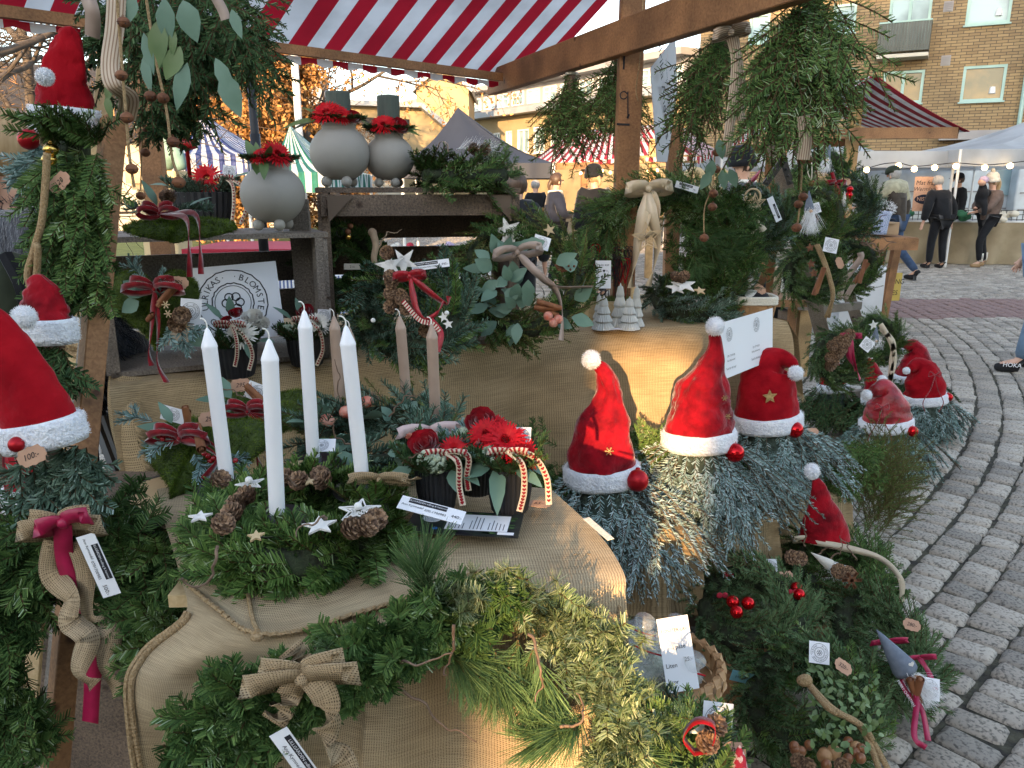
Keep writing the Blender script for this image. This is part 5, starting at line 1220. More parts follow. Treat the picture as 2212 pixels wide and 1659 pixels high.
def crate(name,label,L0,e,wd,dp,z0,z1,m_='old_wood',corner=False,backslats=3,post=.055,topm=None,tilt=0):
    e=Vector((e[0],e[1],0)).normalized();n_=Vector((-e.y,e.x,0));o=Vector((L0[0],L0[1],0));t=thing(name,label,'crate',o+V(0,0,z0));P=lambda a,b,z:o+e*a+n_*b+Vector((0,0,z));h=z1-z0;th=.014
    M=MB()
    for b in (post/2,dp-post/2):
        for a in (.012,wd-.012):M=MB();M.beam(P(a,b,z0),P(a,b,z1-th-.001),.022,post,n_);M.build('corner_post',m_,t)
    nb=2 if h > .4 else 2
    for a in (-.004,wd+.004):
        M=MB();k=3 if h > .4 else 2;bh=(h-th)/k
        for i in range(k):M.beam(P(a,0,z0+bh*(i+.5)),P(a,dp,z0+bh*(i+.5)),th,bh*.93)
        M.build('side_boards',m_,t)
    M=MB();k=3;bw_=dp/k
    for i in range(k):M.beam(P(-.015,bw_*(i+.5),z1-th/2+random.uniform(-.001,.002)),P(wd+.015,bw_*(i+.5),z1-th/2),bw_*.95,th)
    M.build('top_boards',topm or m_,t)
    M=MB();M.beam(P(0,dp/2,z0+th/2),P(wd,dp/2,z0+th/2),dp,th);M.build('bottom_boards',m_,t)
    M=MB();bh=.12
    for i in range(backslats):zz=z0+.06+(h-.12)*(i+.5)/backslats;M.beam(P(0,dp+th/2,zz),P(wd,dp+th/2,zz),th,(h-.1)/backslats*.72)
    M.build('back_slats',m_,t)
    if corner:
        M=MB();M.beam(P(0,-.006,z1-.05),P(wd,-.006,z1-.05),th,.062);M.build('front_rail',m_,t)
        for a,s_ in ((.02,1),(wd-.02,-1)):M=MB();M.prism([P(a,-.02,z1-.022),P(a+s_*.075,-.02,z1-.022),P(a,-.02,z1-.10)],.006,-n_);M.build('corner_brace',m_,t)
    return t,P
cr1,P1=crate('wooden_crate','weathered grey crate at the left holding the poster, moss pillow on top',(-1.06,2.0),(.9,.44),.58,.33,1.005,1.37,'grey_wood',backslats=2)
cr2,P2=crate('wooden_crate','tall dark slatted crate under the two grey pots',(-.565,2.36),(.97,.2),.59,.32,1.005,1.492,'old_wood',corner=True,backslats=3)
# planks standing in the gap between the crates
M=MB();a=W(672,760,2.34);M.beam(V(a.x,2.34,1.005),V(a.x-.01,2.34,1.46),.06,.02,(0,1,0));tag(M.build('grey_board','grey_wood',origin=(a.x,2.34,1)),'narrow grey board upright between the two crates','board')

# ------------------------------------------------ near table with two cloths
def surf(rows):
    R_=[catmull([W(*p) for p in r],60) for r in rows];C_=[catmull([R_[j][i] for j in range(len(R_))],80) for i in range(61)]
    def fn(u,v):
        a=min(59,int(u*60));b=min(79,int(v*80));fu,fv=u*60-a,v*80-b
        return C_[a][b].lerp(C_[a+1][b],fu).lerp(C_[a][b+1].lerp(C_[a+1][b+1],fu),fv)
    return fn
near_rows=[[(340,1062,1.46),(600,1035,1.50),(900,1032,1.52),(1190,1056,1.43)],
             [(352,1116,1.31),(600,1150,1.215),(900,1150,1.225),(1290,1150,1.225)],
             [(388,1240,1.09),(600,1300,1.01),(900,1262,1.065),(1345,1232,1.09)],
             [(400,1325,1.00),(600,1380,.935),(900,1335,.99),(1352,1290,1.05)],
             [(310,1402,.965),(560,1470,.925),(900,1420,.972),(1358,1400,1.035)],
             [(280,1470,.945),(545,1560,.92),(900,1540,.966),(1364,1540,1.02)],
             [(284,1580,.935),(530,1660,.915),(900,1660,.96),(1370,1680,1.01)],
             [(310,1720,.93),(520,1790,.91),(900,1790,.955),(1374,1800,1.0)]]
nf=surf(near_rows)
def near_table():
    t=thing('front_table','low front table under a pale burlap cloth with a stitched edge','table',V(-.2,1.2,0));M=MB()
    def fn(u,v):
        p=nf(u,v)
        if v > .38:
            k=min(1,(v-.38)*4);p=p+V(0,-1,0)*k*(.030*noise.noise(Vector((u*6,v*4,1)))+.011*math.sin(u*22+v*9)) ;s_=(u-.57);p += V(0,-.010,0)*k*(1 if s_ > 0 else 0)*math.exp(-abs(s_)*25)
        return p
    M.grid(fn,150,170,.95,1.15);M.build('burlap_cover','burlap_fine',t,smooth=True)
    M=MB();M.tube([fn(.004,v)+V(-.001,-.004,0) for v in np.linspace(.42,1,60)],.004,6);
    for v in np.linspace(.43,1,60):M.ball(fn(.016,v)+V(0,-.004,0),.0045,6,5,(1,.7,1.2))
    M.build('stitched_hem','jute',t)
    M=MB()
    for (x,y) in ((-.4,1.0),(.1,1.12),(-.5,1.35),(.05,1.38)):M.beam(V(x,y,0),V(x,y,.88),.04,.04,(0,1,0))
    M.beam(V(-.52,1.2,.895),V(.12,1.22,.895),.3,.02);M.build('wooden_frame','pale_wood',t)
    # top cloth, laid over with its hem across the front
    t2=thing('burlap_runner','second burlap cloth laid on the front table under the candle wreath','cloth',V(-.2,1.2,.94));M=MB()
    hem=[W(404,1262,1.065),W(470,1318,.985),W(556,1374,.922),W(700,1352,.948),W(860,1302,1.0),W(960,1262,1.045),W(1040,1238,1.075)];hm=catmull(hem,80)
    def f2(u,v):
        top=nf(u*.70,.02);mid=nf(u*.70 ,.16);e=hm[int(u*80)];a=top.lerp(mid,min(1,v*2)) if v < .5 else mid.lerp(e,(v-.5)*2)
        q=nf(u*.7,v*.38);w_=max(0,(v-.5)*2) ** 1.2;return q.lerp(e,w_)+V(0,-.001,.006+.003*noise.noise(Vector((u*8,v*8,0))))
    M.grid(f2,80,60,.62,.42);M.build('cloth','burlap_fine',t2,smooth=True)
    M=MB();M.tube([f2(u,1.0)+V(0,-.003,.0015*math.sin(u*260)) for u in np.linspace(0,1,120)],.0032,6);M.build('rolled_hem','jute',t2)
    M=MB();M.tube([f2(.345,v)+V(0,-.001,.003) for v in np.linspace(.45,1,30)],.003,6);M.ball(f2(.34,1)+V(0,-.006,-.004),.007,8,6,(1.4,1,.8),.2);M.build('seam','jute',t2)
near_table()
# cloth under pots on the near table's right, sunlit (scalloped lace cloth at the corner)
def lace():
    t=thing('stitched_cloth','small cloth with a scalloped stitched edge over the sunlit table corner','cloth',W(1290,1240,1.08));M=MB();pts=[(1130,1235),(1165,1215),(1215,1210),(1262,1205),(1300,1212),(1330,1240),(1338,1275),(1332,1310),(1345,1350)]
    C_=[W(px,py,1.155-(py-1205)*.0009-.006)+V(0,-.006,.006) for px,py in pts];cc=catmull(C_,60)
    M.tube([q+V(.003*math.sin(i*1.3),0,.003*math.cos(i*1.3)) for i,q in enumerate(cc)],.0028,6);M.build('scalloped_edge','jute',t,smooth=True)
lace()
def log():
    c=W(350,1070,1.46);t=thing('log_slice','pale sawn log slice behind the candle wreath','log slice',c);M=MB();n_=28;out=[];nn=nz((-.15,-.55,.9));x=nz(V(1,.1,0));y=nn.cross(x)
    for k in range(n_):
        a=2*math.pi*k/n_;r_=.062*(1+.12*noise.noise(Vector((math.cos(a)*1.5,math.sin(a)*1.5,4))));out.append(c+x*r_*math.cos(a)+y*r_*.85*math.sin(a))
    M.prism(out,.03,-nn);M.build('wood','log_face',t);M=MB();M.tube([q-nn*.016 for q in out+[out[0]]],.015,6);M.build('bark','bark',t,smooth=True)
log()
# low burlap covered boxes that carry the gnomes
def cloth_box(label,px0,px1,pyt,pyb,Yf,dep,rot=0):
    a,b=W(px0,pyt,Yf),W(px1,pyt,Yf+rot);zt=(a.z+b.z)/2;zb=W((px0+px1)/2,pyb,Yf).z;e=(b-a);e.z=0;L=e.length;e.normalize();n_=Vector((-e.y,e.x,0))
    t=thing('covered_box',label,'box',V(a.x,a.y,max(0,zb)));
    M=MB();cor=[a+n_*dep,a,b,b+n_*dep];per=catmull([V(p.x,p.y,0) for p in (cor[0],cor[0].lerp(cor[1],.9),cor[1]+e*.03,cor[2]-e*.03,cor[2].lerp(cor[3],.1),cor[3])],90)
    ctr=(cor[0]+cor[1]+cor[2]+cor[3])/4
    def fn(u,v):
        p=per[int(u*90)].copy()
        if v < .25:q=V(ctr.x,ctr.y,0).lerp(p,.2+.8*v/.25);q.z=zt+.004*noise.noise(q*12);return q
        w_=(v-.25)/.75;out=(p-V(ctr.x,ctr.y,0)).normalized();p += out*(.015+.02*w_+.014*math.sin(u*60)*w_+.02*w_*noise.noise(Vector((u*9,w_*3,5))));p.z=zt-(zt-zb+.02)*w_-.01;return p
    M.grid(fn,90,40,L+2*dep,.5);M.build('burlap_cover','burlap',t,smooth=True)
    M=MB();M.prism([V(p.x,p.y,0) for p in (cor[1]+n_*.05+e*.05,cor[2]+n_*.05-e*.05,cor[3]-n_*.08-e*.05,cor[0]-n_*.08+e*.05)],max(.05,zt-.05),(0,0,1));M.build('crate_body','old_wood',t)
    return t
cloth_box('burlap covered box under the bright red velvet gnome',1180,1500,1150,1300,2.16,.5)
cloth_box('burlap covered box below the two tall hats, sunlit corner',1480,1672,1130,1262,2.36,.45,.1)
cloth_box('burlap covered box behind the small red pointed hat',1672,1832,1072,1215,2.72,.4,.1)
# pale crate and slats among the ground wreaths
t=thing('slatted_crate','pale new wooden crate between the ground wreaths','crate',G(1800,1420));M=MB()
a,b=W(1745,1352,2.28),W(1840,1315,2.5);M.beam(a,b,.16,.02);M.beam(a+V(-.02,-.07,-.06),b+V(0,-.07,-.06),.02,.09);M.beam(V(a.x,a.y,0),a-V(0,0,.02),.05,.05,(0,1,0));M.beam(V(b.x,b.y,0),b-V(0,0,.02),.05,.05,(0,1,0));M.build('crate_body','pale_wood',t)
t=thing('wooden_pallet','brown pallet board on the cobbles beside the lichen basket','pallet',G(1600,1500));M=MB();M.beam(G(1540,1470,.12),G(1690,1510,.14),.05,.10);M.beam(G(1640,1420,.18),G(1720,1450,.18),.06,.09);M.beam(G(1560,1440,.05),G(1700,1560,.05),.06,.1);M.build('boards','timber',t)
paper_tag(t,G(1600,1441,.2)+V(0,-.05,0),(1,.0,-.25),(.1,.0,1),.085,.032,[('pasta 21B A+',0,0,.011)],matname='tag_blue')
# ================================================================ GOODS
def vpx(p):return mpp(p)
def euc(M,c,d,n,L=.05,w=.034,up=(0,0,1),jit=.6,sp_=.03):
    for k in range(n):
        dd=Vector(d)+Vector((random.gauss(0,jit),random.gauss(0,jit),random.gauss(0,jit*.7)));b=Vector(c)+Vector((random.gauss(0,sp_),random.gauss(0,sp_),random.gauss(0,sp_*.6)))
        leaf(M,b,dd,Vector(up)+Vector((random.gauss(0,.4),random.gauss(0,.4),0)),L*random.uniform(.7,1.2),w*random.uniform(.75,1.15))
def add_wreath(name,label,c,R,r,normal,kind='fir',count=110,L=.1,up=(0,0,1),group=None,cat='wreath',core=True,mix=None,**kw):
    t=thing(name,label,cat,c,group);F=Fol();m,ax=wreath_fol(F,c,R,r,normal,up,kind,count,L,**kw);F.build('greenery',m,t)
    if mix:
        F=Fol();k2=dict(kw);k2.pop('tint',0);m2,_=wreath_fol(F,c,R,r*1.1,normal,up,mix[0],mix[1],mix[2],**k2);F.build('accent_greenery',m2,t)
    if core:ring_mesh(t,c,R,r*.62,normal,up,kw.get('a0',0),kw.get('a1',2*math.pi),kw.get('squash',1))
    return t,ax
def candle(p0,p1,r,m_,label,taper=True,group=None):
    t=thing('candle',label,'candle',p0,group);p0,p1=Vector(p0),Vector(p1);ax=p1-p0;L=ax.length;M=MB()
    if taper:prof=[(r*.78,0),(r*.8,.006),(r*.97,.02),(r,L-.034),(r*1.06,L-.031),(r*.99,L-.027),(r*.6,L-.014),(r*.32,L-.004),(.0012,L)]
    else:prof=[(r*.97,0),(r,.004),(r,L-.005),(r*.96,L),(r*.8,L-.002),(.001,L-.004)]
    M.lathe(prof,p0,ax,22);M.build('wax',m_,t,smooth=taper)
    M=MB();q=p1;M.tube(catmull([q-nz(ax)*.003,q+nz(ax)*.008,q+nz(ax)*.014+V(-.004,0,0),q+nz(ax)*.015+V(-.009,0,.0)],8),.0013,5);M.build('wick','wick',t)
    return t
def cones(t,pts,s_=1.0):
    for p,d in pts:M=MB();cone(M,p,d,.036*s_,.017*s_);M.build('pine_cone','cone',t)

# ---------------------------------------------- candle wreath on the near table
c=G(650,1138,.962)
t,ax=add_wreath('candle_wreath','big green fir wreath with four white candles, cones and stars on the front table',c,.122,.054,(0,-.05,1),'fresh',440,.046,sgn=-1,n=60,nl=.022,lift=.15,tint=.52,out=1.0,mix=('fir',170,.055))
CW=[]
for (bx,by),(tx,ty),lb in (((493,1057),(447,700),'tall white candle at the left of the big fir wreath'),((678,1008),(657,662),'tall white candle at the back of the big fir wreath'),((786,1063),(747,695),'tall white candle at the right of the big fir wreath'),((600,1130),(581,724),'tall white candle at the front of the big fir wreath')):
    p0=G(bx,by,1.0);M=MB();M.lathe([(.002,-.004),(.034,-.002),(.050,.010),(.051,.012),(.034,.002),(.0165,.002),(.0155,.026),(.014,.026),(.014,.004),(.001,.004)],p0-V(0,0,.006),(0,-.08,1),26);M.build('candle_holder','black_metal',t,smooth=True)
    p1=W(tx,ty+8,p0.y);candle(p0,p1,.0122,'candle_white',lb)
for (px,py,R,dx) in ((540,1045,.024,.3),(775,1102,.033,-.1)):
    p=G(px,py,1.035);M=MB();lattice_star(M,p,R,(1,.1,.05),(0,1,.12),a=dx);M.ball(p+V(0,-.004,.008),.006);M.build('lattice_star','star_white',t)
for (px,py,R,m_,tl) in ((690,1135,.026,'star_bark',.3),(432,1116,.018,'star_bark',.2),(553,1158,.0125,'star_wood',.8),(640,1000,.012,'star_wood',.8),(668,1040,.011,'star_wood',.7)):
    p=G(px,py,1.03);M=MB();star(M,p,R,(1,.05,0),(0,1,tl*.35),.003,a=.2);M.build('star',m_,t)
cones(t,[(G(px,py,1.015),(random.gauss(0,.5),-.5,.8)) for px,py in ((478,1145),(530,1100),(548,1083),(515,1122),(745,1152),(782,1148),(805,1135),(690,1040),(712,1050),(470,1048),(655,1052),(628,1045))],.78)
for a_ in ((G(470,1180,1.02),(.3,-.7,-.2),.12,.0025,.025,3),(G(640,1050,1.04),(-.3,.2,.5),.10,.0022,.025,9),(G(700,1120,1.03),(.3,-.4,.1),.10,.0022,.025,12)):M=MB();twigcurl(M,*a_);M.build('corkscrew_twig','twig',t,smooth=True)
M=MB();bow(M,G(820,1035,1.03),.05,(1,0,0),(0,.3,1),(0,-1,.3),.016,[curl_tail(G(830,1035,1.03),(.9,-.1,.1),.06,(0,-1,0),(0,0,1),1,.004)]);M.build('bow','jute_ribbon',t,smooth=True)
lbl=paper_tag(t,W(932,1101,1.16),W(1000,1119,1.15)-W(932,1101,1.16),W(928,1085,1.175)-W(932,1101,1.16),.108,.030,[('Ann Kymnedal',-.031,-.003,.0062),('070-1700983',.008,-.0055,.0068),('440:-',.043,-.003,.009)],bar=(-.040,.003,.024,.013,'LILLGÅRDEN odling & hantverk',.0050))

# magazine under the label
def magazine():
    o=W(1015,1142,1.215);x=W(1085,1150,1.20)-o;y=W(1030,1112,1.28)-o;C_=Card(o,x,y+V(0,0,-.0));C_=Card(V(o.x-.008,o.y-.004,.950),V(1,-.12,0),V(.35,1,0));t=thing('leaflet','glossy dark leaflet with pale text box on the front table','leaflet',C_.o)
    M=MB();C_.slab(M,-.095,-.046,.095,.046,.002);M.build('page','photo_dark',t)
    M=MB();C_.rect(M,-.03,-.030,.075,.032,.0006);C_.rect(M,.06,-.041,.087,-.031,.0006);M.prism([C_.p(-.058+.017*math.cos(a),.012+.017*math.sin(a),.0004) for a in np.linspace(0,6,22)],.0004,C_.n);M.build('text_panel','paper',t)
    M=MB();rs=random.Random(4)
    for k in range(16):
        x0=-.026+k*.0062;
        if k in (5,10):continue
        C_.rect(M,x0,-.026,x0+.0014,-.026+rs.uniform(.02,.052),.0012)
    C_.logo(M,-.058,.012,.015,.0014);M.build('lettering','ink_light',t)
    M=MB();[C_.rect(M,u,v,u+rs.uniform(.006,.014),v+rs.uniform(.003,.006),.0006) for u,v in [(rs.uniform(-.03,.05),-.039) for _ in range(6)]+[(.076,rs.uniform(-.02,.03)) for _ in range(6)]+[(rs.uniform(-.02,.06),.034) for _ in range(5)]];M.build('leaf_photo','photo_green',t)
    M=MB();C_.ring(M,-.045,-.03,.003,.004,.0012,seg=14);M.build('badge','blue_crate',t)
magazine()
p=G(1165,1088,.945);t=thing('price_card','loose kraft price card on the table beside the right black pot','price card',p);kraft_tag(t,p,(1,-.25,0),(.25,1,.1),.042,'65:-')
p=W(1296,1158,1.17);t=thing('cardboard_sheet','pale printed sheet under the right edge of the burlap cloth','sheet',p);paper_tag(t,p+V(0,.03,0),(.35,-.9,0),(.9,.35,.1),.09,.012,[],name='sheet',matname='linen');

# ---------------------------------------------- wreath with beige candles
c=G(815,948,.975)
t,ax=add_wreath('candle_wreath','eucalyptus and fir wreath with beige candles and a pink bow',c,.13,.045,(0,-.1,1),'noble',170,.08,mix=('juniper',50,.07),tint=.35)
for (bx,by),(tx,ty),lb in (((736,888),(721,682),'beige candle at the left behind the white candles'),((762,872),(754,706),'beige candle mostly hidden behind a white candle'),((880,878),(863,682),'beige candle right of the middle in the eucalyptus wreath'),((941,912),(932,700),'beige candle nearest the pink bow')):
    p0=G(bx,by,.995);M=MB();M.lathe([(.002,-.03),(.03,-.028),(.032,-.024),(.016,-.02),(.015,.014),(.0135,.014),(.0135,0),(.001,0)],p0,(0,0,1),20);M.build('candle_holder','black_metal',t,smooth=True)
    candle(p0,W(tx,ty,p0.y),.0122,'candle_beige',lb)
M=MB()
for px,py,dx,dy in ((700,880,-1,.2),(690,930,-1,-.3),(720,950,-.6,-1),(740,975,-.2,-1),(760,940,.3,-1),(700,905,-1,0),(800,905,.6,.2),(870,960,.8,-.8),(900,980,1,-.8),(945,985,1,-.6),(860,890,.5,.6),(780,980,0,-1),(930,870,.8,.8),(970,940,1,0),(830,965,.3,-1),(660,930,-1,-.2)):
    euc(M,G(px,py,1.01),(dx,dy*.7,.35),3,.052,.036,sp_=.014)
M.build('eucalyptus_leaves','eucalyptus',t,smooth=True)
for px,py in ((706,908),(792,868),(886,936),(748,890)):M=MB();M.ball(G(px,py,1.03),.0155,12,9,(1,1,.85),.15);M.build('frosted_apple','apple_slice',t,smooth=True)
M=MB();q=G(930,935,1.03);bow(M,q,.065,(1,-.05,.1),(0,.4,1),(0,-1,.4),.022,[curl_tail(q,(.2,-.6,-.3),.05,(0,-1,0),(1,0,0),.6,.003)]);M.build('bow','satin_pink',t,smooth=True)
kraft_tag(t,W(803,858,1.75),(1,0,.35),(-.3,.1,1),.045,'440:-');paper_tag(t,G(695,962,1.03),(1,.1,0),(-.1,.8,.5),.05,.03,logo=True)
for px,py,d,s_ in ((760,960,(-.3,-.2,.3),4),(840,900,(.4,-.3,.3),5),(735,870,(-.2,0,.6),6),(870,1000,(.2,-.5,-.1),17)):M=MB();twigcurl(M,G(px,py,1.03),d,.11,.002,seed=s_);M.build('corkscrew_twig','twig',t,smooth=True)

# ---------------------------------------------- black pots with flowers
def pot(M,base,r,h,seg=56,sx=1):
    i0=len(M.v);M.lathe([(r*.72,0),(r*.80,.004),(r*.93,h*.45),(r,h*.97),(r*.97,h),(r*.9,h),(r*.88,h*.9),(.002,h*.88)],base,(0,0,1),seg,ribs=1,ribd=.028)
    if sx != 1:
        for k in range(i0,len(M.v)):M.v[k].x=base[0]+(M.v[k].x-base[0])*sx
def heart_ribbon(t,c,size,tails,right=(1,0,0),n=(0,-1,.2),w_=.0105):
    M=MB();bow(M,c,size,right,(0,.1,1),n,w_,[]);M.build('bow','heart_band',t,smooth=True);B=MB();Hh=MB()
    for tl in tails:
        pts=catmull([c]+[Vector(p) for p in tl],40);B.strip(pts,w_,[Vector(right)]*41)
        nn=nz(n)
        for k in range(4,40,2):
            d=(pts[k]-pts[k-1]).normalized();heart(Hh,pts[k]+nn*.0012,w_*.34,d.cross(nn),-d,.0004)
    B.build('ribbon_tail','satin_cream',t,smooth=True);Hh.build('heart_print','velvet_ribbon',t)
def potted(label,base,r,h,fl,leaves=(),ribbons=None,sed=(),tagp=None,sx=1,fill='spruce',cat='flower pot',extra=None):
    t=thing('flower_pot',label,cat,base);M=MB();pot(M,base,r,h,sx=sx);M.build('pot','black_pot',t,smooth=False);top=Vector(base)+V(0,0,h)
    F=Fol();k=46;a=rng.random(k)*6.28;q=np.array(top)+np.stack([np.cos(a)*r*.7*sx,np.sin(a)*r*.7,-.01+0*a],1);d=np.stack([np.cos(a)*.8,np.sin(a)*.8,.5+.6*rng.random(k)],1);kw,m_=sp(fill);F.sprigs(q,d,(0,0,1),.045+.03*rng.random(k),**kw);F.build('greenery',m_,t)
    for kind,p,rr,nn in fl:
        if kind == 'g':F=Fol();gerbera(F,p,rr,nn);F.build('gerbera','gerbera_red',t)
        if kind == 'w':F=Fol();gerbera(F,p,rr,nn,.5);F.build('white_gerbera','petal_white',t)
        if kind == 'r':M=MB();rose(M,p,rr,nn);M.build('rose','red_velvet',t,smooth=True)
        if kind == 'f':M=MB();rose(M,p,rr,nn);M.build('white_flower','satin_white',t,smooth=True)
    if leaves:
        M=MB()
        for p,d,L,w_ in leaves:leaf(M,p,d,(0,-.3,1),L,w_)
        M.build('eucalyptus_leaves','eucalyptus',t,smooth=True)
    for p in sed:
        M=MB();[M.ball(Vector(p)+Vector(rnd_unit(1)[0])*.016,.0045,6,5,(1,1,1),.3) for _ in range(70)];M.build('sedum_head','sedum',t)
    if ribbons:heart_ribbon(t,*ribbons)
    if tagp:paper_tag(t,tagp,(.9,.3,-.1),(.1,.2,1),.036,.036,logo=True)
    return t
mat('satin_white',(.82,.80,.74),rough=.5)
def Z(px,py,Y,z=None):return W(px,py,Y)
b=G(945,1098,.945);Y=b.y
potted('small black ribbed pot with red rose and green sedum',b,46*mpp(b),.082,[('r',W(920,962,Y-.01),.027,(-.2,-.6,.8)),('g',W(982,975,Y+.0),.030,(.1,-.7,.7)),('r',W(905,955,Y+.01),.020,(-.4,-.6,.7))],
    [(W(990,1010,Y-.03),(.8,-.6,-.3),.05,.026),(W(985,990,Y-.02),(1,-.2,.3),.06,.026),(W(890,1010,Y-.02),(-.8,-.5,-.2),.05,.034),(W(975,1015,Y-.03),(.3,-.9,-.5),.045,.026)],
    (W(965,978,Y-.045),.036,[[W(990,1000,Y-.06),W(992,1050,Y-.06),W(1000,1092,Y-.07)],[W(1010,985,Y-.05),W(1008,1030,Y-.05),W(1012,1060,Y-.05)]]),[W(925,995,Y-.035),W(942,1000,Y-.035)])
b=G(1101,1102,.945);Y=b.y
potted('small black ribbed pot with big spiky red gerbera at the table edge',b,49*mpp(b),.085,[('g',W(1092,952,Y-.01),.040,(.1,-.6,.8)),('g',W(1128,985,Y-.02),.034,(.5,-.8,.4)),('g',W(1050,938,Y+.03),.035,(-.3,-.6,.8))],
    [(W(1075,1000,Y-.02),(.0,-.7,-.6),.09,.030),(W(1060,1010,Y-.03),(-1,-.2,-.1),.055,.042),(W(1110,1010,Y-.04),(.8,-.6,-.2),.06,.03),(W(1140,1000,Y),(1,-.4,-.4),.05,.022)],
    (W(1098,975,Y-.05),.034,[[W(1128,1005,Y-.07),W(1132,1060,Y-.07),W(1122,1105,Y-.075)],[W(1150,985,Y-.05),W(1180,1030,Y-.05),W(1186,1090,Y-.06)]]),[W(1062,985,Y-.02)],tagp=W(1126,945,Y+.02))
b=G(1030,1062,.945);Y=b.y
potted('black ribbed pot with red roses between the two front pots',b,44*mpp(b),.08,[('r',W(1040,915,Y),.03,(-.1,-.6,.8)),('g',W(1068,925,Y+.01),.032,(.2,-.6,.8))],[(W(1010,960,Y),(-.8,-.4,.3),.05,.03)],None,[W(1005,945,Y)],fill='blue')
b=G(508,812,1.005);Y=b.y
potted('black pot with white gerbera and red roses below the poster',b,50*mpp(b),.085,[('w',W(522,722,Y-.04),.042,(.1,-.8,.6)),('r',W(488,700,Y-.02),.022,(-.2,-.6,.8)),('f',W(545,690,Y),.03,(.1,-.5,.8)),('f',W(565,700,Y),.022,(.4,-.5,.8)),('r',W(510,678,Y+.01),.02,(0,-.4,.8))],
    [(W(480,690,Y),(-.6,-.2,1),.06,.026),(W(500,680,Y+.02),(-.1,.1,1),.05,.024),(W(530,735,Y-.05),(.4,-.3,-.9),.06,.024),(W(480,735,Y-.03),(-.9,-.3,-.2),.05,.022),(W(560,735,Y),(1,-.3,.1),.045,.028)],
    (W(498,700,Y-.05),.04,[[W(510,730,Y-.08),W(512,765,Y-.08),W(507,792,Y-.075)],[W(530,730,Y-.08),W(545,765,Y-.07),W(538,800,Y-.07)]]),tagp=W(512,705,Y-.03))
b=G(664,788,1.005);Y=b.y
potted('small black pot with white gerbera behind the white candles',b,40*mpp(b),.08,[('w',W(688,700,Y-.03),.036,(.4,-.7,.6)),('r',W(660,675,Y),.026,(0,-.5,.8))],[(W(630,690,Y),(-.7,-.2,.8),.06,.024),(W(650,680,Y),(-.2,0,1),.05,.02)],
    (W(660,690,Y-.04),.035,[[W(690,715,Y-.06),W(697,755,Y-.06),W(684,790,Y-.06)]]),[W(622,715,Y-.01)],tagp=W(700,682,Y+.02))
b=W(443,492,2.2);b.z=1.375;b=G(443,490,1.376);Y=b.y
t=potted('long oval black ribbed pot with red gerbera and red metal candle holder',b,46*mpp(b),.105,[('g',W(447,385,Y-.03),.048,(.1,-.85,.5))],[(W(490,390,Y-.02),(1,-.2,.45),.10,.036),(W(500,400,Y-.02),(1,-.3,.05),.07,.026),(W(360,400,Y),(-1,-.2,.2),.05,.024)],
    (W(485,385,Y-.04),.03,[[W(502,400,Y-.07),W(505,440,Y-.08),W(500,492,Y-.08)],[W(520,400,Y-.06),W(534,440,Y-.06),W(520,484,Y-.06)]]),tagp=W(495,370,Y),sx=1.45,fill='noble')
M=MB();q=W(412,400,Y-.01);q2=W(411,325,Y-.01);M.lathe([(.006,0),(.006,(q2-q).z),(.02,(q2-q).z+.004),(.030,(q2-q).z+.008),(.030,(q2-q).z+.032),(.027,(q2-q).z+.032),(.027,(q2-q).z+.014),(.001,(q2-q).z+.012)],q,(0,0,1),24);M.build('metal_candle_holder','red_metal',t,smooth=True)

# ---------------------------------------------- grey ball pots
def ballpot(label,px,py,rp,Y,ztop,candlepx,clabel,flowers,leaves_):
    c=W(px,py,Y);r=rp*mpp(c);bz=ztop+.022;k=(c.z-bz)/r if False else 1;c.z=bz+r*.86;t=thing('grey_pot',label,'pot',V(c.x,c.y,ztop));M=MB();prof=[]
    for a in np.linspace(-1.18,.98,20):prof.append((r*math.cos(a)*1.0,r*.93*math.sin(a)))
    zt=prof[-1][1];rt=prof[-1][0];prof=[(.001,prof[0][1])]+prof+[(rt*1.02,zt+r*.13),(rt*1.07,zt+r*.16),(rt*1.07,zt+r*.2),(rt*.98,zt+r*.2),(rt*.96,zt),(.001,zt-.005)]
    M.lathe(prof,c,(0,0,1),40);M.build('pot','stone_grey',t,smooth=True)
    for g in (rad(-60),rad(-140),rad(-100)+math.pi,rad(60)):
        M=MB();M.ball(V(c.x+r*.55*math.cos(g),c.y+r*.55*math.sin(g),ztop+r*.185),r*.185,14,10);M.build('foot','stone_grey',t,smooth=True)
    top=c+V(0,0,zt+r*.17);F=Fol();n_=34;a=rng.random(n_)*6.28;kw,m_=sp('spruce');F.sprigs(np.array(top)+np.stack([np.cos(a)*rt*.7,np.sin(a)*rt*.7,0*a],1),np.stack([np.cos(a),np.sin(a),.4+0*a],1),(0,0,1),.05,**kw);F.build('greenery',m_,t)
    for kind,dx,dy,rr,nn in flowers:
        p=top+V(dx*r,dy*r,rr*.55);nn=(nn[0]*1.5,-.66,.75) if kind == 'g' else nn
        if kind == 'g':F=Fol();gerbera(F,p,rr,nn);F.build('gerbera','gerbera_red',t)
        else:M=MB();rose(M,p,rr,nn);M.build('rose','red_velvet',t,smooth=True)
    M=MB();[leaf(M,top+V(dx*r,dy*r,.01),d,(0,-.4,1),L,w_) for dx,dy,d,L,w_ in leaves_];M.build('leaves','eucalyptus_green',t,smooth=True)
    if candlepx:
        p0=top+V(0,.012,-.02);a,b2=candlepx;cc=candle(V(p0.x,p0.y,p0.z),V(p0.x,p0.y,W(px,b2,Y).z),a*mpp(c),'candle_green',clabel,taper=False)
    return t,top,r
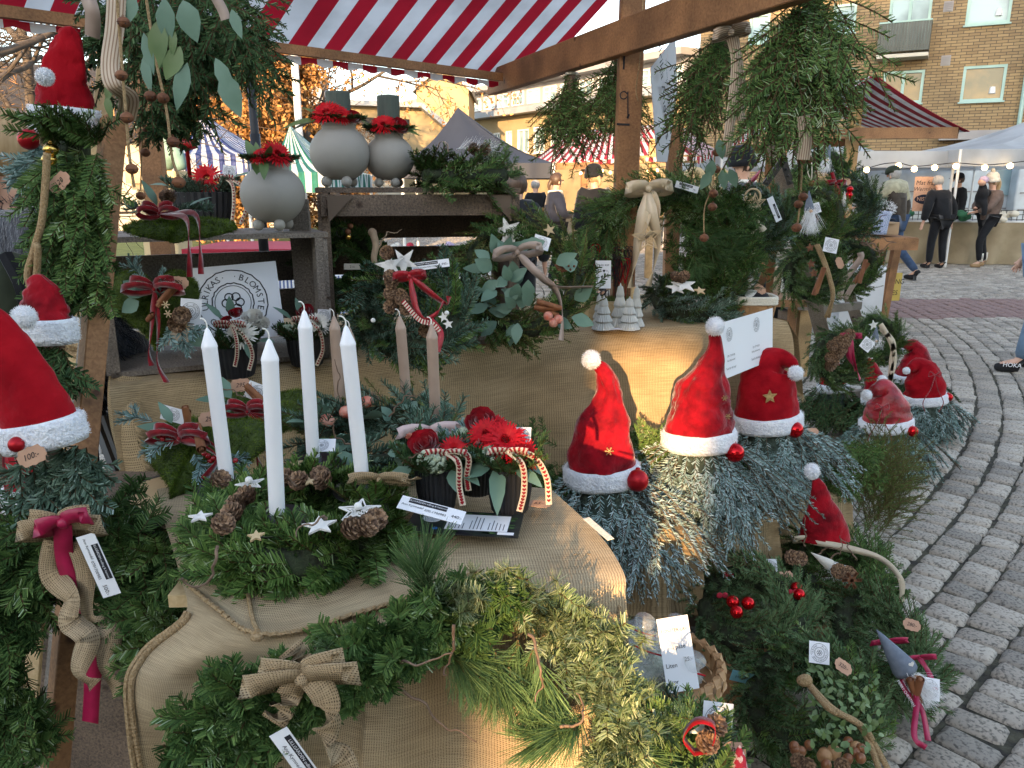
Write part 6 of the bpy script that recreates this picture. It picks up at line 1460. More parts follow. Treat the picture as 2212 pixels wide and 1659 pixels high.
ballpot('larger grey ball pot on the tall crate with red gerbera',735,345,64,2.46,1.494,(26,197),'dark green block candle in the larger grey pot',[('g',-.25,-.55,.048,(-.1,-.8,.5)),('g',.15,-.5,.04,(.3,-.8,.5)),('r',.55,-.35,.026,(.3,-.6,.7))],[(-.5,-.2,(-1,-.3,-.05),.12,.05),(-.5,-.2,(-1,-.1,-.15),.10,.04),(-.4,-.3,(-.7,-.3,.6),.07,.035),(.1,-.6,(.5,-.5,.2),.04,.026)])
t,top,r=ballpot('smaller grey ball pot on the tall crate with red roses',842,348,53,2.52,1.494,(24,206),'dark green block candle in the smaller grey pot',[('g',-.1,-.6,.042,(0,-.8,.5)),('r',.45,-.4,.032,(.4,-.6,.7)),('r',-.35,-.4,.024,(-.3,-.5,.8))],[(.7,-.2,(1,-.2,.15),.05,.018),(.7,-.3,(1,-.3,-.2),.05,.02),(-.6,0,(-.6,-.3,.7),.05,.022),(.6,-.1,(.9,0,.4),.05,.02)])
for d,s_ in (((1,-.2,.3),1),((1,0,.15),2),((1,-.3,.05),3),((.8,-.4,.5),7)):M=MB();twigcurl(M,top+V(.3*r,-.3*r,0),d,.12,.0008,seed=s_);M.build('fine_twigs','twig',t)
t,top,r=ballpot('low grey ball pot with red roses on the left crate',590,425,68,2.26,1.376,None,'',[('r',.1,-.45,.034,(0,-.5,.8)),('g',.38,-.55,.044,(.5,-.7,.5)),('g',-.1,-.6,.032,(-.1,-.7,.6)),('r',.25,-.2,.026,(.1,-.4,.9))],[(0,-.6,(.1,-.6,-.5),.07,.028),(.15,-.7,(.2,-.5,.5),.06,.024),(-.4,-.4,(.3,-.5,-.5),.06,.024),(-.5,0,(-.3,0,1),.06,.03),(-.4,.1,(-.1,0,1),.05,.024)])
for dx,d,s_ in ((-.6,(-1,-.1,.3),11),(-.6,(-1,0,.1),12),(.6,(1,-.4,.1),13),(.6,(1,-.3,-.1),14),(-.5,(-1,-.2,.6),15)):M=MB();twigcurl(M,top+V(dx*r,-.3*r,0),d,.10,.0008,seed=s_);M.build('fine_twigs','black_twig',t)

# ---------------------------------------------- moss hearts
def moss_heart(label,c,right,up,size,thick,gapf=0,tilt=None):
    c=Vector(c);x,y=nz(right),Vector(up);y=(y-x*y.dot(x)).normalized();n=x.cross(y);t=thing('moss_heart',label,'moss heart',c)
    def hp(a):return (16*math.sin(a) ** 3/17,(13*math.cos(a)-5*math.cos(2*a)-2*math.cos(3*a)-math.cos(4*a))/17+.12)
    def fn(u,v):
        a=u*2*math.pi;hx,hy=hp(a);w_=math.sin(v*math.pi);q=c+x*hx*size*w_+y*hy*size*w_+n*thick*math.cos(v*math.pi);return q+n*.004*noise.noise(q*40)
    M=MB();M.grid(fn,40,14);M.build('moss_body','moss_base',t,smooth=True);F=Fol();P=[];Q=[]
    for _ in range(9000):
        u,v=random.random(),random.random()*.62;p=fn(u,v);P.append(tuple(p));w_=math.sin(v*math.pi);a=u*6.283;hx,hy=hp(a);Q.append(tuple(n*math.cos(v*math.pi)+(x*hx+y*hy)*w_))
    P=np.array(P);cl=np.array([noise.noise(Vector(p)*45) for p in P]);fuzz(F,P,np.array(Q),.0075,.0016,.45,.8);F.t[-1]=np.repeat(np.clip(.45+cl*.5+rng.normal(0,.12,len(P)),0,1),4).astype(np.float32);F.build('moss','moss',t)
    return t,x,y,n
mat('moss_base',(.06,.09,.015),(.03,.05,.008),rough=1,scale=60,bump=1)
def velvet_bow(t,c,size,n,tails,right=(1,0,0),w_=.016,m_='velvet_ribbon',loops=2):M=MB();bow(M,c,size,right,(0,.2,1),n,w_,tails,loops);M.build('bow',m_,t,smooth=True)
def cinnamon(t,c,d,L=.07,r=.007,k=2):
    for i in range(k):
        M=MB();q=Vector(c)+V(.004*i,-.006*i,.010*i);dd=nz(Vector(d)+V(random.gauss(0,.15),random.gauss(0,.1),random.gauss(0,.15)));M.tube([q-dd*L/2,q+dd*L/2],r,12,cap=False);M.tube([q-dd*L/2,q+dd*L/2],r*.55,8);M.build('cinnamon_stick','cinnamon',t,smooth=True)
def sprig_on(t,pts,kind='blue',L=.07,**kw):
    for p,d in pts:F=Fol();k,m_=sp(kind,**kw);F.branch([tuple(p)],[tuple(d)],(0,-.4,1),L,k=1,**k);F.build('fir_sprig',m_,t)
# standing heart inside the left crate
c=W(334,668,1.97);n0=V(.1,-1,.15)
t,x,y,n=moss_heart('upright moss heart with red velvet bow inside the left crate',c,(1,.1,0),(-.28,.15,1),.118,.028)
f=c+n*.034
velvet_bow(t,W(334,625,1.90),.075,n,[[W(328,700,1.90),W(322,760,1.89),W(328,790,1.88)],[W(342,700,1.90),W(340,780,1.89),W(360,826,1.86)]])
M=MB();[leaf(M,W(px,py,1.92),d,(0,-1,.2),L,w_) for px,py,d,L,w_ in ((310,640,(-.6,-.1,.5),.06,.05),(300,650,(-.5,-.2,-.3),.05,.04),(385,670,(.8,-.2,-.1),.045,.03),(405,720,(.7,-.2,-.4),.06,.04))];M.build('eucalyptus_leaves','eucalyptus',t,smooth=True)
sprig_on(t,[(W(310,610,1.92),(-.4,-.1,1)),(W(345,640,1.91),(.3,-.2,.8)),(W(375,700,1.9),(-.3,-.3,-.8)),(W(390,710,1.9),(.2,-.3,-1)),(W(395,700,1.9),(.7,-.2,-.4))])
cinnamon(t,W(362,640,1.9),(.7,-.1,.45));cinnamon(t,W(325,685,1.9),(.6,-.5,.3),.03,.007,1)
kraft_tag(t,W(385,610,1.9),(1,0,-.1),(.1,.2,1),.05,'295');paper_tag(t,W(412,672,1.9),(1,.1,-.1),(.1,.2,1),.05,.06,logo=True)
for px,py in ((358,658),(363,678),(401,705)):
    M=MB();q=W(px,py,1.885)
    for k in range(3):a=k*math.pi/3;M.beam(q-V(math.cos(a),0,math.sin(a))*.010,q+V(math.cos(a),0,math.sin(a))*.010,.0025,.0012,(0,1,0))
    M.build('snowflake','star_wood',t)
cones(t,[(W(393,680,1.89),(.4,-1,.1)),(W(385,690,1.9),(.2,-1,-.4))])
# heart pillow on the left crate
c=G(385,498,1.395)
t,x,y,n=moss_heart('flat moss heart with red velvet ribbon on top of the left crate',c,(1,.25,0),(-.3,1,.12),.135,.022)
velvet_bow(t,W(345,462,c.y-.03),.05,(0,-1,.5),[[W(400,470,c.y-.12),W(408,530,c.y-.19),W(410,598,c.y-.19)],[W(420,462,c.y-.1),W(432,530,c.y-.17),W(434,592,c.y-.18)]],w_=.013)
sprig_on(t,[(W(330,455,c.y),(-.9,-.2,.2)),(W(370,455,c.y),(.9,-.2,.1)),(W(400,450,c.y),(1,-.1,0))],'noble');M=MB();[leaf(M,W(px,py,c.y-.02),d,(0,-.3,1),.07,.022) for px,py,d in ((340,450,(-1,-.2,0)),(400,450,(.8,0,.5)),(340,445,(-.4,0,1)))];M.build('eucalyptus_leaves','eucalyptus',t,smooth=True)
cones(t,[(W(360,440,c.y-.01),(.3,-.4,1)),(W(375,438,c.y-.01),(-.3,-.4,1))],.8)
# two lying moss hearts
c=G(430,985,.965)
t,x,y,n=moss_heart('lying moss heart with red berries and velvet bow behind the left candle',c,(1,-.12,.02),(.25,1,.42),.142,.030)
velvet_bow(t,W(388,948,c.y-.05),.06,(0,-1,.6),[[W(430,960,c.y-.06),W(470,990,c.y-.07),W(440,1035,c.y-.09)],[W(440,950,c.y-.05),W(475,975,c.y-.05),W(480,985,c.y-.05)]],w_=.015)
M=MB();[M.ball(W(px+random.uniform(-2,2),py,c.y-.05),.0058,8,6) for px,py in ((338,935),(345,942),(350,930),(356,938),(362,932),(368,940),(374,930),(380,934),(350,948),(440,980),(450,985),(462,990),(468,982),(510,995),(456,996))];M.build('berries','berry',t,smooth=True)
M=MB();[leaf(M,W(px,py,c.y-.03),d,(0,-.3,1),L,w_) for px,py,d,L,w_ in ((380,935,(-1,-.1,.4),.075,.04),(372,915,(-.4,0,1),.05,.022),(500,1000,(.8,-.3,-.3),.05,.022))];M.build('eucalyptus_leaves','eucalyptus',t,smooth=True)
sprig_on(t,[(W(330,910,c.y),(-.8,0,.2)),(W(380,950,c.y-.04),(-.9,-.3,-.3)),(W(470,980,c.y-.03),(.9,-.2,-.2)),(W(420,980,c.y-.05),(.5,-.5,-.5))])
cinnamon(t,W(405,920,c.y-.03),(.3,-.2,1),.07);cinnamon(t,W(430,945,c.y-.05),(.6,-.8,-.2),.08,.009,1)
kraft_tag(t,W(455,905,c.y),(1,0,.1),(0,.2,1),.05,'295');paper_tag(t,W(375,896,c.y+.02),(1,0,-.3),(.2,.1,1),.05,.03,logo=True)
c=G(560,905,.975)
t,x,y,n=moss_heart('lying moss heart with red bow half hidden behind the white candles',c,(1,-.25,0),(.2,1,.45),.130,.028)
velvet_bow(t,W(535,890,c.y-.06),.055,(0,-1,.6),[[W(560,930,c.y-.06),W(555,980,c.y-.08),W(562,1010,c.y-.09)],[W(575,920,c.y-.05),W(570,960,c.y-.05),W(580,980,c.y-.05)]],w_=.014)
M=MB();[leaf(M,W(px,py,c.y-.03),d,(0,-.5,1),L,w_) for px,py,d,L,w_ in ((500,860,(-.6,0,.8),.08,.045),(490,865,(-1,-.1,.2),.07,.03),(520,880,(-.8,-.1,.1),.06,.04),(530,910,(-.6,-.3,-.4),.05,.04))];M.build('eucalyptus_leaves','eucalyptus',t,smooth=True)
cinnamon(t,W(555,862,c.y-.02),(.6,-.2,-.7),.07,.007,2);kraft_tag(t,W(520,832,c.y),(1,0,.1),(0,.2,1),.05,'295');paper_tag(t,W(558,848,c.y),(.9,.1,-.4),(.3,.2,1),.055,.04,logo=True)
M=MB();twigcurl(M,W(480,840,c.y-.03),(1,-.3,-.3),.14,.0015,seed=21);M.build('thin_twig','twig',t)

# ---------------------------------------------- posters
def poster(name,label,quad,th=.002):
    a,b,c_,d=[Vector(q) for q in quad];o=(a+b+c_+d)/4;x=((b-a)+(c_-d));y=((a-d)+(b-c_));w_,h=x.length/2,y.length/2;C_=Card(o,x,y);t=thing(name,label,'sign',o);M=MB();C_.slab(M,-w_/2,-h/2,w_/2,h/2,th);M.build('sheet','paper',t);return t,C_,w_,h
t,C_,w_,h=poster('paper_poster','white poster with round flower logo standing in the left crate',[W(402,584,2.20),W(600,560,2.27),W(612,728,2.20),W(428,742,2.14)])
M=MB();C_.logo(M,-.01,-.0,h*.43,.0012);M.build('lettering','ink',t)
t,C_,w_,h=poster('paper_poster','white payment poster pinned to the right front of the burlap table',[W(1540,702,2.42),W(1671,666,2.76),W(1667,776,2.76),W(1557,824,2.43)])
k=w_/130
M=MB();C_.logo(M,w_*.18,h*.28,h*.13,.001);C_.logo(M,-w_*.3,h*.26,h*.12,.001)
C_.write(M,'123 177 84 28',w_*.17,-h*.12,h*.052,.001);C_.write(M,'Ulrika Andersson',w_*.17,-h*.20,h*.052,.001);C_.write(M,'Tack för ditt köp!',w_*.17,-h*.34,h*.055,.001)
C_.write(M,'070 170 09 83',-w_*.27,-h*.12,h*.052,.001);C_.write(M,'Ann Kymnedal',-w_*.27,-h*.20,h*.052,.001);C_.write(M,'Tack för ditt köp!',-w_*.27,-h*.34,h*.055,.001);M.build('lettering','ink',t)
# ================================================================ GNOMES
def loft(M,P,R_,seg=30,wr=.05,sq=.88,seed=0,cap=True,fold=7):
    """cloth cone along points with radii; wrinkled"""
    n=len(P);i0=len(M.v);t0=(P[1]-P[0]).normalized();a=V(1,0,0);a=(a-t0*a.dot(t0)).normalized()
    for k in range(n):
        t=(P[min(k+1,n-1)]-P[max(k-1,0)]).normalized()
        if k < 3:t=(V(0,0,1)*(3-k)/3+t*k/3).normalized() if t.z > .2 else t
        a=(a-t*a.dot(t)).normalized();b=t.cross(a);s_=k/(n-1)
        for j in range(seg):
            g=2*math.pi*j/seg;cs,sn_=math.cos(g),math.sin(g)
            w_=1+wr*(noise.noise(Vector((cs*1.6+seed,sn_*1.6,s_*fold)))*1.6+.5*math.sin(g*3+s_*8+seed)*min(1,s_*3)+.6*noise.noise(Vector((cs*4,sn_*4+seed,s_*fold*2)))-1.1*max(0,1-abs(noise.noise(Vector((cs*1.3+s_*2,sn_*1.3+seed,s_*3))))*7)*min(1,s_*4))
            M.v.append(P[k]+(a*cs+b*sn_*sq)*R_[k]*w_)
    for k in range(n-1):
        for j in range(seg):j2=(j+1) % seg;M.face([i0+k*seg+j,i0+k*seg+j2,i0+(k+1)*seg+j2,i0+(k+1)*seg+j])
    if cap:M.face([i0+(n-1)*seg+j for j in range(seg)])
def hat(t,spine,Y,m_,trimpx=38,pom=None,seed=0,wr=.07,sq=.85,tilt=None,n=44,trimk=1.065):
    """spine: (px, py, halfwidth px) from rim centre to tip"""
    P=[W(x[0],x[1],Y+(x[3] if len(x) > 3 else 0)) for x in spine];R_=[x[2]*mpp(p) for x,p in zip(spine,P)]
    C_=catmull(P,n);rr=catmull([V(r,0,0) for r in R_],n);rr=[max(.002,q.x) for q in rr]
    M=MB();loft(M,C_,rr,40,wr,sq,seed);h=M.build('hat',m_,t,smooth=True)
    th=trimpx*mpp(P[0])*.88;axis=(C_[3]-C_[0]).normalized();
    if tilt:axis=nz(tilt)
    M=MB();rad_=rr[0]*trimk;prof=[(rad_*.9,-.004),(rad_*1.02,-.006),(rad_*1.06,th*.15),(rad_*1.05,th*.8),(rad_*1.0,th),(rad_*.9,th*1.02)];a=V(1,0,0);a=(a-axis*a.dot(axis)).normalized();b=axis.cross(a);seg=40;i0=0
    for (r_,z) in prof:
        for j in range(seg):g=2*math.pi*j/seg;M.v.append(C_[0]-axis*th*.45+axis*z+(a*math.cos(g)+b*math.sin(g)*sq)*r_*(1+.03*noise.noise(Vector((math.cos(g)*2,math.sin(g)*2,seed+z*30)))))
    for k in range(len(prof)-1):
        for j in range(seg):j2=(j+1) % seg;M.face([k*seg+j,k*seg+j2,(k+1)*seg+j2,(k+1)*seg+j])
    F=Fol();k=2600;g=rng.random(k)*6.283;z=rng.random(k)*th;A,B_,X=np.array(a),np.array(b),np.array(axis);od=A*np.cos(g)[:,None]+B_*np.sin(g)[:,None]
    Pp=np.array(C_[0])-X*th*.45+X*z[:,None]+(A*np.cos(g)[:,None]+B_*(np.sin(g)*sq)[:,None])*rad_*1.05;fuzz(F,Pp,od,.0042,.001,.65,.7)
    tr=M.build('fur_trim','white_fleece',h,smooth=True);F.build('trim_fuzz','fuzz',h)
    if pom:pompom(t,W(pom[0],pom[1],Y+(pom[3] if len(pom) > 3 else-.02)),pom[2])
    return C_,rr
def pompom(t,c,rp,sz=1):
    r=rp*mpp(c);M=MB();M.ball(c,r*.9,16,12,(1,1,sz),.05);p=M.build('pompom','white_fleece',t,smooth=True);F=Fol();k=1500;u=rnd_unit(k);fuzz(F,np.array(c)+u*r*.86*np.array([1,1,sz]),u,r*.22,.0012,.65,.5);F.build('pompom_fuzz','fuzz',p)
def skirt(t,c,r0,drop,spread,n=60,kind='blue',L=None,a0=0,a1=2*math.pi,layers=3,stretch=(1,1),tint=.5,k=2,n_=None,**kw):
    """fir branches hanging out and down from under a hat"""
    F=Fol();kw2,m_=sp(kind,**kw);L=L or drop*1.1;kw2['n']=n_ or kw2['n'];kw2['stem']=.0022
    for l in range(layers):
        f=l/max(1,layers-1);q=n;a=a0+(a1-a0)*(np.arange(q)+rng.random(q))/q;o=np.stack([np.cos(a)*stretch[0],np.sin(a)*stretch[1],0*a],1)
        B=np.array(c)+o*r0*(.45+.5*f)+np.array([0,0,-drop*(.0+.38*(1-f))]);D=_n(o*(spread*(.5+.7*rng.random((q,1))))+[0,0,-1]*(.75+.25*rng.random((q,1)))+rng.normal(0,.12,(q,3)))
        F.branch(B,D,o+np.array([0,0,.7]),L*(.65+.5*rng.random(q))*(.75+.25*f),k=k,droop=.12,tint=tint+rng.normal(0,.1,q),ang=.6,**kw2)
    F.build('branch_skirt',m_,t)
    M=MB();M.lathe([(r0*.8,0),(r0*.9,-drop*.3),(r0*(.9+spread*.5),-drop*.85),(.001,-drop*.86)],c,(0,0,1),16);M.build('body_core','gnome_core',t)
def nose(t,px,py,rp,Y,m_='bauble_red'):
    c=W(px,py,Y);r=rp*mpp(c);M=MB();M.ball(c,r,24,16);M.lathe([(r*.2,0),(r*.2,r*.22),(.001,r*.24)],c+nz((.1,.6,.75))*r*.97,(.1,.6,.75),10);M.build('bauble_nose',m_,t,smooth=True)
def snow(M,q,r,w_=.0022,n=V(0,-1,0)):
    for k in range(3):
        a=k*math.pi/3;d=V(math.cos(a),0,math.sin(a));M.beam(q-d*r,q+d*r,w_,.0012,n)
        for s_ in (-1,1):
            for f in (.55,.8):M.beam(q+d*s_*r*f,q+d*s_*r*f+V(math.cos(a+.9*s_),0,math.sin(a+.9*s_))*r*.25*s_,w_*.8,.0012,n)
Y=2.22
t=thing('santa_hat_gnome','fir gnome in a bright red velvet hat leaning left with pompom, sunlit','gnome',W(1300,1250,Y))
hat(t,[(1300,1022,74),(1299,985,71),(1303,940,63),(1311,900,51),(1315,868,36),(1314,835,26),(1304,806,19),(1290,788,11),(1278,776,3)],Y,'red_velvet',42,(1277,777,21,-.03),1,.12)
skirt(t,W(1300,1035,Y),.095,.25,.95,32,layers=3,stretch=(1.25,.8),tint=.72,n_=80,L=.33);nose(t,1377,1038,24,Y-.075,'bauble_matte')
M=MB();snow(M,W(1316,975,Y-.088),.013);M.build('snowflake','gold_star',t)
Y=2.42
t=thing('santa_hat_gnome','fir gnome in a tall upright dark red velvet hat with two gold snowflakes','gnome',W(1512,1170,Y))
hat(t,[(1510,945,72),(1511,905,70),(1516,860,60),(1526,825,47),(1536,790,31),(1545,755,18),(1545,722,12),(1545,706,5)],Y,'red_velvet',40,(1545,705,21,-.02),4,.12)
skirt(t,W(1512,960,Y),.095,.25,1.0,32,layers=3,stretch=(1.25,.8),tint=.70,n_=80,L=.33);nose(t,1587,978,21,Y-.07)
M=MB();snow(M,W(1566,860,Y-.07),.010);snow(M,W(1573,900,Y-.065),.010);M.build('snowflake','gold_star',t)
Y=2.70
t=thing('santa_hat_gnome','fir gnome in a squat red felt hat with a gold star and folded tip','gnome',W(1660,1080,Y))
hat(t,[(1656,908,68),(1656,885,66),(1656,850,62),(1658,815,55),(1664,788,42),(1690,776,24,-.02),(1712,786,14,-.05),(1720,800,5,-.06)],Y,'red_felt',34,(1719,806,17,-.08),7,.05)
skirt(t,W(1660,922,Y),.10,.21,1.2,34,layers=3,stretch=(1.3,.85),tint=.62,n_=80,L=.28);nose(t,1717,928,18,Y-.08)
M=MB();star(M,W(1663,857,Y-.095),.026,(1,0,.1),(0,0,1),.004,.45);M.build('gold_star','gold_star',t);kraft_tag(t,W(1755,932,Y),(1,0,0),(0,.6,1),.045,'')
# short red velvet cone among the wreaths
Y=2.45;t=thing('pointed_hat','small red velvet cone hat with white pompom above the ground wreaths','hat',W(1775,1160,Y))
P=[W(*x,Y) for x in ((1780,1165),(1778,1120),(1772,1085),(1768,1055),(1762,1035))];M=MB();C_=catmull(P,30);rr=[max(.004,r.x) for r in catmull([V(q*mpp(p),0,0) for q,p in zip((58,44,26,17,8),P)],30)];loft(M,C_,rr,30,.05,.5,3);M.build('hat','red_velvet',t,smooth=True);pompom(t,W(1754,1018,Y),17,1.1)
# small gnomes on the cobbles
def small(label,Y,rim,rw,spine,pom,nz_,kind,trim,drop,spread=.9,tint=.5,bow_=None,n=22,m_='blue',nosem='bauble_red'):
    t=thing('santa_hat_gnome',label,'gnome',G(rim[0],rim[1]+drop/mpp(W(rim[0],rim[1],Y))*.9));hat(t,[(rim[0],rim[1],rw)]+spine,Y,kind,trim,pom,rim[0]*.01,.07,n=26)
    skirt(t,W(rim[0],rim[1]+4,Y),rw*mpp(W(rim[0],rim[1],Y))*.95,drop,spread,n,layers=3,kind=m_,tint=tint,stretch=(1.25,.9),nl=.021,wd=.0045)
    if nz_:nose(t,*nz_,nosem)
    if bow_:
        M=MB();c=W(bow_[0],bow_[1],Y-.12)
        for s_ in (-1,1):
            M.tube(catmull([c,c+V(s_*.03,0,.02),c+V(s_*.035,0,-.01),c],12),.0025,5);M.tube(catmull([c,c+V(s_*.02,-.01,-.08),c+V(s_*.06,-.02,-.16),c+V(s_*.04,-.02,-.22)],14),.0025,5)
        M.build('cord_bow','velvet_ribbon',t,smooth=True)
    return t
small('small ground gnome in shiny red hat with pompom falling left',3.95,(1914,915),50,[(1914,895,48),(1914,875,43),(1912,855,34),(1903,840,22),(1885,845,12,-.03)],(1872,853,12,-.05),(1971,932,12,3.85),'red_satin',24,.25,bow_=(1905,880),n=26)
small('small ground gnome in flat topped matte red hat by the ladder',4.55,(1998,860),42,[(1998,845,41),(1997,825,39),(1992,803,32),(1978,790,18),(1965,795,8,-.03)],(1958,801,8,-.05),(2049,858,9,4.5),'red_felt',20,.22,bow_=(2020,810),n=26)
small('small ground gnome with drooping red velvet tip at the back',4.9,(1975,812),38,[(1975,800,36),(1980,780,31),(1978,762,24),(1968,748,16),(1955,756,8)],(1951,760,7),None,'red_velvet',18,.2,n=16,m_='spruce')
small('narrow red hat gnome half hidden behind the lower ladder wreath',4.35,(1893,862),28,[(1892,845,26),(1888,815,20),(1880,790,13),(1874,775,5)],(1906,821,11,-.08),None,'red_velvet',16,.18,n=14,m_='spruce')
small('gnome almost hidden behind the ladder with white trim showing',4.6,(1800,835),30,[(1800,815,26),(1802,795,18),(1804,780,6)],None,None,'red_felt',18,.24,n=20,m_='spruce')
# left column of gnomes
Y=1.62;t=thing('santa_hat_gnome','gnome in tall folded red hat at the top of the left column','gnome',W(140,330,Y))
hat(t,[(140,262,66),(138,225,62),(136,180,52),(140,135,42),(145,100,34),(142,75,24),(135,62,12)],Y,'red_felt',58,(97,166,19,-.10),5,.10,sq=.6);
F=Fol();k,m_=sp('blue');q=34;B=np.array([tuple(W(75+70*random.random(),290+40*random.random(),Y)) for _ in range(q)]);F.branch(B,np.array([-.35,0,-1])+rng.normal(0,.3,(q,3)),(0,-1,.2),.11,k=1,**k);F.build('branch_skirt',m_,t);nose(t,62,301,22,Y-.06,'bauble_matte')
M=MB();q=W(125,325,Y-.08);M.strip(catmull([q,q+V(-.015,-.01,.02),q+V(.005,-.01,.035),q+V(.03,-.01,.02),q],14),.03,[V(.2,.5,.3)]*15);M.build('ribbon_loop','jute_ribbon',t,smooth=True)
Y=1.40;t=thing('santa_hat_gnome','gnome in red velvet hat with pompom behind the jute rope','gnome',W(95,760,Y))
hat(t,[(98,712,60),(94,680,54),(90,645,42),(80,615,28),(66,600,12)],Y,'red_velvet',52,(52,686,26,-.09),9,.09,sq=.7)
F=Fol();k,m_=sp('spruce');q=30;B=np.array([tuple(W(50+90*random.random(),745+20*random.random(),Y)) for _ in range(q)]);F.branch(B,np.array([-.1,0,-1])+rng.normal(0,.3,(q,3)),(0,-1,.2),.10,k=1,**k);F.build('branch_skirt',m_,t)
Y=1.12;t=thing('santa_hat_gnome','largest red felt hat gnome tilted at the left edge with kraft price tag','gnome',W(100,1080,Y))
hat(t,[(90,932,82,0),(76,890,78),(56,840,70),(34,790,60),(8,735,46),(-15,690,32),(-40,670,12)],Y,'red_felt',58,None,2,.05,sq=.75)
F=Fol();k,m_=sp('noble',nl=.017);q=46;B=np.array([tuple(W(60+130*random.random(),960+70*random.random(),Y+.03)) for _ in range(q)]);F.branch(B,np.array([.1,0,-1])+rng.normal(0,.35,(q,3)),(0,-1,.2),.085,k=1,tint=.55,**k);F.build('branch_skirt',m_,t);nose(t,36,960,17,Y-.05,'bauble_matte');kraft_tag(t,W(68,985,Y-.07),(.85,0,.35),(-.3,.1,1),.045,'100:-')
Y=1.25;t=thing('santa_hat_gnome','gnome in red hat with two small hearts on its white trim','gnome',W(40,1180,Y))
hat(t,[(58,1078,44),(52,1045,40),(42,1010,31),(30,975,18),(22,955,8)],Y,'red_velvet',56,None,12,.06,sq=.7)
M=MB();heart(M,W(24,1080,Y-.055),.009,(1,0,0),(0,0,1));heart(M,W(46,1077,Y-.055),.009,(1,0,0),(0,0,1));M.build('heart_print','velvet_ribbon',t)
F=Fol();k,m_=sp('blue');q=26;B=np.array([tuple(W(-5+70*random.random(),1120+25*random.random(),Y)) for _ in range(q)]);F.branch(B,np.array([-.1,0,-1])+rng.normal(0,.3,(q,3)),(0,-1,.2),.09,k=1,**k);F.build('branch_skirt',m_,t)
M=MB();c=W(12,940,1.2);[M.tube(catmull([c,c+V(s_*.01,0,-.04),c+V(s_*.016,0,-.09)],8),.0018,5) for s_ in (-1,1)];M.build('cord_bow','velvet_ribbon',t)

# ---------------------------------------------- left fir bundle, rope, bells
def bell(t,c,r,d=(0,0,1),m_='rust'):
    M=MB();c=Vector(c);M.ball(c,r,16,12,(1,1,.86));b=nz(d);M.tube([c+V(math.cos(a)*r*1.02,math.sin(a)*r*1.02,0) for a in np.linspace(0,6.283,17)],r*.07,5);M.tube([c+V(r*.2*math.cos(a),0,r*.95+r*.2*math.sin(a)) for a in np.linspace(0,6.283,9)],r*.05,4);o=M.build('bell',m_,t,smooth=True)
    M=MB();M.beam(c+V(-r*.6,-r*.72,-r*.3),c+V(r*.6,-r*.72,-r*.3),r*.09,r*.1,(0,1,0));M.ball(c+V(-r*.6,-r*.72,-r*.3),r*.11,6,5);M.ball(c+V(r*.6,-r*.72,-r*.3),r*.11,6,5);M.build('slot','ink',o)
t=thing('fir_bundle','thick hanging fir bundle with gold bells beside the trestle leg','fir bundle',W(165,450,1.5));F=Fol();k,m_=sp('fir',n=66,wd=.0026);q=300;s_=rng.random(q)
B=np.array([tuple(W(165+(random.random()-.5)*110,285+330*a,1.52-.05*random.random())) for a in s_]);F.sprigs(B,np.stack([rng.normal(0,.45,q),-.35-.4*rng.random(q),np.where(s_ < .1,.3,-.8)],1),(0,-1,.3),.075+.03*rng.random(q),tint=.5+rng.normal(0,.14,q),**k);F.build('greenery',m_,t)
M=MB();M.tube([W(160,290,1.53),W(165,620,1.53)],.028,10);M.build('bundle_core','wreath_core',t)
for px,py in ((110,323),(106,345)):bell(t,W(px,py,1.43),.0125,m_='gold')
kraft_tag(t,W(128,394,1.43),(.75,0,.65),(-.5,.1,.8),.045,'120')
M=MB();M.tube(catmull([W(102,330,1.42),W(98,400,1.42),W(90,480,1.42),W(72,545,1.42),W(60,600,1.42),W(85,660,1.42),W(95,715,1.42),(W(112,745,1.42))],60),.0065,8);M.tube(catmull([W(62,590,1.43),W(80,530,1.41),W(78,600,1.42),W(62,640,1.42),W(75,690,1.42)],50),.0062,8);M.build('jute_rope','jute',t,smooth=True)
t=thing('rope_knot','frayed jute rope knot on the left plank','rope',W(158,758,1.7));M=MB();M.tube(catmull([W(150,745,1.72),W(175,750,1.68),W(172,768,1.68),W(150,762,1.7),W(178,772,1.7)],20),.008,8);M.build('rope','jute',t);F=Fol();P_=np.array([tuple(W(160+random.gauss(0,8),760+random.gauss(0,6),1.69)) for _ in range(250)]);F.add(P_,rnd_unit(250),.02,.0012,rnd_unit(250),.4,.5);F.build('frayed_ends','jute_fibre',t)

# top left swag
t=thing('hanging_swag','hanging spruce and eucalyptus swag with striped ribbon at the top left','swag',W(330,20,1.65));F=Fol();k,m_=sp('spruce',n=80,nl=.014)
B=[];D=[];Ls=[]
for _ in range(46):
    a=random.random();x=lerp(250,500,a);y=random.uniform(-110,40);B.append(tuple(W(x,y,1.68+random.uniform(-.08,.1))));D.append((lerp(-.15,.55,a)+random.gauss(0,.15),random.gauss(0,.2),-1));Ls.append(lerp(.24,.2,a)*random.uniform(.7,1.15))
F.branch(np.array(B),np.array(D),(0,-1,.1),np.array(Ls),k=3,droop=.12,tint=.55,sub=.45,**k)
B=[tuple(W(random.uniform(180,330),random.uniform(-60,90),1.7)) for _ in range(26)];F.branch(np.array(B),np.array([0,-.1,-1])+rng.normal(0,.3,(26,3)),(0,-1,.1),.10,k=1,tint=.5,**k)
B=[tuple(W(random.uniform(320,400),random.uniform(120,220),1.74)) for _ in range(12)];F.branch(np.array(B),np.array([0,0,-1])+rng.normal(0,.25,(12,3)),(0,-1,.1),.12,k=2,tint=.4,**k);F.build('greenery',m_,t)
M=MB();Mg=MB()
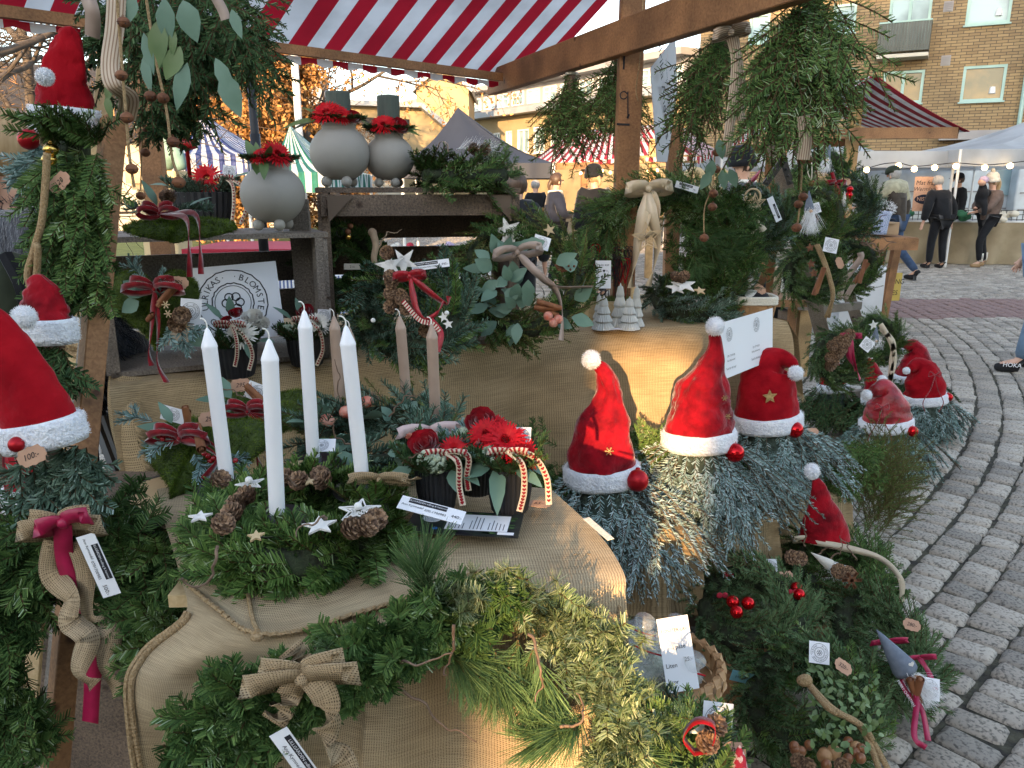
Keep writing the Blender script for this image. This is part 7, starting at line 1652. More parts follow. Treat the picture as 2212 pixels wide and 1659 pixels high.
for px,py,dx,dz,L,w_,g in ((355,-5,.0,-1,.11,.05,0),(395,0,.25,-.9,.10,.062,0),(345,40,-.15,-1,.12,.055,1),(390,100,-.5,-.85,.09,.055,1),(405,135,-.35,-1,.12,.046,0),(465,125,.4,-.9,.10,.04,0),(480,155,.35,-1,.115,.06,0),(290,-10,-.2,-.6,.07,.04,0),(310,70,.15,-1,.1,.03,0),(240,170,-.3,-1,.06,.025,1),(230,205,.1,-1,.06,.022,1),(375,60,-.1,-.8,.07,.024,1),(500,20,.3,-1,.07,.03,0),(310,120,.1,-1,.09,.028,0)):
    leaf(Mg if g else M,W(px,py,1.5),(dx,-.12,dz),(0,-1,.1),L*.72,w_*.72,.12,.12)
M.build('eucalyptus_leaves','eucalyptus',t,smooth=True);Mg.build('green_leaves','eucalyptus_green',t,smooth=True)
M=MB();M.strip(catmull([W(253,-30,1.5),W(248,60,1.49),W(238,140,1.48),W(248,185,1.47),W(278,212,1.5),W(272,260,1.55)],30),.034,[V(1,0,0)]*20+[V(1,-.4,.5)]*11);M.build('striped_ribbon','ribbon_striped',t,smooth=True)
M=MB();M.strip(catmull([W(458,-20,1.5),W(480,20,1.5),W(488,42,1.5)],10),.018,[V(1,0,.3)]*11);M.strip(catmull([W(190,-5,1.6),W(200,30,1.6),W(200,80,1.62)],10),.028,[V(1,0,0)]*11);M.build('ribbon_tail','satin_taupe',t,smooth=True)
def bellstring(label,pts,bells,Y,r=.0025,br=.017,extra=()):
    t=thing('bell_string',label,'bell string',W(pts[0][0],pts[0][1],Y));M=MB();M.tube(catmull([W(a,b,Y+(c if len(q) > 2 else 0)) for q in [p for p in pts] for a,b,c in [(q[0],q[1],q[2] if len(q) > 2 else 0)]],40),r,6)
    M.build('jute_string','jute',t)
    for b in bells:bell(t,W(b[0],b[1],Y-.004),b[2]*mpp(W(b[0],b[1],Y)),m_='rust')
    return t
bellstring('bell string in front of the left trestle leg',[(250,-40),(262,120),(272,245),(280,340),(290,405)],[(267,48,13),(262,163,13),(274,254,13.5),(285,365,13)],1.42)
bellstring('bell string hanging over the black oval pot',[(310,-40),(337,130),(360,240),(372,340),(388,385)],[(248,100,0.01),(325,208,13),(352,212,13),(374,307,13),(386,394,14)],1.5)
bellstring('thin bell string in front of the stone pedestal',[(300,130),(312,240),(306,330),(304,410)],[(315,286,11),(314,330,10),(304,423,10)],1.75,.0015)

# ---------------------------------------------- crate contents and middle wreaths
c=W(1005,362,2.5);c.z=1.53;t,ax=add_wreath('fir_wreath','flat fir wreath with feathers lying on the tall crate',c,.115,.045,(0,-.05,1),'fir',180,.085,tint=.42)
F=Fol();k=120;P_=np.array([tuple(W(random.uniform(985,1055),322,2.42)) for _ in range(k)]);d=_n(np.array([.8,0,.35])+rng.normal(0,.3,(k,3)));F.add(P_,d,.045,.0016,rnd_unit(k),.9,.2);F.build('feathers','fuzz',t)
cones(t,[(W(1010,325,2.42),(1,-.3,.2)),(W(1035,326,2.42),(.8,-.4,.2))],.9);F=Fol();P_=np.array(W(1058,325,2.42))+rng.normal(0,.018,(400,3));fuzz(F,P_,rnd_unit(400),.006,.0015,.5);F.build('reindeer_moss','lichen',t)
M=MB();q=W(945,322,2.42);M.strip(catmull([q,q+V(.01,-.01,.02),q+V(.03,-.01,.015),q+V(.03,0,-.01)],10),.016,[V(.1,1,.1)]*11);M.tube([W(960,325,2.45),W(962,305,2.45)],.0018,5);M.build('ribbon_loop','satin_taupe',t,smooth=True)
c=W(742,572,2.5);t,ax=add_wreath('fir_wreath','dark fir wreath hanging inside the tall crate',c,.095,.045,(.15,-1,.15),'fir',150,.07,tint=.3)
for px,py in ((752,500),(753,512),(757,488)):M=MB();M.ball(W(px,py,2.40),.009,10,8);M.build('small_bauble','gold' if py == 512 else 'rust',t,smooth=True)
M=MB();M.tube([W(735+8*math.sin(a),502+10*math.cos(a),2.40) for a in np.linspace(0,6.28,17)],.0011,5);M.build('wire_heart','dark_metal',t)
M=MB();M.tube(catmull([W(805,500,2.36),W(812,530,2.34),W(808,560,2.33),W(820,600,2.3)],12),lambda s_:.012-.004*s_,8);M.ball(W(804,502,2.36),.013,8,6);twigcurl(M,W(815,540,2.34),(.6,0,.8),.12,.003,seed=5);t=M.build('driftwood_branch','dried_wood',smooth=True,origin=W(812,540,2.34));tag(t,'bare dry driftwood branch standing inside the tall crate','branch')
t=thing('small_sign','little pale wooden tag inside the tall crate','tag',W(760,576,2.38));paper_tag(t,W(761,576,2.36),(1,0,0),(0,0,1),.05,.018,[('2 st',0,0,.01)],matname='plaster_pale')
# bark star wreath
c=W(888,678,2.08);t,ax=add_wreath('fir_wreath','dense noble fir wreath with white bark star and a line of cones',c,.118,.062,(.03,-.62,.72),'noble',210,.085,tint=.3,mix=('fresh',130,.08))
for px,py,R,a in ((842,574,.040,.1),(872,566,.040,.5)):
    M=MB();star(M,W(px,py,2.02+(px-842)*.0006),R,(1,0,.1),(0,.3,1),.006,.38,a);M.build('bark_star','star_bark',t)
cones(t,[(W(x,y,1.98),(random.gauss(0,.4),-1,random.gauss(.2,.4))) for x,y in ((845,548),(843,605),(853,618),(847,640),(866,640),(852,668),(886,670),(870,652),(922,705))],.85)
M=MB();q=W(868,605,1.96);bow(M,q+V(.02,0,.01),.04,(1,0,.1),(0,.2,1),(0,-1,.3),.018,[[W(900,670,1.93),W(925,700,1.92),W(940,730,1.92)],[W(960,655,1.95),W(970,640,1.95)]]);M.strip(catmull([W(930,690,1.92),W(952,720,1.90),W(945,760,1.88)],14),.015,[V(1,0,0)]*15);M.strip(catmull([W(918,692,1.93),W(945,675,1.93),W(958,650,1.94)],14),.01,[V(.5,0,.8)]*15);M.build('bow','red_satin',t,smooth=True)
B=MB();B.strip(catmull([W(870,650,1.94),W(905,690,1.92),W(935,700,1.91),W(950,718,1.90)],20),.012,[V(.5,0,.8)]*21);B.build('heart_ribbon','heart_band',t)
paper_tag(t,W(930,572,2.08),V(1,.1,.12),V(-.1,.4,1),.10,.022,[('Ann Kymnedal 070-1700983',-.012,-.005,.006),('440:-',.038,-.002,.009)],bar=(-.045,.001,.02,.009,'LILLGÅRDEN odling & hantverk',.005))
for px,py in ((958,685),(968,700)):M=MB();star(M,W(px,py,1.93),.014,(1,0,.2),(0,.2,1),.002);M.build('small_star','star_white',t)
M=MB();M.ball(W(965,676,1.93),.006,10,8);M.ball(W(806,692,1.93),.006,10,8);M.build('pearl','frame_white',t,smooth=True)
# eucalyptus wreath leaning in the middle
c=W(1128,600,2.42);t,ax=add_wreath('eucalyptus_wreath','large juniper and eucalyptus wreath with taupe ribbon and cinnamon',c,.165,.055,(.02,-.9,.42),'juniper',260,.085,tint=.55,mix=('fir',130,.08))
for px,py,R,m_,a in ((1096,498,.045,'star_bark',.2),(1106,508,.038,'star_bark',.7),(1187,497,.020,'star_wood',.2),(1220,515,.013,'star_wood',.3)):
    M=MB();star(M,W(px,py,2.44),R,(1,0,.1),(0,.3,1),.006,.4,a);M.build('star',m_,t)
M=MB()
for px,py,dx,dz in ((1070,560,-.5,.8),(1090,555,-.2,.6),(1110,545,.5,.6),(1135,530,.8,.4),(1060,580,-.8,.3),(1085,605,-.5,-.6),(1100,620,0,-1),(1110,600,-.3,.8),(1120,610,.3,.7),(1060,660,-1,-.1),(1075,690,-.8,-.4),(1110,695,-.3,-1),(1120,660,-.8,.3),(1145,655,0,1),(1225,690,.8,-.5),(1240,640,.8,.6),(1200,570,.8,.2),(1130,640,-.9,.3),(1100,670,-.9,0),(1065,620,-.9,-.3)):
    euc(M,W(px,py,2.30),(dx,-.25,dz),2,.065,.042,(0,-1,.2),.35,.012)
M.build('eucalyptus_leaves','eucalyptus',t,smooth=True)
M=MB();q=W(1118,545,2.28);bow(M,q,.07,(1,0,.15),(0,.2,1),(0,-1,.3),.024,[[W(1160,590,2.26),W(1200,625,2.26),W(1215,680,2.24),W(1212,735,2.22)],[W(1150,580,2.27),W(1195,618,2.26),W(1280,620,2.28)]]);M.build('bow','satin_taupe',t,smooth=True)
cinnamon(t,W(1180,672,2.25),(1,0,-.25),.075,.008,3)
for px,py in ((1184,683),(1206,690),(1196,697)):M=MB();M.ball(W(px,py,2.23),.014,12,9,(1,.8,1));M.build('dried_apple','apple_slice',t,smooth=True)
M=MB();[M.ball(W(1215+random.gauss(0,8),578+random.gauss(0,5),2.30),.004,6,5) for _ in range(40)];M.build('rosehips','rust',t)
paper_tag(t,W(1170,524,2.38),(1,0,-.3),(.2,.3,1),.05,.04,logo=True)
# ceramic trees
for i,(x,yt,yb,w_,lb) in enumerate(((1338,611,688,42,'tallest white ribbed ceramic tree at the back of the group'),(1373,615,698,36,'white ribbed ceramic tree at the right of the group'),(1293,633,694,30,'small ceramic tree half hidden at the left of the group'),(1303,638,706,46,'front left blue white ribbed ceramic tree'),(1358,640,704,46,'front right white ribbed ceramic tree'))):
    Yb=2.80 if i < 3 else 2.74;b=W(x,yb,Yb);b.z=1.003;h=W(x,yt,Yb).z-b.z;r=w_/2*mpp(b)*1.05;t=thing('ceramic_tree',lb,'ceramic tree',b,'small ceramic trees on the burlap table');M=MB();prof=[(r*.2,0),(r,0)]
    for k in range(4):a=k/4;r1=r*(1-a*.82);prof += [(r1,h*(a*.95+.01)),(r1*.98,h*(a*.95+.03)),(r1*.62,h*(a*.95+.2))]
    prof += [(r*.1,h*.93),(.001,h)];M.lathe(prof,b,(0,0,1),48,1,.045);M.build('tree_body','ceramic_white',t)
t=thing('paper_card','small pale card flat on the burlap below the ceramic trees','card',G(1320,712,1.01));paper_tag(t,G(1322,710,1.008),(1,.1,0),(0,1,0),.07,.03,[('25:-',0,0,.012)])
# trough with black wire picks
t=thing('wooden_trough','small pale wooden trough with moss and dark curly wire picks','planter',W(1318,645,2.98));a,b=W(1262,628,2.86),W(1372,625,2.88);a.z=b.z=1.045
M=MB();M.beam(a,b,.012,.075);M.beam(a+V(0,.12,0),b+V(0,.12,0),.012,.075);M.beam(a+V(0,.06,-.035),b+V(0,.06,-.035),.12,.01);[M.beam(q+V(0,.0,-.035),q+V(0,.0,.09),.022,.018,(0,1,0)) for q in (a+V(.006,-.008,0),b+V(-.006,-.008,0))];M.beam(a+V(0,.0,-.002),a+V(0,.12,-.002),.012,.07);M.beam(b+V(0,.0,-.002),b+V(0,.12,-.002),.012,.07);M.build('box','pale_wood',t)
F=Fol();P_=np.array([tuple(a.lerp(b,random.random())+V(0,random.uniform(.01,.11),.035)) for _ in range(2500)]);fuzz(F,P_,np.tile([0,-.3,1.0],(2500,1)),.014,.0016,.6,.6);F.build('moss','juniper',t)
M=MB();Mr=MB()
for k in range(42):
    q=a.lerp(b,random.uniform(.0,.95))+V(random.uniform(-.03,.02),random.uniform(.02,.11),0);h=random.uniform(.17,.25);red=k % 8 == 0;m2=Mr if red else M;m2.tube([q,q+V(random.gauss(0,.006),0,h)],.0009,4)
    e=q+V(0,0,h)
    for s_ in (-1,1):cc=catmull([e-V(0,0,.09),e+V(s_*.012,0,-.04),e+V(s_*.016,0,-.005),e+V(s_*.002,0,.002),e+V(s_*.008,0,-.02)],12);m2.tube(cc,.0016 if not red else .0022,4);
    if not red:
        for _ in range(8):twp=e-V(0,0,random.uniform(0,.12));m2.tube([twp,twp+V(random.gauss(0,.012),random.gauss(0,.012),random.uniform(0,.015))],.0011,3)
M.build('black_wire_picks','black_twig',t);Mr.build('red_wire_picks','bauble_matte',t)
paper_tag(t,W(1303,593,2.82),(1,0,0),(.03,.15,1),.056,.10,[('TRÅD RISP',0,.033,.009),('Små ♥ 9:-',-.0,.012,.009),('Stora ♥♥ 30:-',-.002,-.010,.008)])
# horseshoe garland round the post
c=W(1425,570,2.97);t=thing('arch_garland','big dark horseshoe garland of pine and fir hung round the timber post','garland',c);F=Fol();m_,ax=wreath_fol(F,c,.262,.07,(0,-1,.05),(0,0,1),'spruce',330,.13,tint=.6,a0=rad(-30),a1=rad(172),n=52,nl=.022)
F.build('greenery','fir',t);F=Fol();wreath_fol(F,c,.262,.075,(0,-1,.05),(0,0,1),'pine',110,.10,tint=.35,a0=rad(-30),a1=rad(172),nl=.05,n=40);F.build('pine_tufts','pine',t);ring_mesh(t,c,.262,.045,(0,-1,.05),(0,0,1),rad(-30),rad(172))
F=Fol();q=150;B=np.array([tuple(W(random.uniform(1480,1610),random.uniform(430,590),3.0-random.random()*.06)) for _ in range(q)]);kk,_m=sp('fir',nl=.022);F.branch(B,np.array([.3,-.4,-.5])+rng.normal(0,.5,(q,3)),(0,-1,.3),.12,k=1,tint=.35,**kk);F.build('lower_greenery','fir',t)
F=Fol();q=18;B=np.array([tuple(W(random.uniform(1490,1560),random.uniform(500,570),2.9)) for _ in range(q)]);kk,_m=sp('pine',nl=.07);F.sprigs(B,np.array([.6,-.4,-.3])+rng.normal(0,.4,(q,3)),(0,-1,.3),.06,tint=.4,**kk);F.build('long_pine_needles','pine',t)
M=MB();q=W(1400,408,2.86);bow(M,q,.078,(1,0,.05),(0,.1,1),(0,-1,.2),.040,[[W(1385,480,2.85),W(1375,540,2.85),W(1366,590,2.86),W(1362,622,2.86)],[W(1410,470,2.84),W(1420,520,2.84),W(1412,580,2.84),W(1400,618,2.84)],[W(1395,470,2.85),W(1382,520,2.84),W(1410,500,2.83)],[W(1418,450,2.86),W(1421,520,2.86)]],loops=1);M.build('bow','satin_champagne',t,smooth=True)
M=MB();lattice_star(M,W(1398,513,2.82),.055,(1,0,.15),(0,0,1));M.build('lattice_star','star_wood',t)
paper_tag(t,W(1484,404,2.88),V(1,0,-.28),V(.2,.1,1),.085,.024,[('070-1700983',-.01,-.005,.007),('75:-',.03,-.004,.009)],bar=(-.03,.001,.02,.009,'LILLGÅRDEN odling',.005))
# noble wreath right on the table
c=G(1502,650,1.06);t,ax=add_wreath('fir_wreath','plump blue green noble fir wreath with white star at the table edge',c,.14,.065,(0,-.25,1),'noble',240,.075,tint=.6,mix=('fir',60,.08))
cones(t,[(W(x,y,2.70),(random.gauss(0,.3),-.6,.6)) for x,y in ((1452,605),(1465,608),(1478,604))],.9)
for px,py,m_,R in ((1478,615,'star_bark',.045),(1460,622,'star_white',.035),(1512,628,'star_wood',.022)):M=MB();star(M,W(px,py,2.68),R,(1,.1,0),(0,.8,.5),.004);M.build('star',m_,t)
# chip basket
b=W(1628,664,2.98);b.z=1.003;t=thing('chip_basket','woven chip basket with turned down linen lining at the table end','basket',b);M=MB();r,h=.064,.062
for i in range(28):
    for j in range(4):
        g0,g1=i*2*math.pi/28,(i+1)*2*math.pi/28;o=.003 if (i+j) % 2 else-.001;z0,z1=j*h/4,(j+1)*h/4;R1=r*(.86+.14*(j/4))+o;R2=r*(.86+.14*((j+1)/4))+o;S=lambda g:(abs(math.cos(g)) ** .5*math.copysign(1,math.cos(g)),abs(math.sin(g)) ** .5*math.copysign(1,math.sin(g)))
        q=[b+V(S(g)[0]*R_*1.15,S(g)[1]*R_,z) for g,R_,z in ((g0,R1,z0),(g1,R1,z0),(g1,R2,z1),(g0,R2,z1))];M.quad(*q)
M.build('woven_chip','chip_basket',t,solid=.002)
M=MB();[M.tube([b+V(S(g)[0]*(r+.002)*1.17,S(g)[1]*(r+.002),h*z) for g in np.linspace(0,6.283,41)],.006,6) for z in (1.0,1.12,1.24)];M.tube([b+V(S(g)[0]*(r+.001)*1.16,S(g)[1]*(r+.001),h*1.34) for g in np.linspace(0,6.283,41)],.007,6);M.build('linen_lining','linen',t,smooth=True)
M=MB();M.ball(b+V(0,0,h*1.2),r*.9,16,8,(1.1,.95,.5),.2,5);M.build('dark_contents','cloth_black',t,smooth=True);M=MB();leaf(M,b+V(-.05,-.04,.09),(.8,-.2,.4),(0,-1,.3),.05,.03);M.build('white_spoon','frame_white',t,smooth=True)
paper_tag(t,b+V(-.085,0,.12),(1,0,0),(.12,.1,1),.032,.085,[('LJUS',0,.025,.008),('160:-',0,.01,.009),('st',0,-.008,.008)]);kraft_tag(t,b+V(.01,-.03,.115),(.8,0,-.5),(.5,.2,.8),.05,'JUL')
# ---------------------------------------------- hanging fir bunches under the beam
SPEC['bunchfir']=dict(mat='fir',n=60,nl=.02,fwd=.5,vup=.3)
def bunch(label,top,Y,n,L,fan,lean=0,kind='bunchfir',seed=0,tint=.45,k=3,nl=.018,tie=True,sub=.5,ang=.75,nn=62,yf=.25):
    c=W(top[0],top[1],Y);t=thing('hanging_fir_bunch',label,'fir bunch',c);F=Fol();kw,m_=sp(kind,nl=nl,n=nn);a=rng.uniform(-1,1,n)
    D=np.stack([np.sin(a*fan)+lean,rng.normal(-.05,yf,n),-np.cos(a*fan)],1);B=np.array(c)+rng.normal(0,.012,(n,3));F.branch(B,D,(0,-1,.15),L*(.55+.5*rng.random(n)),k=k,tint=tint+rng.normal(0,.1,n),droop=.12,sub=sub,ang=ang,wd=.0034,flat=.8,stem=.0022,**kw)
    F.build('greenery','fir',t);M=MB();M.tube([c+V(0,0,.09),c+V(0,0,.02),c-V(0,0,.06)],lambda s_:.010+.01*s_,8);M.build('bound_stems','twig',t)
    if tie:M=MB();M.tube([c+V(math.cos(g)*.022,math.sin(g)*.022,.01) for g in np.linspace(0,6.283,13)],.006,6);M.build('tie','linen',t)
    return t
bunch('small hanging fir bunch tied left of the timber post',(1235,165),3.35,15,.36,.36,.02,nl=.024)
bunch('hanging fir bunch behind the timber post',(1335,128),3.3,17,.36,.42,-.05,nl=.024)
t=bunch('long hanging fir bunch with eucalyptus and striped ribbon',(1572,60),2.5,20,.38,.20,-.34,nl=.022,yf=.15,sub=.38)
M=MB();[leaf(M,W(px,py,2.4),(dx,-.1,-1),(0,-1,0),.06,.034) for px,py,dx in ((1540,345,-.2),(1560,365,.2),(1535,370,-.5),(1575,365,.5),(1552,300,.3))];M.build('eucalyptus_leaves','eucalyptus',t,smooth=True)
M=MB();M.strip(catmull([W(1575,65,2.44),W(1590,130,2.44),W(1582,230,2.44),W(1568,340,2.44)],20),.03,[V(1,0,0)]*21);M.strip(catmull([W(1585,80,2.43),W(1600,180,2.46),W(1598,240,2.46),W(1608,280,2.46)],20),.03,[V(1,0,.2)]*21);bow(M,W(1578,70,2.42),.05,(1,0,.2),(0,0,1),(0,-1,0),.03);M.build('striped_ribbon','ribbon_striped',t,smooth=True)
t=bunch('huge fanned fir bunch hanging at the top right in front of the brick building',(1755,-25),2.25,42,.45,.46,0,nl=.024,yf=.25,k=4,nn=80,sub=.40,ang=.65,tint=.6)
M=MB();M.strip(catmull([W(1735,250,2.18),W(1740,300,2.18),W(1735,345,2.18)],10),.035,[V(1,0,0)]*11);M.build('striped_ribbon','ribbon_striped',t,smooth=True)
M=MB();M.tube(catmull([W(1389,0,2.9),W(1383,120,2.9),W(1374,190,2.92),W(1378,218,2.92)],20),.0022,5);tag(M.build('jute_string','jute',smooth=True,origin=W(1383,120,2.9)),'loose jute string hanging down the timber post','string')
bellstring('triple bell string hanging in front of the ladder',[(1738,200),(1734,330),(1728,440),(1722,490)],[(1733,345,11),(1746,345,10),(1735,425,10),(1725,441,10),(1721,492,11)],2.5,.003)
bellstring('bell string over the dark garland right of the post',[(1549,200),(1545,300),(1540,395),(1522,450),(1521,515)],[(1551,272,9),(1548,330,9),(1548,366,9),(1541,418,10),(1539,447,10),(1521,514,10)],2.55,.0022)
# hanging banner
def banner():
    t=thing('hanging_banner','grey plastic banner with lettering turned on its side below the beam','banner',W(1435,200,2.75));q=[W(1404,148,2.70),W(1458,78,2.95),W(1462,200,2.97),W(1440,350,2.85),W(1418,350,2.72)];
    o=W(1432,220,2.84);C_=Card(o,(q[1]-q[0])*1,(0,0,1));M=MB();M.prism([q[4],q[3],q[2],q[1],q[0]],.002);M.build('sheet','banner_grey',t)
    M=MB();D_=Card(W(1430,200,2.80)+V(0,-.01,0),-C_.y,C_.x);D_.write(M,'Ulrika Andersson',.02,.0,.058,.004);D_.write(M,'Vårdcentralens blommor',.0,.055,.018,.004);D_.write(M,'Blomsterverkstad',.03,.04,.016,.004);M.build('lettering','ink',t)
    M=MB();D_.ring(M,-.13,.03,.012,.002,.004);D_.rect(M,-.14,.075,.15,.077,.004);M.tube([W(1458,78,2.95),W(1457,10,2.95)],.0015,4);M.build('border_line','velvet_ribbon',t)
mat('banner_grey',(.33,.34,.38),(.28,.29,.33),rough=.5,scale=4)
banner()
# ---------------------------------------------- ladders and their wreaths
def ladder(name,label,rails,rungs,rear,base):
    t=thing(name,label,'ladder',base)
    for a,b,w_ in rails:M=MB();M.beam(a,b,w_,w_*.45,(.3,1,0),.004);M.build('rail','ladder_wood',t)
    for a,b in rungs:M=MB();M.beam(a,b,.035,.05,(0,0,1),.003);M.build('rung','ladder_wood',t)
    for a,b in rear:M=MB();M.beam(a,b,.05,.03,(.3,1,0));M.build('rear_leg','timber',t)
    return t
t=ladder('stepladder','weathered grey A shaped wooden ladder carrying the right wreaths',[(G(1829,935),W(1672,306,4.35),.085),(G(1905,850),W(1722,306,5.0),.075)],[(W(1772,668,4.55),W(1856,660,4.95)),(W(1822,856,4.62),W(1870,848,4.95))],[(G(1648,760)*1.0,W(1690,330,4.5)),(G(1600,720),W(1700,470,4.7))],G(1829,935))
for (a,b) in (((1697,338),(1652,400)),((1690,338),(1708,398))):M=MB();M.beam(W(*a,4.25),W(*b,4.25),.035,.008,(0,1,0));[M.ball(W(lerp(a[0],b[0],f),lerp(a[1],b[1],f),4.24),.007,6,5) for f in (.2,.45,.7,.9)];M.build('iron_hinge','dark_metal',t)
def w5(px,py,Y,rp,label,kind='fir',count=150,nrm=(-.1,-1,.15),tint=.4,L=.08,rr=.40,mix=None,**kw):
    c=W(px,py,Y);R=rp*mpp(c);return add_wreath('fir_wreath',label,c,R*.66,R*rr,nrm,kind,count,L,tint=tint,mix=mix,group='wreaths hung on the ladders',n=46,**kw)[0]
t=w5(1635,480,3.3,72,'blue green wreath with star, hoop and taupe ribbon left of the ladder','spruce',200,tint=.75,mix=('noble',80,.09))
M=MB();c=W(1626,425,3.12);M.tube([c+V(.03*math.cos(a),0,.03*math.sin(a)) for a in np.linspace(-.6,3.9,20)],.004,6);lattice_star(M,W(1632,440,3.1),.042,(1,0,.1),(0,0,1));star(M,W(1620,428,3.11),.02,(1,0,0),(0,0,1),.003);M.build('wooden_star','star_wood',t)
M=MB();[M.strip(catmull([W(1596,417+7*i,3.13),W(1620,430+4*i,3.12)],4),.010,[V(0,0,1)]*5) for i in range(3)];M.build('birch_bark','star_bark',t)
M=MB();M.strip(catmull([W(1628,445,3.1),W(1618,465,3.1),W(1612,485,3.1),W(1632,500,3.1)],16),.03,[V(1,0,0)]*17);M.strip(catmull([W(1632,445,3.1),W(1636,480,3.1),W(1650,500,3.1)],16),.03,[V(1,0,0)]*17);M.build('ribbon','satin_cream',t,smooth=True)
paper_tag(t,W(1673,452,3.1),V(.5,0,-1),V(1,.1,.5),.10,.026,[],bar=(-.02,.0,.04,.009,'LILLGÅRDEN',.007))
t=w5(1755,470,4.1,78,'large mixed wreath at the ladder top with gnome and pale tag','fir',230,tint=.5,mix=('juniper',70,.09))
paper_tag(t,W(1761,450,3.9),(1,0,.3),(-.3,.2,1),.05,.05,logo=True)
def decgnome(label,c,s_,hatm,d=(0,0,1),beardL=.06,tilt=(0,0)):
    c=Vector(c);d=nz(d);M=MB();M.lathe([(s_*.5,0),(s_*.52,s_*.2),(s_*.35,s_*.9),(s_*.14,s_*1.7),(.001,s_*2.1)],c,d,16);return M,d
def put_gnome(t,c,s_,hatm,d=(0,0,1),n=V(0,-1,0),beard=1.3):
    M,d=decgnome('',c,s_,hatm,d);g=M.build('gnome_figure',hatm,t,smooth=True);M=MB();M.ball(Vector(c)+n*s_*.5-d*s_*.05,s_*.2,10,8);M.build('nose','gnome_nose',g,smooth=True)
    F=Fol();k=260;P_=np.array(Vector(c)+n*s_*.3)+rng.normal(0,s_*.22,(k,3));F.add(P_,_n(-np.array(d)+rng.normal(0,.25,(k,3))),s_*beard,.002,rnd_unit(k),.7,.3);F.build('beard','fuzz',g);return g
put_gnome(t,W(1748,455,3.85),.045,'gnome_grey',(-.1,0,1),beard=2.4);cones(t,[(W(1745,480,3.9),(0,-1,.3)),(W(1752,470,3.9),(0,-1,-.3))],1.2)
t=w5(1828,450,4.4,74,'wreath right of the ladder top with red baubles and velvet ribbon','noble',220,tint=.3,mix=('fir',90,.09))
for px,py,r in ((1836,409,7),(1834,422,8),(1807,450,7),(1814,460,9),(1818,468,8)):M=MB();c=W(px,py,4.15);M.ball(c,r*mpp(c),14,10);M.build('red_bauble','bauble_red',t,smooth=True)
M=MB();bow(M,W(1805,395,4.15),.05,(1,0,0),(0,0,1),(0,-1,0),.025,[[W(1812,430,4.12),W(1818,480,4.12)]]);M.strip(catmull([W(1797,372,4.15),W(1804,395,4.15)],6),.02,[V(1,0,0)]*7);M.build('velvet_bow','velvet_ribbon',t,smooth=True)
put_gnome(t,W(1822,440,4.1),.03,'cloth_cream');kraft_tag(t,W(1826,392,4.15),(1,0,-.2),(0,.1,1),.06,'')
t=w5(1775,385,4.6,70,'dark bushy wreath high behind the ladder with a white fluffy gnome','fir',210,tint=.35)
put_gnome(t,W(1784,345,4.3),.04,'gnome_grey',(.2,0,1),beard=1.6);M=MB();M.ball(W(1754,397,4.3),.018,10,8);M.build('red_bauble','bauble_red',t);M=MB();[M.tube(catmull([W(1752,330,4.35),W(1749+s_*5,365,4.33),W(1753,393,4.33)],8),.003,4) for s_ in (-1,1)];M.build('cord','linen',t)
t=w5(1752,588,4.05,70,'wreath in the middle of the ladder with jute rope and cinnamon','spruce',230,tint=.8,mix=('fresh',90,.10))
M=MB();[M.tube(catmull([W(1762+i*5,528,3.9),W(1778+i*4,565,3.88),W(1790+i*3,600,3.86),W(1798+i*2,640,3.86),W(1790-i*6,685,3.9)],24),.009,7) for i in (0,1)];M.build('jute_rope','jute',t,smooth=True)
cinnamon(t,W(1768,610,3.85),(.25,0,1),.13,.012,2);paper_tag(t,W(1795,530,3.85),(1,0,-.2),(.2,.2,1),.07,.07,logo=True);kraft_tag(t,W(1814,568,3.85),(.5,0,-1),(1,.1,.5),.06,'')
for px,py in ((1750,535),(1752,570),(1758,590)):M=MB();star(M,W(px,py,3.84),.022,(1,0,.2),(0,0,1),.006,.5);M.build('bark_star','rust',t)
t=w5(1838,575,4.6,66,'dense wreath with pale ribbon and cinnamon beside the timber post','fir',220,tint=.45,mix=('juniper',70,.09))
M=MB();M.strip(catmull([W(1858,545,4.3),W(1858,560,4.3),W(1825,605,4.3),W(1812,648,4.3)],20),.035,[V(1,0,.6)]*21);M.strip(catmull([W(1850,605,4.3),W(1840,620,4.3),W(1826,645,4.3)],16),.03,[V(1,0,.6)]*17);M.build('ribbon','satin_taupe',t,smooth=True);cinnamon(t,W(1860,590,4.25),(.4,0,1),.13,.012,2)
for d,s_ in (((1,0,.3),31),((1,0,-.2),32),((.6,0,.8),33),((1,0,-.8),35)):M=MB();twigcurl(M,W(1860,525,4.35),d,.22,.004,seed=s_);M.build('corkscrew_twig','twig',t,smooth=True)
t=w5(1815,772,4.0,66,'wreath low on the ladder with dried cones and a crimson ribbon','spruce',240,tint=.75,mix=('fir',80,.1))
cones(t,[(W(1790+i*5-abs(i-4)*2,790-i*9+(0 if i < 6 else (i-6)*12),3.8),(random.gauss(0,.4),-1,.2)) for i in range(9)]+[(W(1793+i*12,748-i*8,3.8),(0,-1,.3)) for i in range(4)],1.35)
M=MB();bow(M,W(1836,725,3.78),.05,(1,0,0),(0,0,1),(0,-1,0),.03,[[W(1840,765,3.76),W(1858,820,3.76)],[W(1834,770,3.76),W(1848,800,3.76)]]);M.build('bow','magenta_ribbon',t,smooth=True);paper_tag(t,W(1873,744,3.8),(.8,0,-.6),(.6,.2,.8),.06,.06,logo=True)
t=w5(1893,735,4.7,60,'bushy wreath right of the ladder foot with cream ribbons','fir',210,tint=.45,mix=('pine',30,.06))
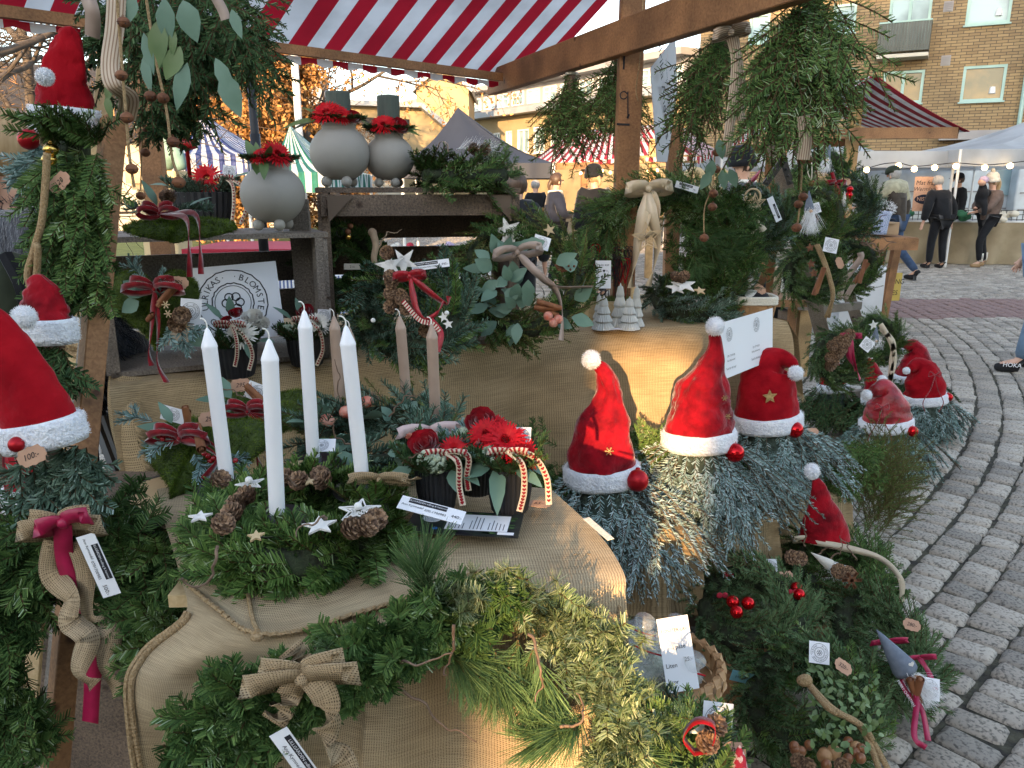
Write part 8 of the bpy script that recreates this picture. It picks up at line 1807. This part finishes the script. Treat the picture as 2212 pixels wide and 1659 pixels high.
M=MB();[M.strip(catmull([W(1902,700+8*i,4.4),W(1925+4*i,740,4.4),W(1932-6*i,780,4.4),W(1918+4*i,835,4.4)],20),.03,[V(1,0,.3)]*21) for i in (0,1)];M.build('ribbon','satin_cream',t,smooth=True);M=MB();star(M,W(1887,702,4.4),.03,(1,0,.2),(0,0,1),.004);M.build('star','star_white',t);M=MB();star(M,W(1876,778,4.4),.03,(1,0,.2),(0,0,1),.004);M.build('star','star_white',t);put_gnome(t,W(1890,735,4.4),.04,'gnome_grey')
# boxes and crates behind the ladder
t=thing('cardboard_parcel','tall cardboard parcel with a paper label behind the ladder','parcel',G(1705,700));M=MB();M.beam(W(1706,633,6.2),W(1706,575,6.2),.22,.2,(0,1,0),.004);M.build('box_body','cardboard',t);paper_tag(t,W(1697,610,6.09),(0,0,1),(-1,0,0),.18,.07,[('FRAKTSEDEL',0,.015,.02),('Torget 9',0,-.015,.02)],matname='linen')
t=thing('wooden_stand','low rough wooden stand under the cardboard parcel','stand',G(1710,712));M=MB();M.beam(W(1690,650,6.2),W(1740,650,6.2),.3,.10);M.build('top_rail','ladder_wood',t)
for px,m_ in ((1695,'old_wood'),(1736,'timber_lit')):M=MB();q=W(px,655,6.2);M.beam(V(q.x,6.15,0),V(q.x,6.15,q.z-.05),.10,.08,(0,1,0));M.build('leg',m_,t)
M=MB();q=W(1668,640,6.6);M.ball(V(q.x,6.6,.42),.3,14,10,(.7,.6,1.35),.1);tag(M.build('black_sack','cloth_black',smooth=True,origin=(q.x,6.6,0)),'big black sack behind the ladder legs','sack')
M=MB();q=W(1828,640,6.9);M.beam(V(q.x-.1,6.9,.42),V(q.x+.27,6.9,.42),.25,.8,(0,0,1),.02);tag(M.build('white_board','white_plastic',origin=(q.x,6.9,0)),'pale white board standing behind the ladder wreaths','board')
M=MB();q=W(1640,560,5.6);M.beam(V(q.x-.3,5.6,.7),V(q.x+.3,5.6,.7),.4,.05);[M.beam(V(q.x+s_*.27,5.6,0),V(q.x+s_*.27,5.6,.68),.05,.05,(0,1,0)) for s_ in (-1,1)];tag(M.build('trestle_table','timber',origin=(q.x,5.6,0)),'small timber trestle behind the blue green wreath','trestle')
M=MB();M.strip(catmull([W(1640,375,3.6),W(1610,405,3.5),W(1578,442,3.4)],12),.05,[V(.5,0,1)]*13);tag(M.build('crimson_ribbon','magenta_ribbon',smooth=True,origin=W(1610,405,3.5)),'crimson ribbon pulled diagonally behind the dark garland','ribbon')

# ---------------------------------------------- bottom left garland
t=thing('fir_garland','thick dark fir garland filling the lower left with jute and red bow','garland',W(150,1250,1.2));F=Fol();k,m_=sp('fir',nl=.0205,n=66,wd=.0026)
def cloudfol(F,pts,n,L,spread,k,tint=.45,D=(0,-.3,-.6),jit=.6,k_=1):
    pts=[W(*p) for p in pts];cc=catmull(pts,60);q=rng.integers(0,61,n);B=np.array([tuple(cc[i]) for i in q])+rng.normal(0,spread,(n,3))*[1,.5,1];F.branch(B,np.array(D)+rng.normal(0,jit,(n,3)),(0,-1,.4),L*(.7+.5*rng.random(n)),k=k_,tint=tint+rng.normal(0,.12,n),**k)
cloudfol(F,[(40,1240,1.18),(90,1160,1.2),(180,1110,1.24),(290,1120,1.26)],120,.10,.022,k)
cloudfol(F,[(250,1130,1.26),(320,1190,1.22),(360,1280,1.18),(380,1330,1.15)],130,.10,.026,k,.5)
cloudfol(F,[(10,1200,1.15),(-10,1350,1.13),(-5,1480,1.12),(0,1620,1.1)],170,.075,.022,k,.4)
cloudfol(F,[(330,1330,1.12),(370,1370,1.1),(380,1395,1.1)],24,.08,.016,k,.6)
cloudfol(F,[(20,1500,1.1),(30,1600,1.1)],30,.07,.015,k,.6);F.build('greenery','fir',t)
M=MB();M.tube(catmull([W(*p) for p in ((-20,1640,1.16),(-15,1400,1.18),(60,1210,1.23),(180,1120,1.28),(300,1150,1.29),(370,1290,1.22))],40),.035,10);M.build('garland_core','wreath_core',t,smooth=True)
M=MB();q=W(140,1140,1.10);bow(M,q,.062,(1,0,.1),(0,.2,1),(0,-1,.3),.030,[],2)
for pts,w_ in (([(118,1170,1.1),(112,1240,1.1),(155,1290,1.08),(150,1340,1.07),(190,1380,1.06),(170,1450,1.05),(206,1480,1.05)],.034),([(165,1170,1.1),(185,1230,1.1),(190,1330,1.09),(240,1370,1.08),(228,1440,1.07),(262,1500,1.06)],.030)):
    cc=catmull([W(*p) for p in pts],48);M.strip(cc,w_,[V(1,.5*math.sin(i*.26),.25*math.sin(i*.2)) for i in range(49)])
M.build('jute_bow','jute_ribbon',t,smooth=True)
M=MB();bow(M,W(140,1128,1.08),.04,(1,0,.3),(0,.2,1),(0,-1,.3),.026,[],1);cc=catmull([W(*p) for p in ((135,1130,1.08),(142,1220,1.1),(175,1310,1.1),(205,1400,1.1),(200,1470,1.1),(195,1560,1.1))],40);M.strip(cc,.027,[V(1,.1*math.sin(i*.3),0) for i in range(41)]);M.build('crimson_bow','magenta_ribbon',t,smooth=True)
paper_tag(t,W(213,1222,1.08),V(.28,0,-1),V(1,.1,.28),.105,.028,[('Ann Kymnedal',-.030,-.004,.0058),('0701700983',.006,-.006,.0064),('500:-',.041,-.004,.009)],bar=(-.035,.002,.025,.0125,'LILLGÅRDEN odling & hantverk',.0048))
M=MB();q=W(300,1320,1.45);M.ball(q,.12,18,12,(1.2,.5,.55),.2,4);tag(M.build('folded_burlap','burlap',smooth=True,origin=q),'bundle of folded burlap behind the lower left garland','cloth')
M=MB();M.beam(V(-1.0,1.7,0),V(-1.0,1.7,.8),.5,.3,(0,1,0));tag(M.build('storage_crate','old_wood',origin=(-1.0,1.7,0)),'dark storage crate in the shade under the table','crate')

# ---------------------------------------------- horseshoe garland on the near table front
t=thing('horseshoe_garland','large horseshoe garland of noble fir and pine on the front cloth, sunlit at right','garland',W(900,1350,.93));F=Fol();k,m_=sp('fir',nl=.0205,n=66,wd=.0025)
A_=[(470,1650,.84),(520,1565,.84),(620,1500,.85),(710,1455,.86),(830,1395,.88),(950,1340,.92),(1050,1295,.96)]
cloudfol(F,A_,230,.044,.015,k,.45,(.25,-.6,.15),.7);cloudfol(F,[(440,1660,.83),(500,1560,.84),(560,1520,.85)],70,.06,.018,k,.5,(-.2,-.6,0),.7);F.build('fir_greenery','fir',t)
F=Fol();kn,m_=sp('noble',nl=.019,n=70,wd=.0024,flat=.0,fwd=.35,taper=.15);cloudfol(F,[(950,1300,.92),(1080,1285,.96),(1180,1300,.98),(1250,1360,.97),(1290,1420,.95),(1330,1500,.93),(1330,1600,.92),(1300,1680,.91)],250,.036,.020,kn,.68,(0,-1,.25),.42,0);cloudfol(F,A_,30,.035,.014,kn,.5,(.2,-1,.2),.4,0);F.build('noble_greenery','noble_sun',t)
F=Fol();kp,m_=sp('pine',nl=.062,n=70,wd=.0013);
for pts,n_,D_ in (([(925,1300,.93),(915,1260,.94)],7,(-.1,-.2,1)),([(1000,1395,.93),(960,1400,.92)],7,(.7,-.3,-.5)),([(1120,1380,.93),(1170,1440,.92),(1200,1480,.92)],14,(-.1,-.3,-1)),([(1260,1560,.9),(1220,1600,.9)],10,(-.6,-.3,.1)),([(1050,1400,.93),(1100,1440,.92)],8,(.2,-.3,-1))):
    cc=catmull([W(*p) for p in pts],20);B=np.array([tuple(cc[i]) for i in rng.integers(0,21,n_)])+rng.normal(0,.005,(n_,3));F.sprigs(B,np.array(D_)+rng.normal(0,.22,(n_,3)),(0,-1,.3),.035,tint=.55,**kp)
F.build('pine_needles','pine',t)
M=MB();M.tube(catmull([W(a,b,c_+.035) for a,b,c_ in A_+[(1180,1310,.985),(1260,1390,.97),(1320,1520,.94),(1320,1680,.92)]],60),.02,10);M.build('garland_core','wreath_core',t,smooth=True)
M=MB();q=W(655,1462,.80);bow(M,q,.066,(1,0,.15),(.1,.2,1),(0,-1,.3),.028,[],2)
for pts in ([(665,1450,.8),(700,1500,.79),(712,1560,.79),(700,1600,.79),(745,1650,.79),(770,1720,.79)],[(640,1470,.8),(610,1530,.8),(590,1560,.8)],[(655,1440,.81),(625,1400,.82)]):
    cc=catmull([W(*p) for p in pts],40);M.strip(cc,.032,[V(math.cos(i*.16)*.8+.5,.3*math.sin(i*.3),.5*math.sin(i*.14)) for i in range(41)])
M.build('jute_bow','jute_ribbon',t,smooth=True)
for px,py,d,L,s_ in ((860,1470,(.5,-.1,-.9),.14,41),(830,1440,(1,0,.6),.13,42),(980,1350,(.4,-.2,-.8),.10,43),(1140,1370,(.7,-.3,-.7),.10,44),(560,1640,(1,-.1,.1),.13,45),(1210,1570,(.9,-.2,.4),.08,46)):M=MB();twigcurl(M,W(px,py,.86),d,L,.0022,seed=s_);M.build('corkscrew_twig','twig',t,smooth=True)
paper_tag(t,W(640,1635,.79),V(.55,0,-1),V(1,.1,.5),.08,.024,[('Ann Kymnedal',0,-.004,.007)],bar=(-.03,.002,.03,.010,'LILLGÅRDEN odling',.0058))
# ---------------------------------------------- lichen basket
c=G(1425,1430,.45);t=thing('lichen_basket','round splint basket holding plastic bags of window lichen','basket',V(c.x,c.y,.28));R=.135;M=MB()
rc=[c+V(R*math.cos(a),R*.92*math.sin(a),0) for a in np.linspace(0,6.283,49)];M.tube(rc,.007,8);
for i in range(26):
    g0=i*2*math.pi/26;P_=lambda g,r_,z:c+V(r_*math.cos(g),r_*.92*math.sin(g),z)
    M.strip([P_(g0,R+.012,-.035),P_(g0+.02,R+.013,-.005),P_(g0+.05,R+.004,.012),P_(g0+.1,R-.008,.004),P_(g0+.13,R-.012,-.03)],.020,[V(-math.sin(g0),math.cos(g0),.25)]*5)
for j in range(5):M.tube([c+V((R-.006*j+.003*math.sin(a*13+j*3.1))*math.cos(a),(R-.006*j+.003*math.sin(a*13+j*3.1))*.92*math.sin(a),-.03-.03*j) for a in np.linspace(0,6.283,97)],.014,4)
M.build('woven_splint','chip_basket',t);M=MB();M.lathe([(.001,0),(R*.8,0)],c-V(0,0,.165),(0,0,1),20);M.build('bottom','chip_basket',t);M=MB();M.lathe([(R*.8,-.17),(R*.75,-c.z+.02),(.01,-c.z+.01)],c,(0,0,1),16);o=M.build('upturned_bucket','old_wood',origin=(c.x,c.y,0));tag(o,'dark upturned bucket under the lichen basket','bucket')
for i,(dx,dy,s_) in enumerate(((-.055,.05,.068),(-.05,-.03,.07),(.02,.06,.058),(.03,-.07,.045))):
    q=c+V(dx,dy,.005);b_=thing('lichen_bag',('bag of grey lichen at the back of the basket','bag of grey lichen nearest the fir garland in the basket','bag of lichen behind the handwritten sign','small crumpled bag at the front of the basket')[i],'plastic bag',q);M=MB();M.ball(q,s_*.8,16,12,(1,1,.75),.25,6);M.build('lichen','lichen_body',b_,smooth=True)
    F=Fol();u=rnd_unit(900);fuzz(F,np.array(q)+u*s_*np.array([.8,.8,.6]),u,.006,.002,.5);F.build('lichen_tufts','lichen',b_)
    M=MB();M.ball(q,s_*1.05,20,14,(1,1,.8),.28,9);tp=q+V(.01,-.02,s_*.8);M.tube(catmull([tp-V(0,0,.02),tp+V(.005,-.01,.01),tp+V(.01,-.02,.04)],8),lambda k_:.012+.02*abs(k_-.35),12);M.build('plastic_film','plastic_bag',b_,smooth=True)
    M=MB();M.tube(catmull([tp+V(-.03,-.01,.02),tp+V(0,-.015,.008),tp+V(.035,-.02,.0)],8),.002,5);M.build('red_tie','bauble_matte',b_)
q=W(1462,1410,1.5);t=thing('price_sign','handwritten white price sign stuck in the lichen basket','sign',q);paper_tag(t,W(1464,1412,1.45),V(1,.25,.02),V(-.04,.5,1),.072,.150,[('FÖNSTER-LAV',0,.048,.0095),('i påse',.005,.014,.013),('Liten',-.018,-.022,.013),('25:-',.022,-.014,.012),('Stor',-.018,-.055,.012)])
# ---------------------------------------------- wreaths on the ground
def gw(name_label,px,py,Z_,rp,kind,count,nrm,tint=.4,L=.10,rr=.40,mix=None,squash=1,**kw):
    c=G(px,py,Z_);R=rp*mpp(c);return (add_wreath('fir_wreath',name_label,c,R*.64,R*rr,nrm,kind,count,L,tint=tint,mix=mix,squash=squash,group='fir wreaths laid out low in front of the stall',**kw)[0],c)
t,c=gw('fir wreath with groups of shiny red baubles resting beside the burlap box',1625,1315,.26,140,'spruce',330,(-.1,-.35,1),.85,.085,n=50,nl=.019)
for i,(px,py,r) in enumerate(((1603,1222,13),(1583,1300,14),(1616,1303,14),(1591,1322,14),(1721,1270,13),(1726,1284,13))):M=MB();q=G(px,py,.33);M.ball(q,r*mpp(q),20,14);M.build('red_bauble','bauble_red',t,smooth=True)
M=MB()
for px,py in ((1560,1290),(1637,1232),(1712,1283),(1573,1245)):
    q=G(px,py,.33)
    for s_ in (-1,1):M.ball(q+V(s_*.008,0,.006),.009,8,6,(1,.3,1.1))
M.build('red_flowers','red_cloth',t);paper_tag(t,G(1662,1225,.33),(1,0,0),(0,.6,1),.05,.05,logo=True);kraft_tag(t,G(1697,1243,.33),(1,0,.1),(0,.6,1),.045,'280:-')
t,c=gw('fir wreath with white plaited ribbon and a bearded gnome behind the red bauble wreath',1805,1240,.22,132,'fir',320,(.05,-.35,1),.4,.085,n=50)
M=MB();[M.strip(catmull([G(1750,1170,.33),G(1820,1180+5*i,.33),G(1900,1205,.32),G(1945,1250,.28),G(1948,1290+10*i,.20)],30),.018,[V(.2,0,1)]*31) for i in (0,1)];bow(M,G(1745,1165,.33),.05,(1,0,0),(0,.3,1),(0,-1,.4),.02);M.build('plaited_ribbon','satin_cream',t,smooth=True)
put_gnome(t,G(1795,1222,.33),.035,'cloth_cream',(-.8,.2,.5),beard=1.4)
for px,py,d,s_ in ((1740,1180,(-.3,0,1),51),(1790,1210,(.4,0,.8),52),(1760,1200,(1,-.2,.2),53),(1850,1210,(-.8,0,.6),54)):M=MB();twigcurl(M,G(px,py,.34),d,.12,.003,seed=s_);M.build('corkscrew_twig','twig',t,smooth=True)
cones(t,[(G(px,py,.33),(0,-1,.6)) for px,py in ((1705,1205),(1722,1208),(1805,1235),(1825,1240))],1.1);M=MB();snow(M,G(1840,1254,.34),.03,.008);M.build('bark_snowflake','rust',t)
t,c=gw('large fir and box wreath with thick jute rope, nuts at its lower edge',1745,1515,.17,160,'spruce',400,(-.12,-.3,1),.8,.085,mix=('fresh',90,.08),n=52,nl=.019,squash=1.15)
M=MB();[M.tube(catmull([G(1740,1470,.30),G(1790+8*i,1530,.29),G(1850+14*i,1560+10*i,.26),G(1880+10*i,1610,.22),G(1900+20*i,1665,.18)],40),.0075,8) for i in (0,1)];M.ball(G(1738,1470,.31),.02,12,9,(1,.7,.8),.2);M.build('jute_rope','jute',t,smooth=True)
for i in range(15):
    q=G(1715+150*random.random(),1600+55*random.random() ,.22+.03*random.random());r=random.choice([.012,.012,.017]);M=MB();M.ball(q,r,14,10,(1,.9,1.1),.12 if r > .015 else .02,20);M.build('nut','nutshell' if r > .015 else 'hazel',t,smooth=True)
cones(t,[(G(px,py,.26),(0,-1,.5)) for px,py in ((1718,1640),(1738,1650),(1812,1650))],.8);paper_tag(t,G(1770,1410,.31),(1,0,-.15),(.1,.6,1),.055,.055,logo=True);kraft_tag(t,G(1822,1440,.30),(1,0,-.7),(.4,.6,.6),.055,'320:-')
M=MB();[leaf(M,G(1740+160*random.random(),1430+190*random.random(),.27),rnd_unit(1)[0],(0,-.5,1),.022,.012) for _ in range(160)];M.build('box_leaves','eucalyptus_green',t,smooth=True)
t,c=gw('tall fir wreath with grey hatted gnome and pink printed ribbons at the cobbles',1905,1395,.18,118,'spruce',360,(.15,-.5,1),.8,.08,n=50,nl=.019,squash=1.35)
q=G(1958,1450,.27);Mg_,d_=decgnome('',q,.062,'',(-.55,.25,.75));g=Mg_.build('gnome_figure','gnome_grey',t,smooth=True)
M=MB();M.ball(q+V(.012,-.035,.0),.012,10,8);M.build('nose','gnome_nose',g,smooth=True);F=Fol();kk=700;P_=np.array(q+V(.01,-.025,-.01))+rng.normal(0,.010,(kk,3));F.add(P_,_n(np.array([.6,-.3,-.6])+rng.normal(0,.3,(kk,3))),.062,.0014,rnd_unit(kk),.8,.3);F.build('beard','fuzz',g);M=MB();heart(M,q+V(-.01,-.035,.045),.008,(.8,0,.5),(-.5,0,.8));M.build('felt_heart','star_white',g)
M=MB()
for pts in ([(1925,1390),(1945,1440),(1955,1490),(1990,1530),(2005,1600)],[(1930,1400),(1965,1460),(1980,1510),(1975,1590),(2000,1615)],[(1985,1420),(2005,1450),(2020,1490)]):M.strip(catmull([G(a,b,.28-.02*i) for i,(a,b) in enumerate(pts)],26),.014,[V(1,0,.25*math.sin(i*.5)) for i in range(27)])
bow(M,G(1918,1385,.29),.05,(1,0,.1),(0,.3,1),(0,-1,.4),.014);bow(M,G(1985,1420,.28),.04,(1,0,.1),(0,.3,1),(0,-1,.4),.014);M.build('printed_ribbon','magenta_ribbon',t,smooth=True)
C_=Card(G(1952,1500,.275)+V(0,-.01,.01),V(.6,-.2,-.9),V(1,0,.5));M=MB();C_.write(M,'MERRY CHRISTMAS',0,0,.009,.001);M.build('ribbon_lettering','white_ink',t)
paper_tag(t,G(2008,1488,.24),(1,0,-.2),(.1,.6,1),.055,.055,logo=True);kraft_tag(t,G(1970,1350,.27),(1,0,-.3),(.1,.6,1),.055,'280:-');cinnamon(t,G(1975,1492,.25),(.3,0,-1),.07,.010,2)
# pine and fir wreath lower middle
t,c=gw('sunlit pine and fir wreath with knitted gnome at the bottom edge',1425,1668,.50,165,'fir',380,(-.1,-.3,1),.6,.075,mix=('noble',150,.06),n=66)
F=Fol();kp,m_=sp('pine',nl=.06,n=70,wd=.0014);B=np.array([tuple(G(px,py,.60)) for px,py in ((1430,1570),(1445,1575),(1400,1590),(1500,1560),(1410,1560),(1300,1600),(1340,1580),(1380,1620))]);F.sprigs(B,rng.normal(0,.5,(8,3))+[0,-.3,.2],(0,-.5,1),.05,tint=.6,**kp);F.build('pine_tufts','pine',t)
M=MB();q=G(1500,1625,.60);M.strip(catmull([q,q+V(-.02,0,.03),q+V(.0,0,.06),q+V(.03,0,.05),q+V(.025,0,.01),q],20),.018,[V(.2,1,0)]*21);M.build('ribbon_loop','red_velvet',t,smooth=True)
M=MB();M.lathe([(.018,0),(.017,.02),(.010,.05),(.001,.068)],G(1594,1690,.52),(0,.1,1),14);M.build('knitted_hat','red_yarn',t,smooth=True)
paper_tag(t,G(1550,1555,.57),(1,0,-.15),(.1,.5,1),.055,.06,logo=True);kraft_tag(t,G(1580,1622,.55),(1,0,0),(.1,.5,1),.05,'430:-');cones(t,[(G(1532,1582,.60),(.5,-.3,1)),(G(1518,1610,.60),(.2,-.6,.8))],.9)
M=MB();star(M,G(1525,1575,.60),.028,(.4,0,1),(1,0,.2),.004);M.build('star','star_bark',t)
M=MB();M.beam(V(c.x,c.y,0),V(c.x,c.y,.42),.30,.30,(0,1,0));tag(M.build('upright_crate','old_wood',origin=(c.x,c.y,0)),'dark upright crate under the sunlit pine wreath','crate')
# loose spruce branches to the right of the gnomes
t=thing('spruce_branches','heap of yellow green spruce branches behind the small red cone hat','branches',G(1880,1120));F=Fol();k,m_=sp('juniper',nl=.016,n=80)
B=np.array([tuple(G(random.uniform(1835,1905),random.uniform(1130,1200),.0)) for _ in range(46)]);B[:,2]=rng.random(46)*.30;F.branch(B,np.stack([rng.normal(.35,.35,46),rng.normal(0,.2,46),.7+.4*rng.random(46)],1),(0,-1,.2),.26,k=3,tint=.42,**k);F.build('greenery','juniper',t)
t=thing('fir_branches','dark fir branches lying behind the two tall hat gnomes','branches',W(1450,960,2.6));F=Fol();k,m_=sp('fir',nl=.018)
for x0,x1,y0,y1,Y_,D_,tt in ((1380,1470,930,1000,2.52,(-.6,-.3,.1),.6),(1560,1610,950,1040,2.6,(.2,-.4,-.8),.3),(1740,1850,940,1040,2.85,(.5,-.4,-.3),.5),(1180,1240,960,1100,2.3,(-.5,-.4,-.6),.35),(1400,1480,1000,1080,2.45,(.1,-.4,-.9),.4)):
    B=np.array([tuple(W(random.uniform(x0,x1),random.uniform(y0,y1),Y_)) for _ in range(22)]);F.branch(B,np.array(D_)+rng.normal(0,.35,(22,3)),(0,-1,.3),.13,k=2,tint=tt,**k)
F.build('greenery','fir',t)
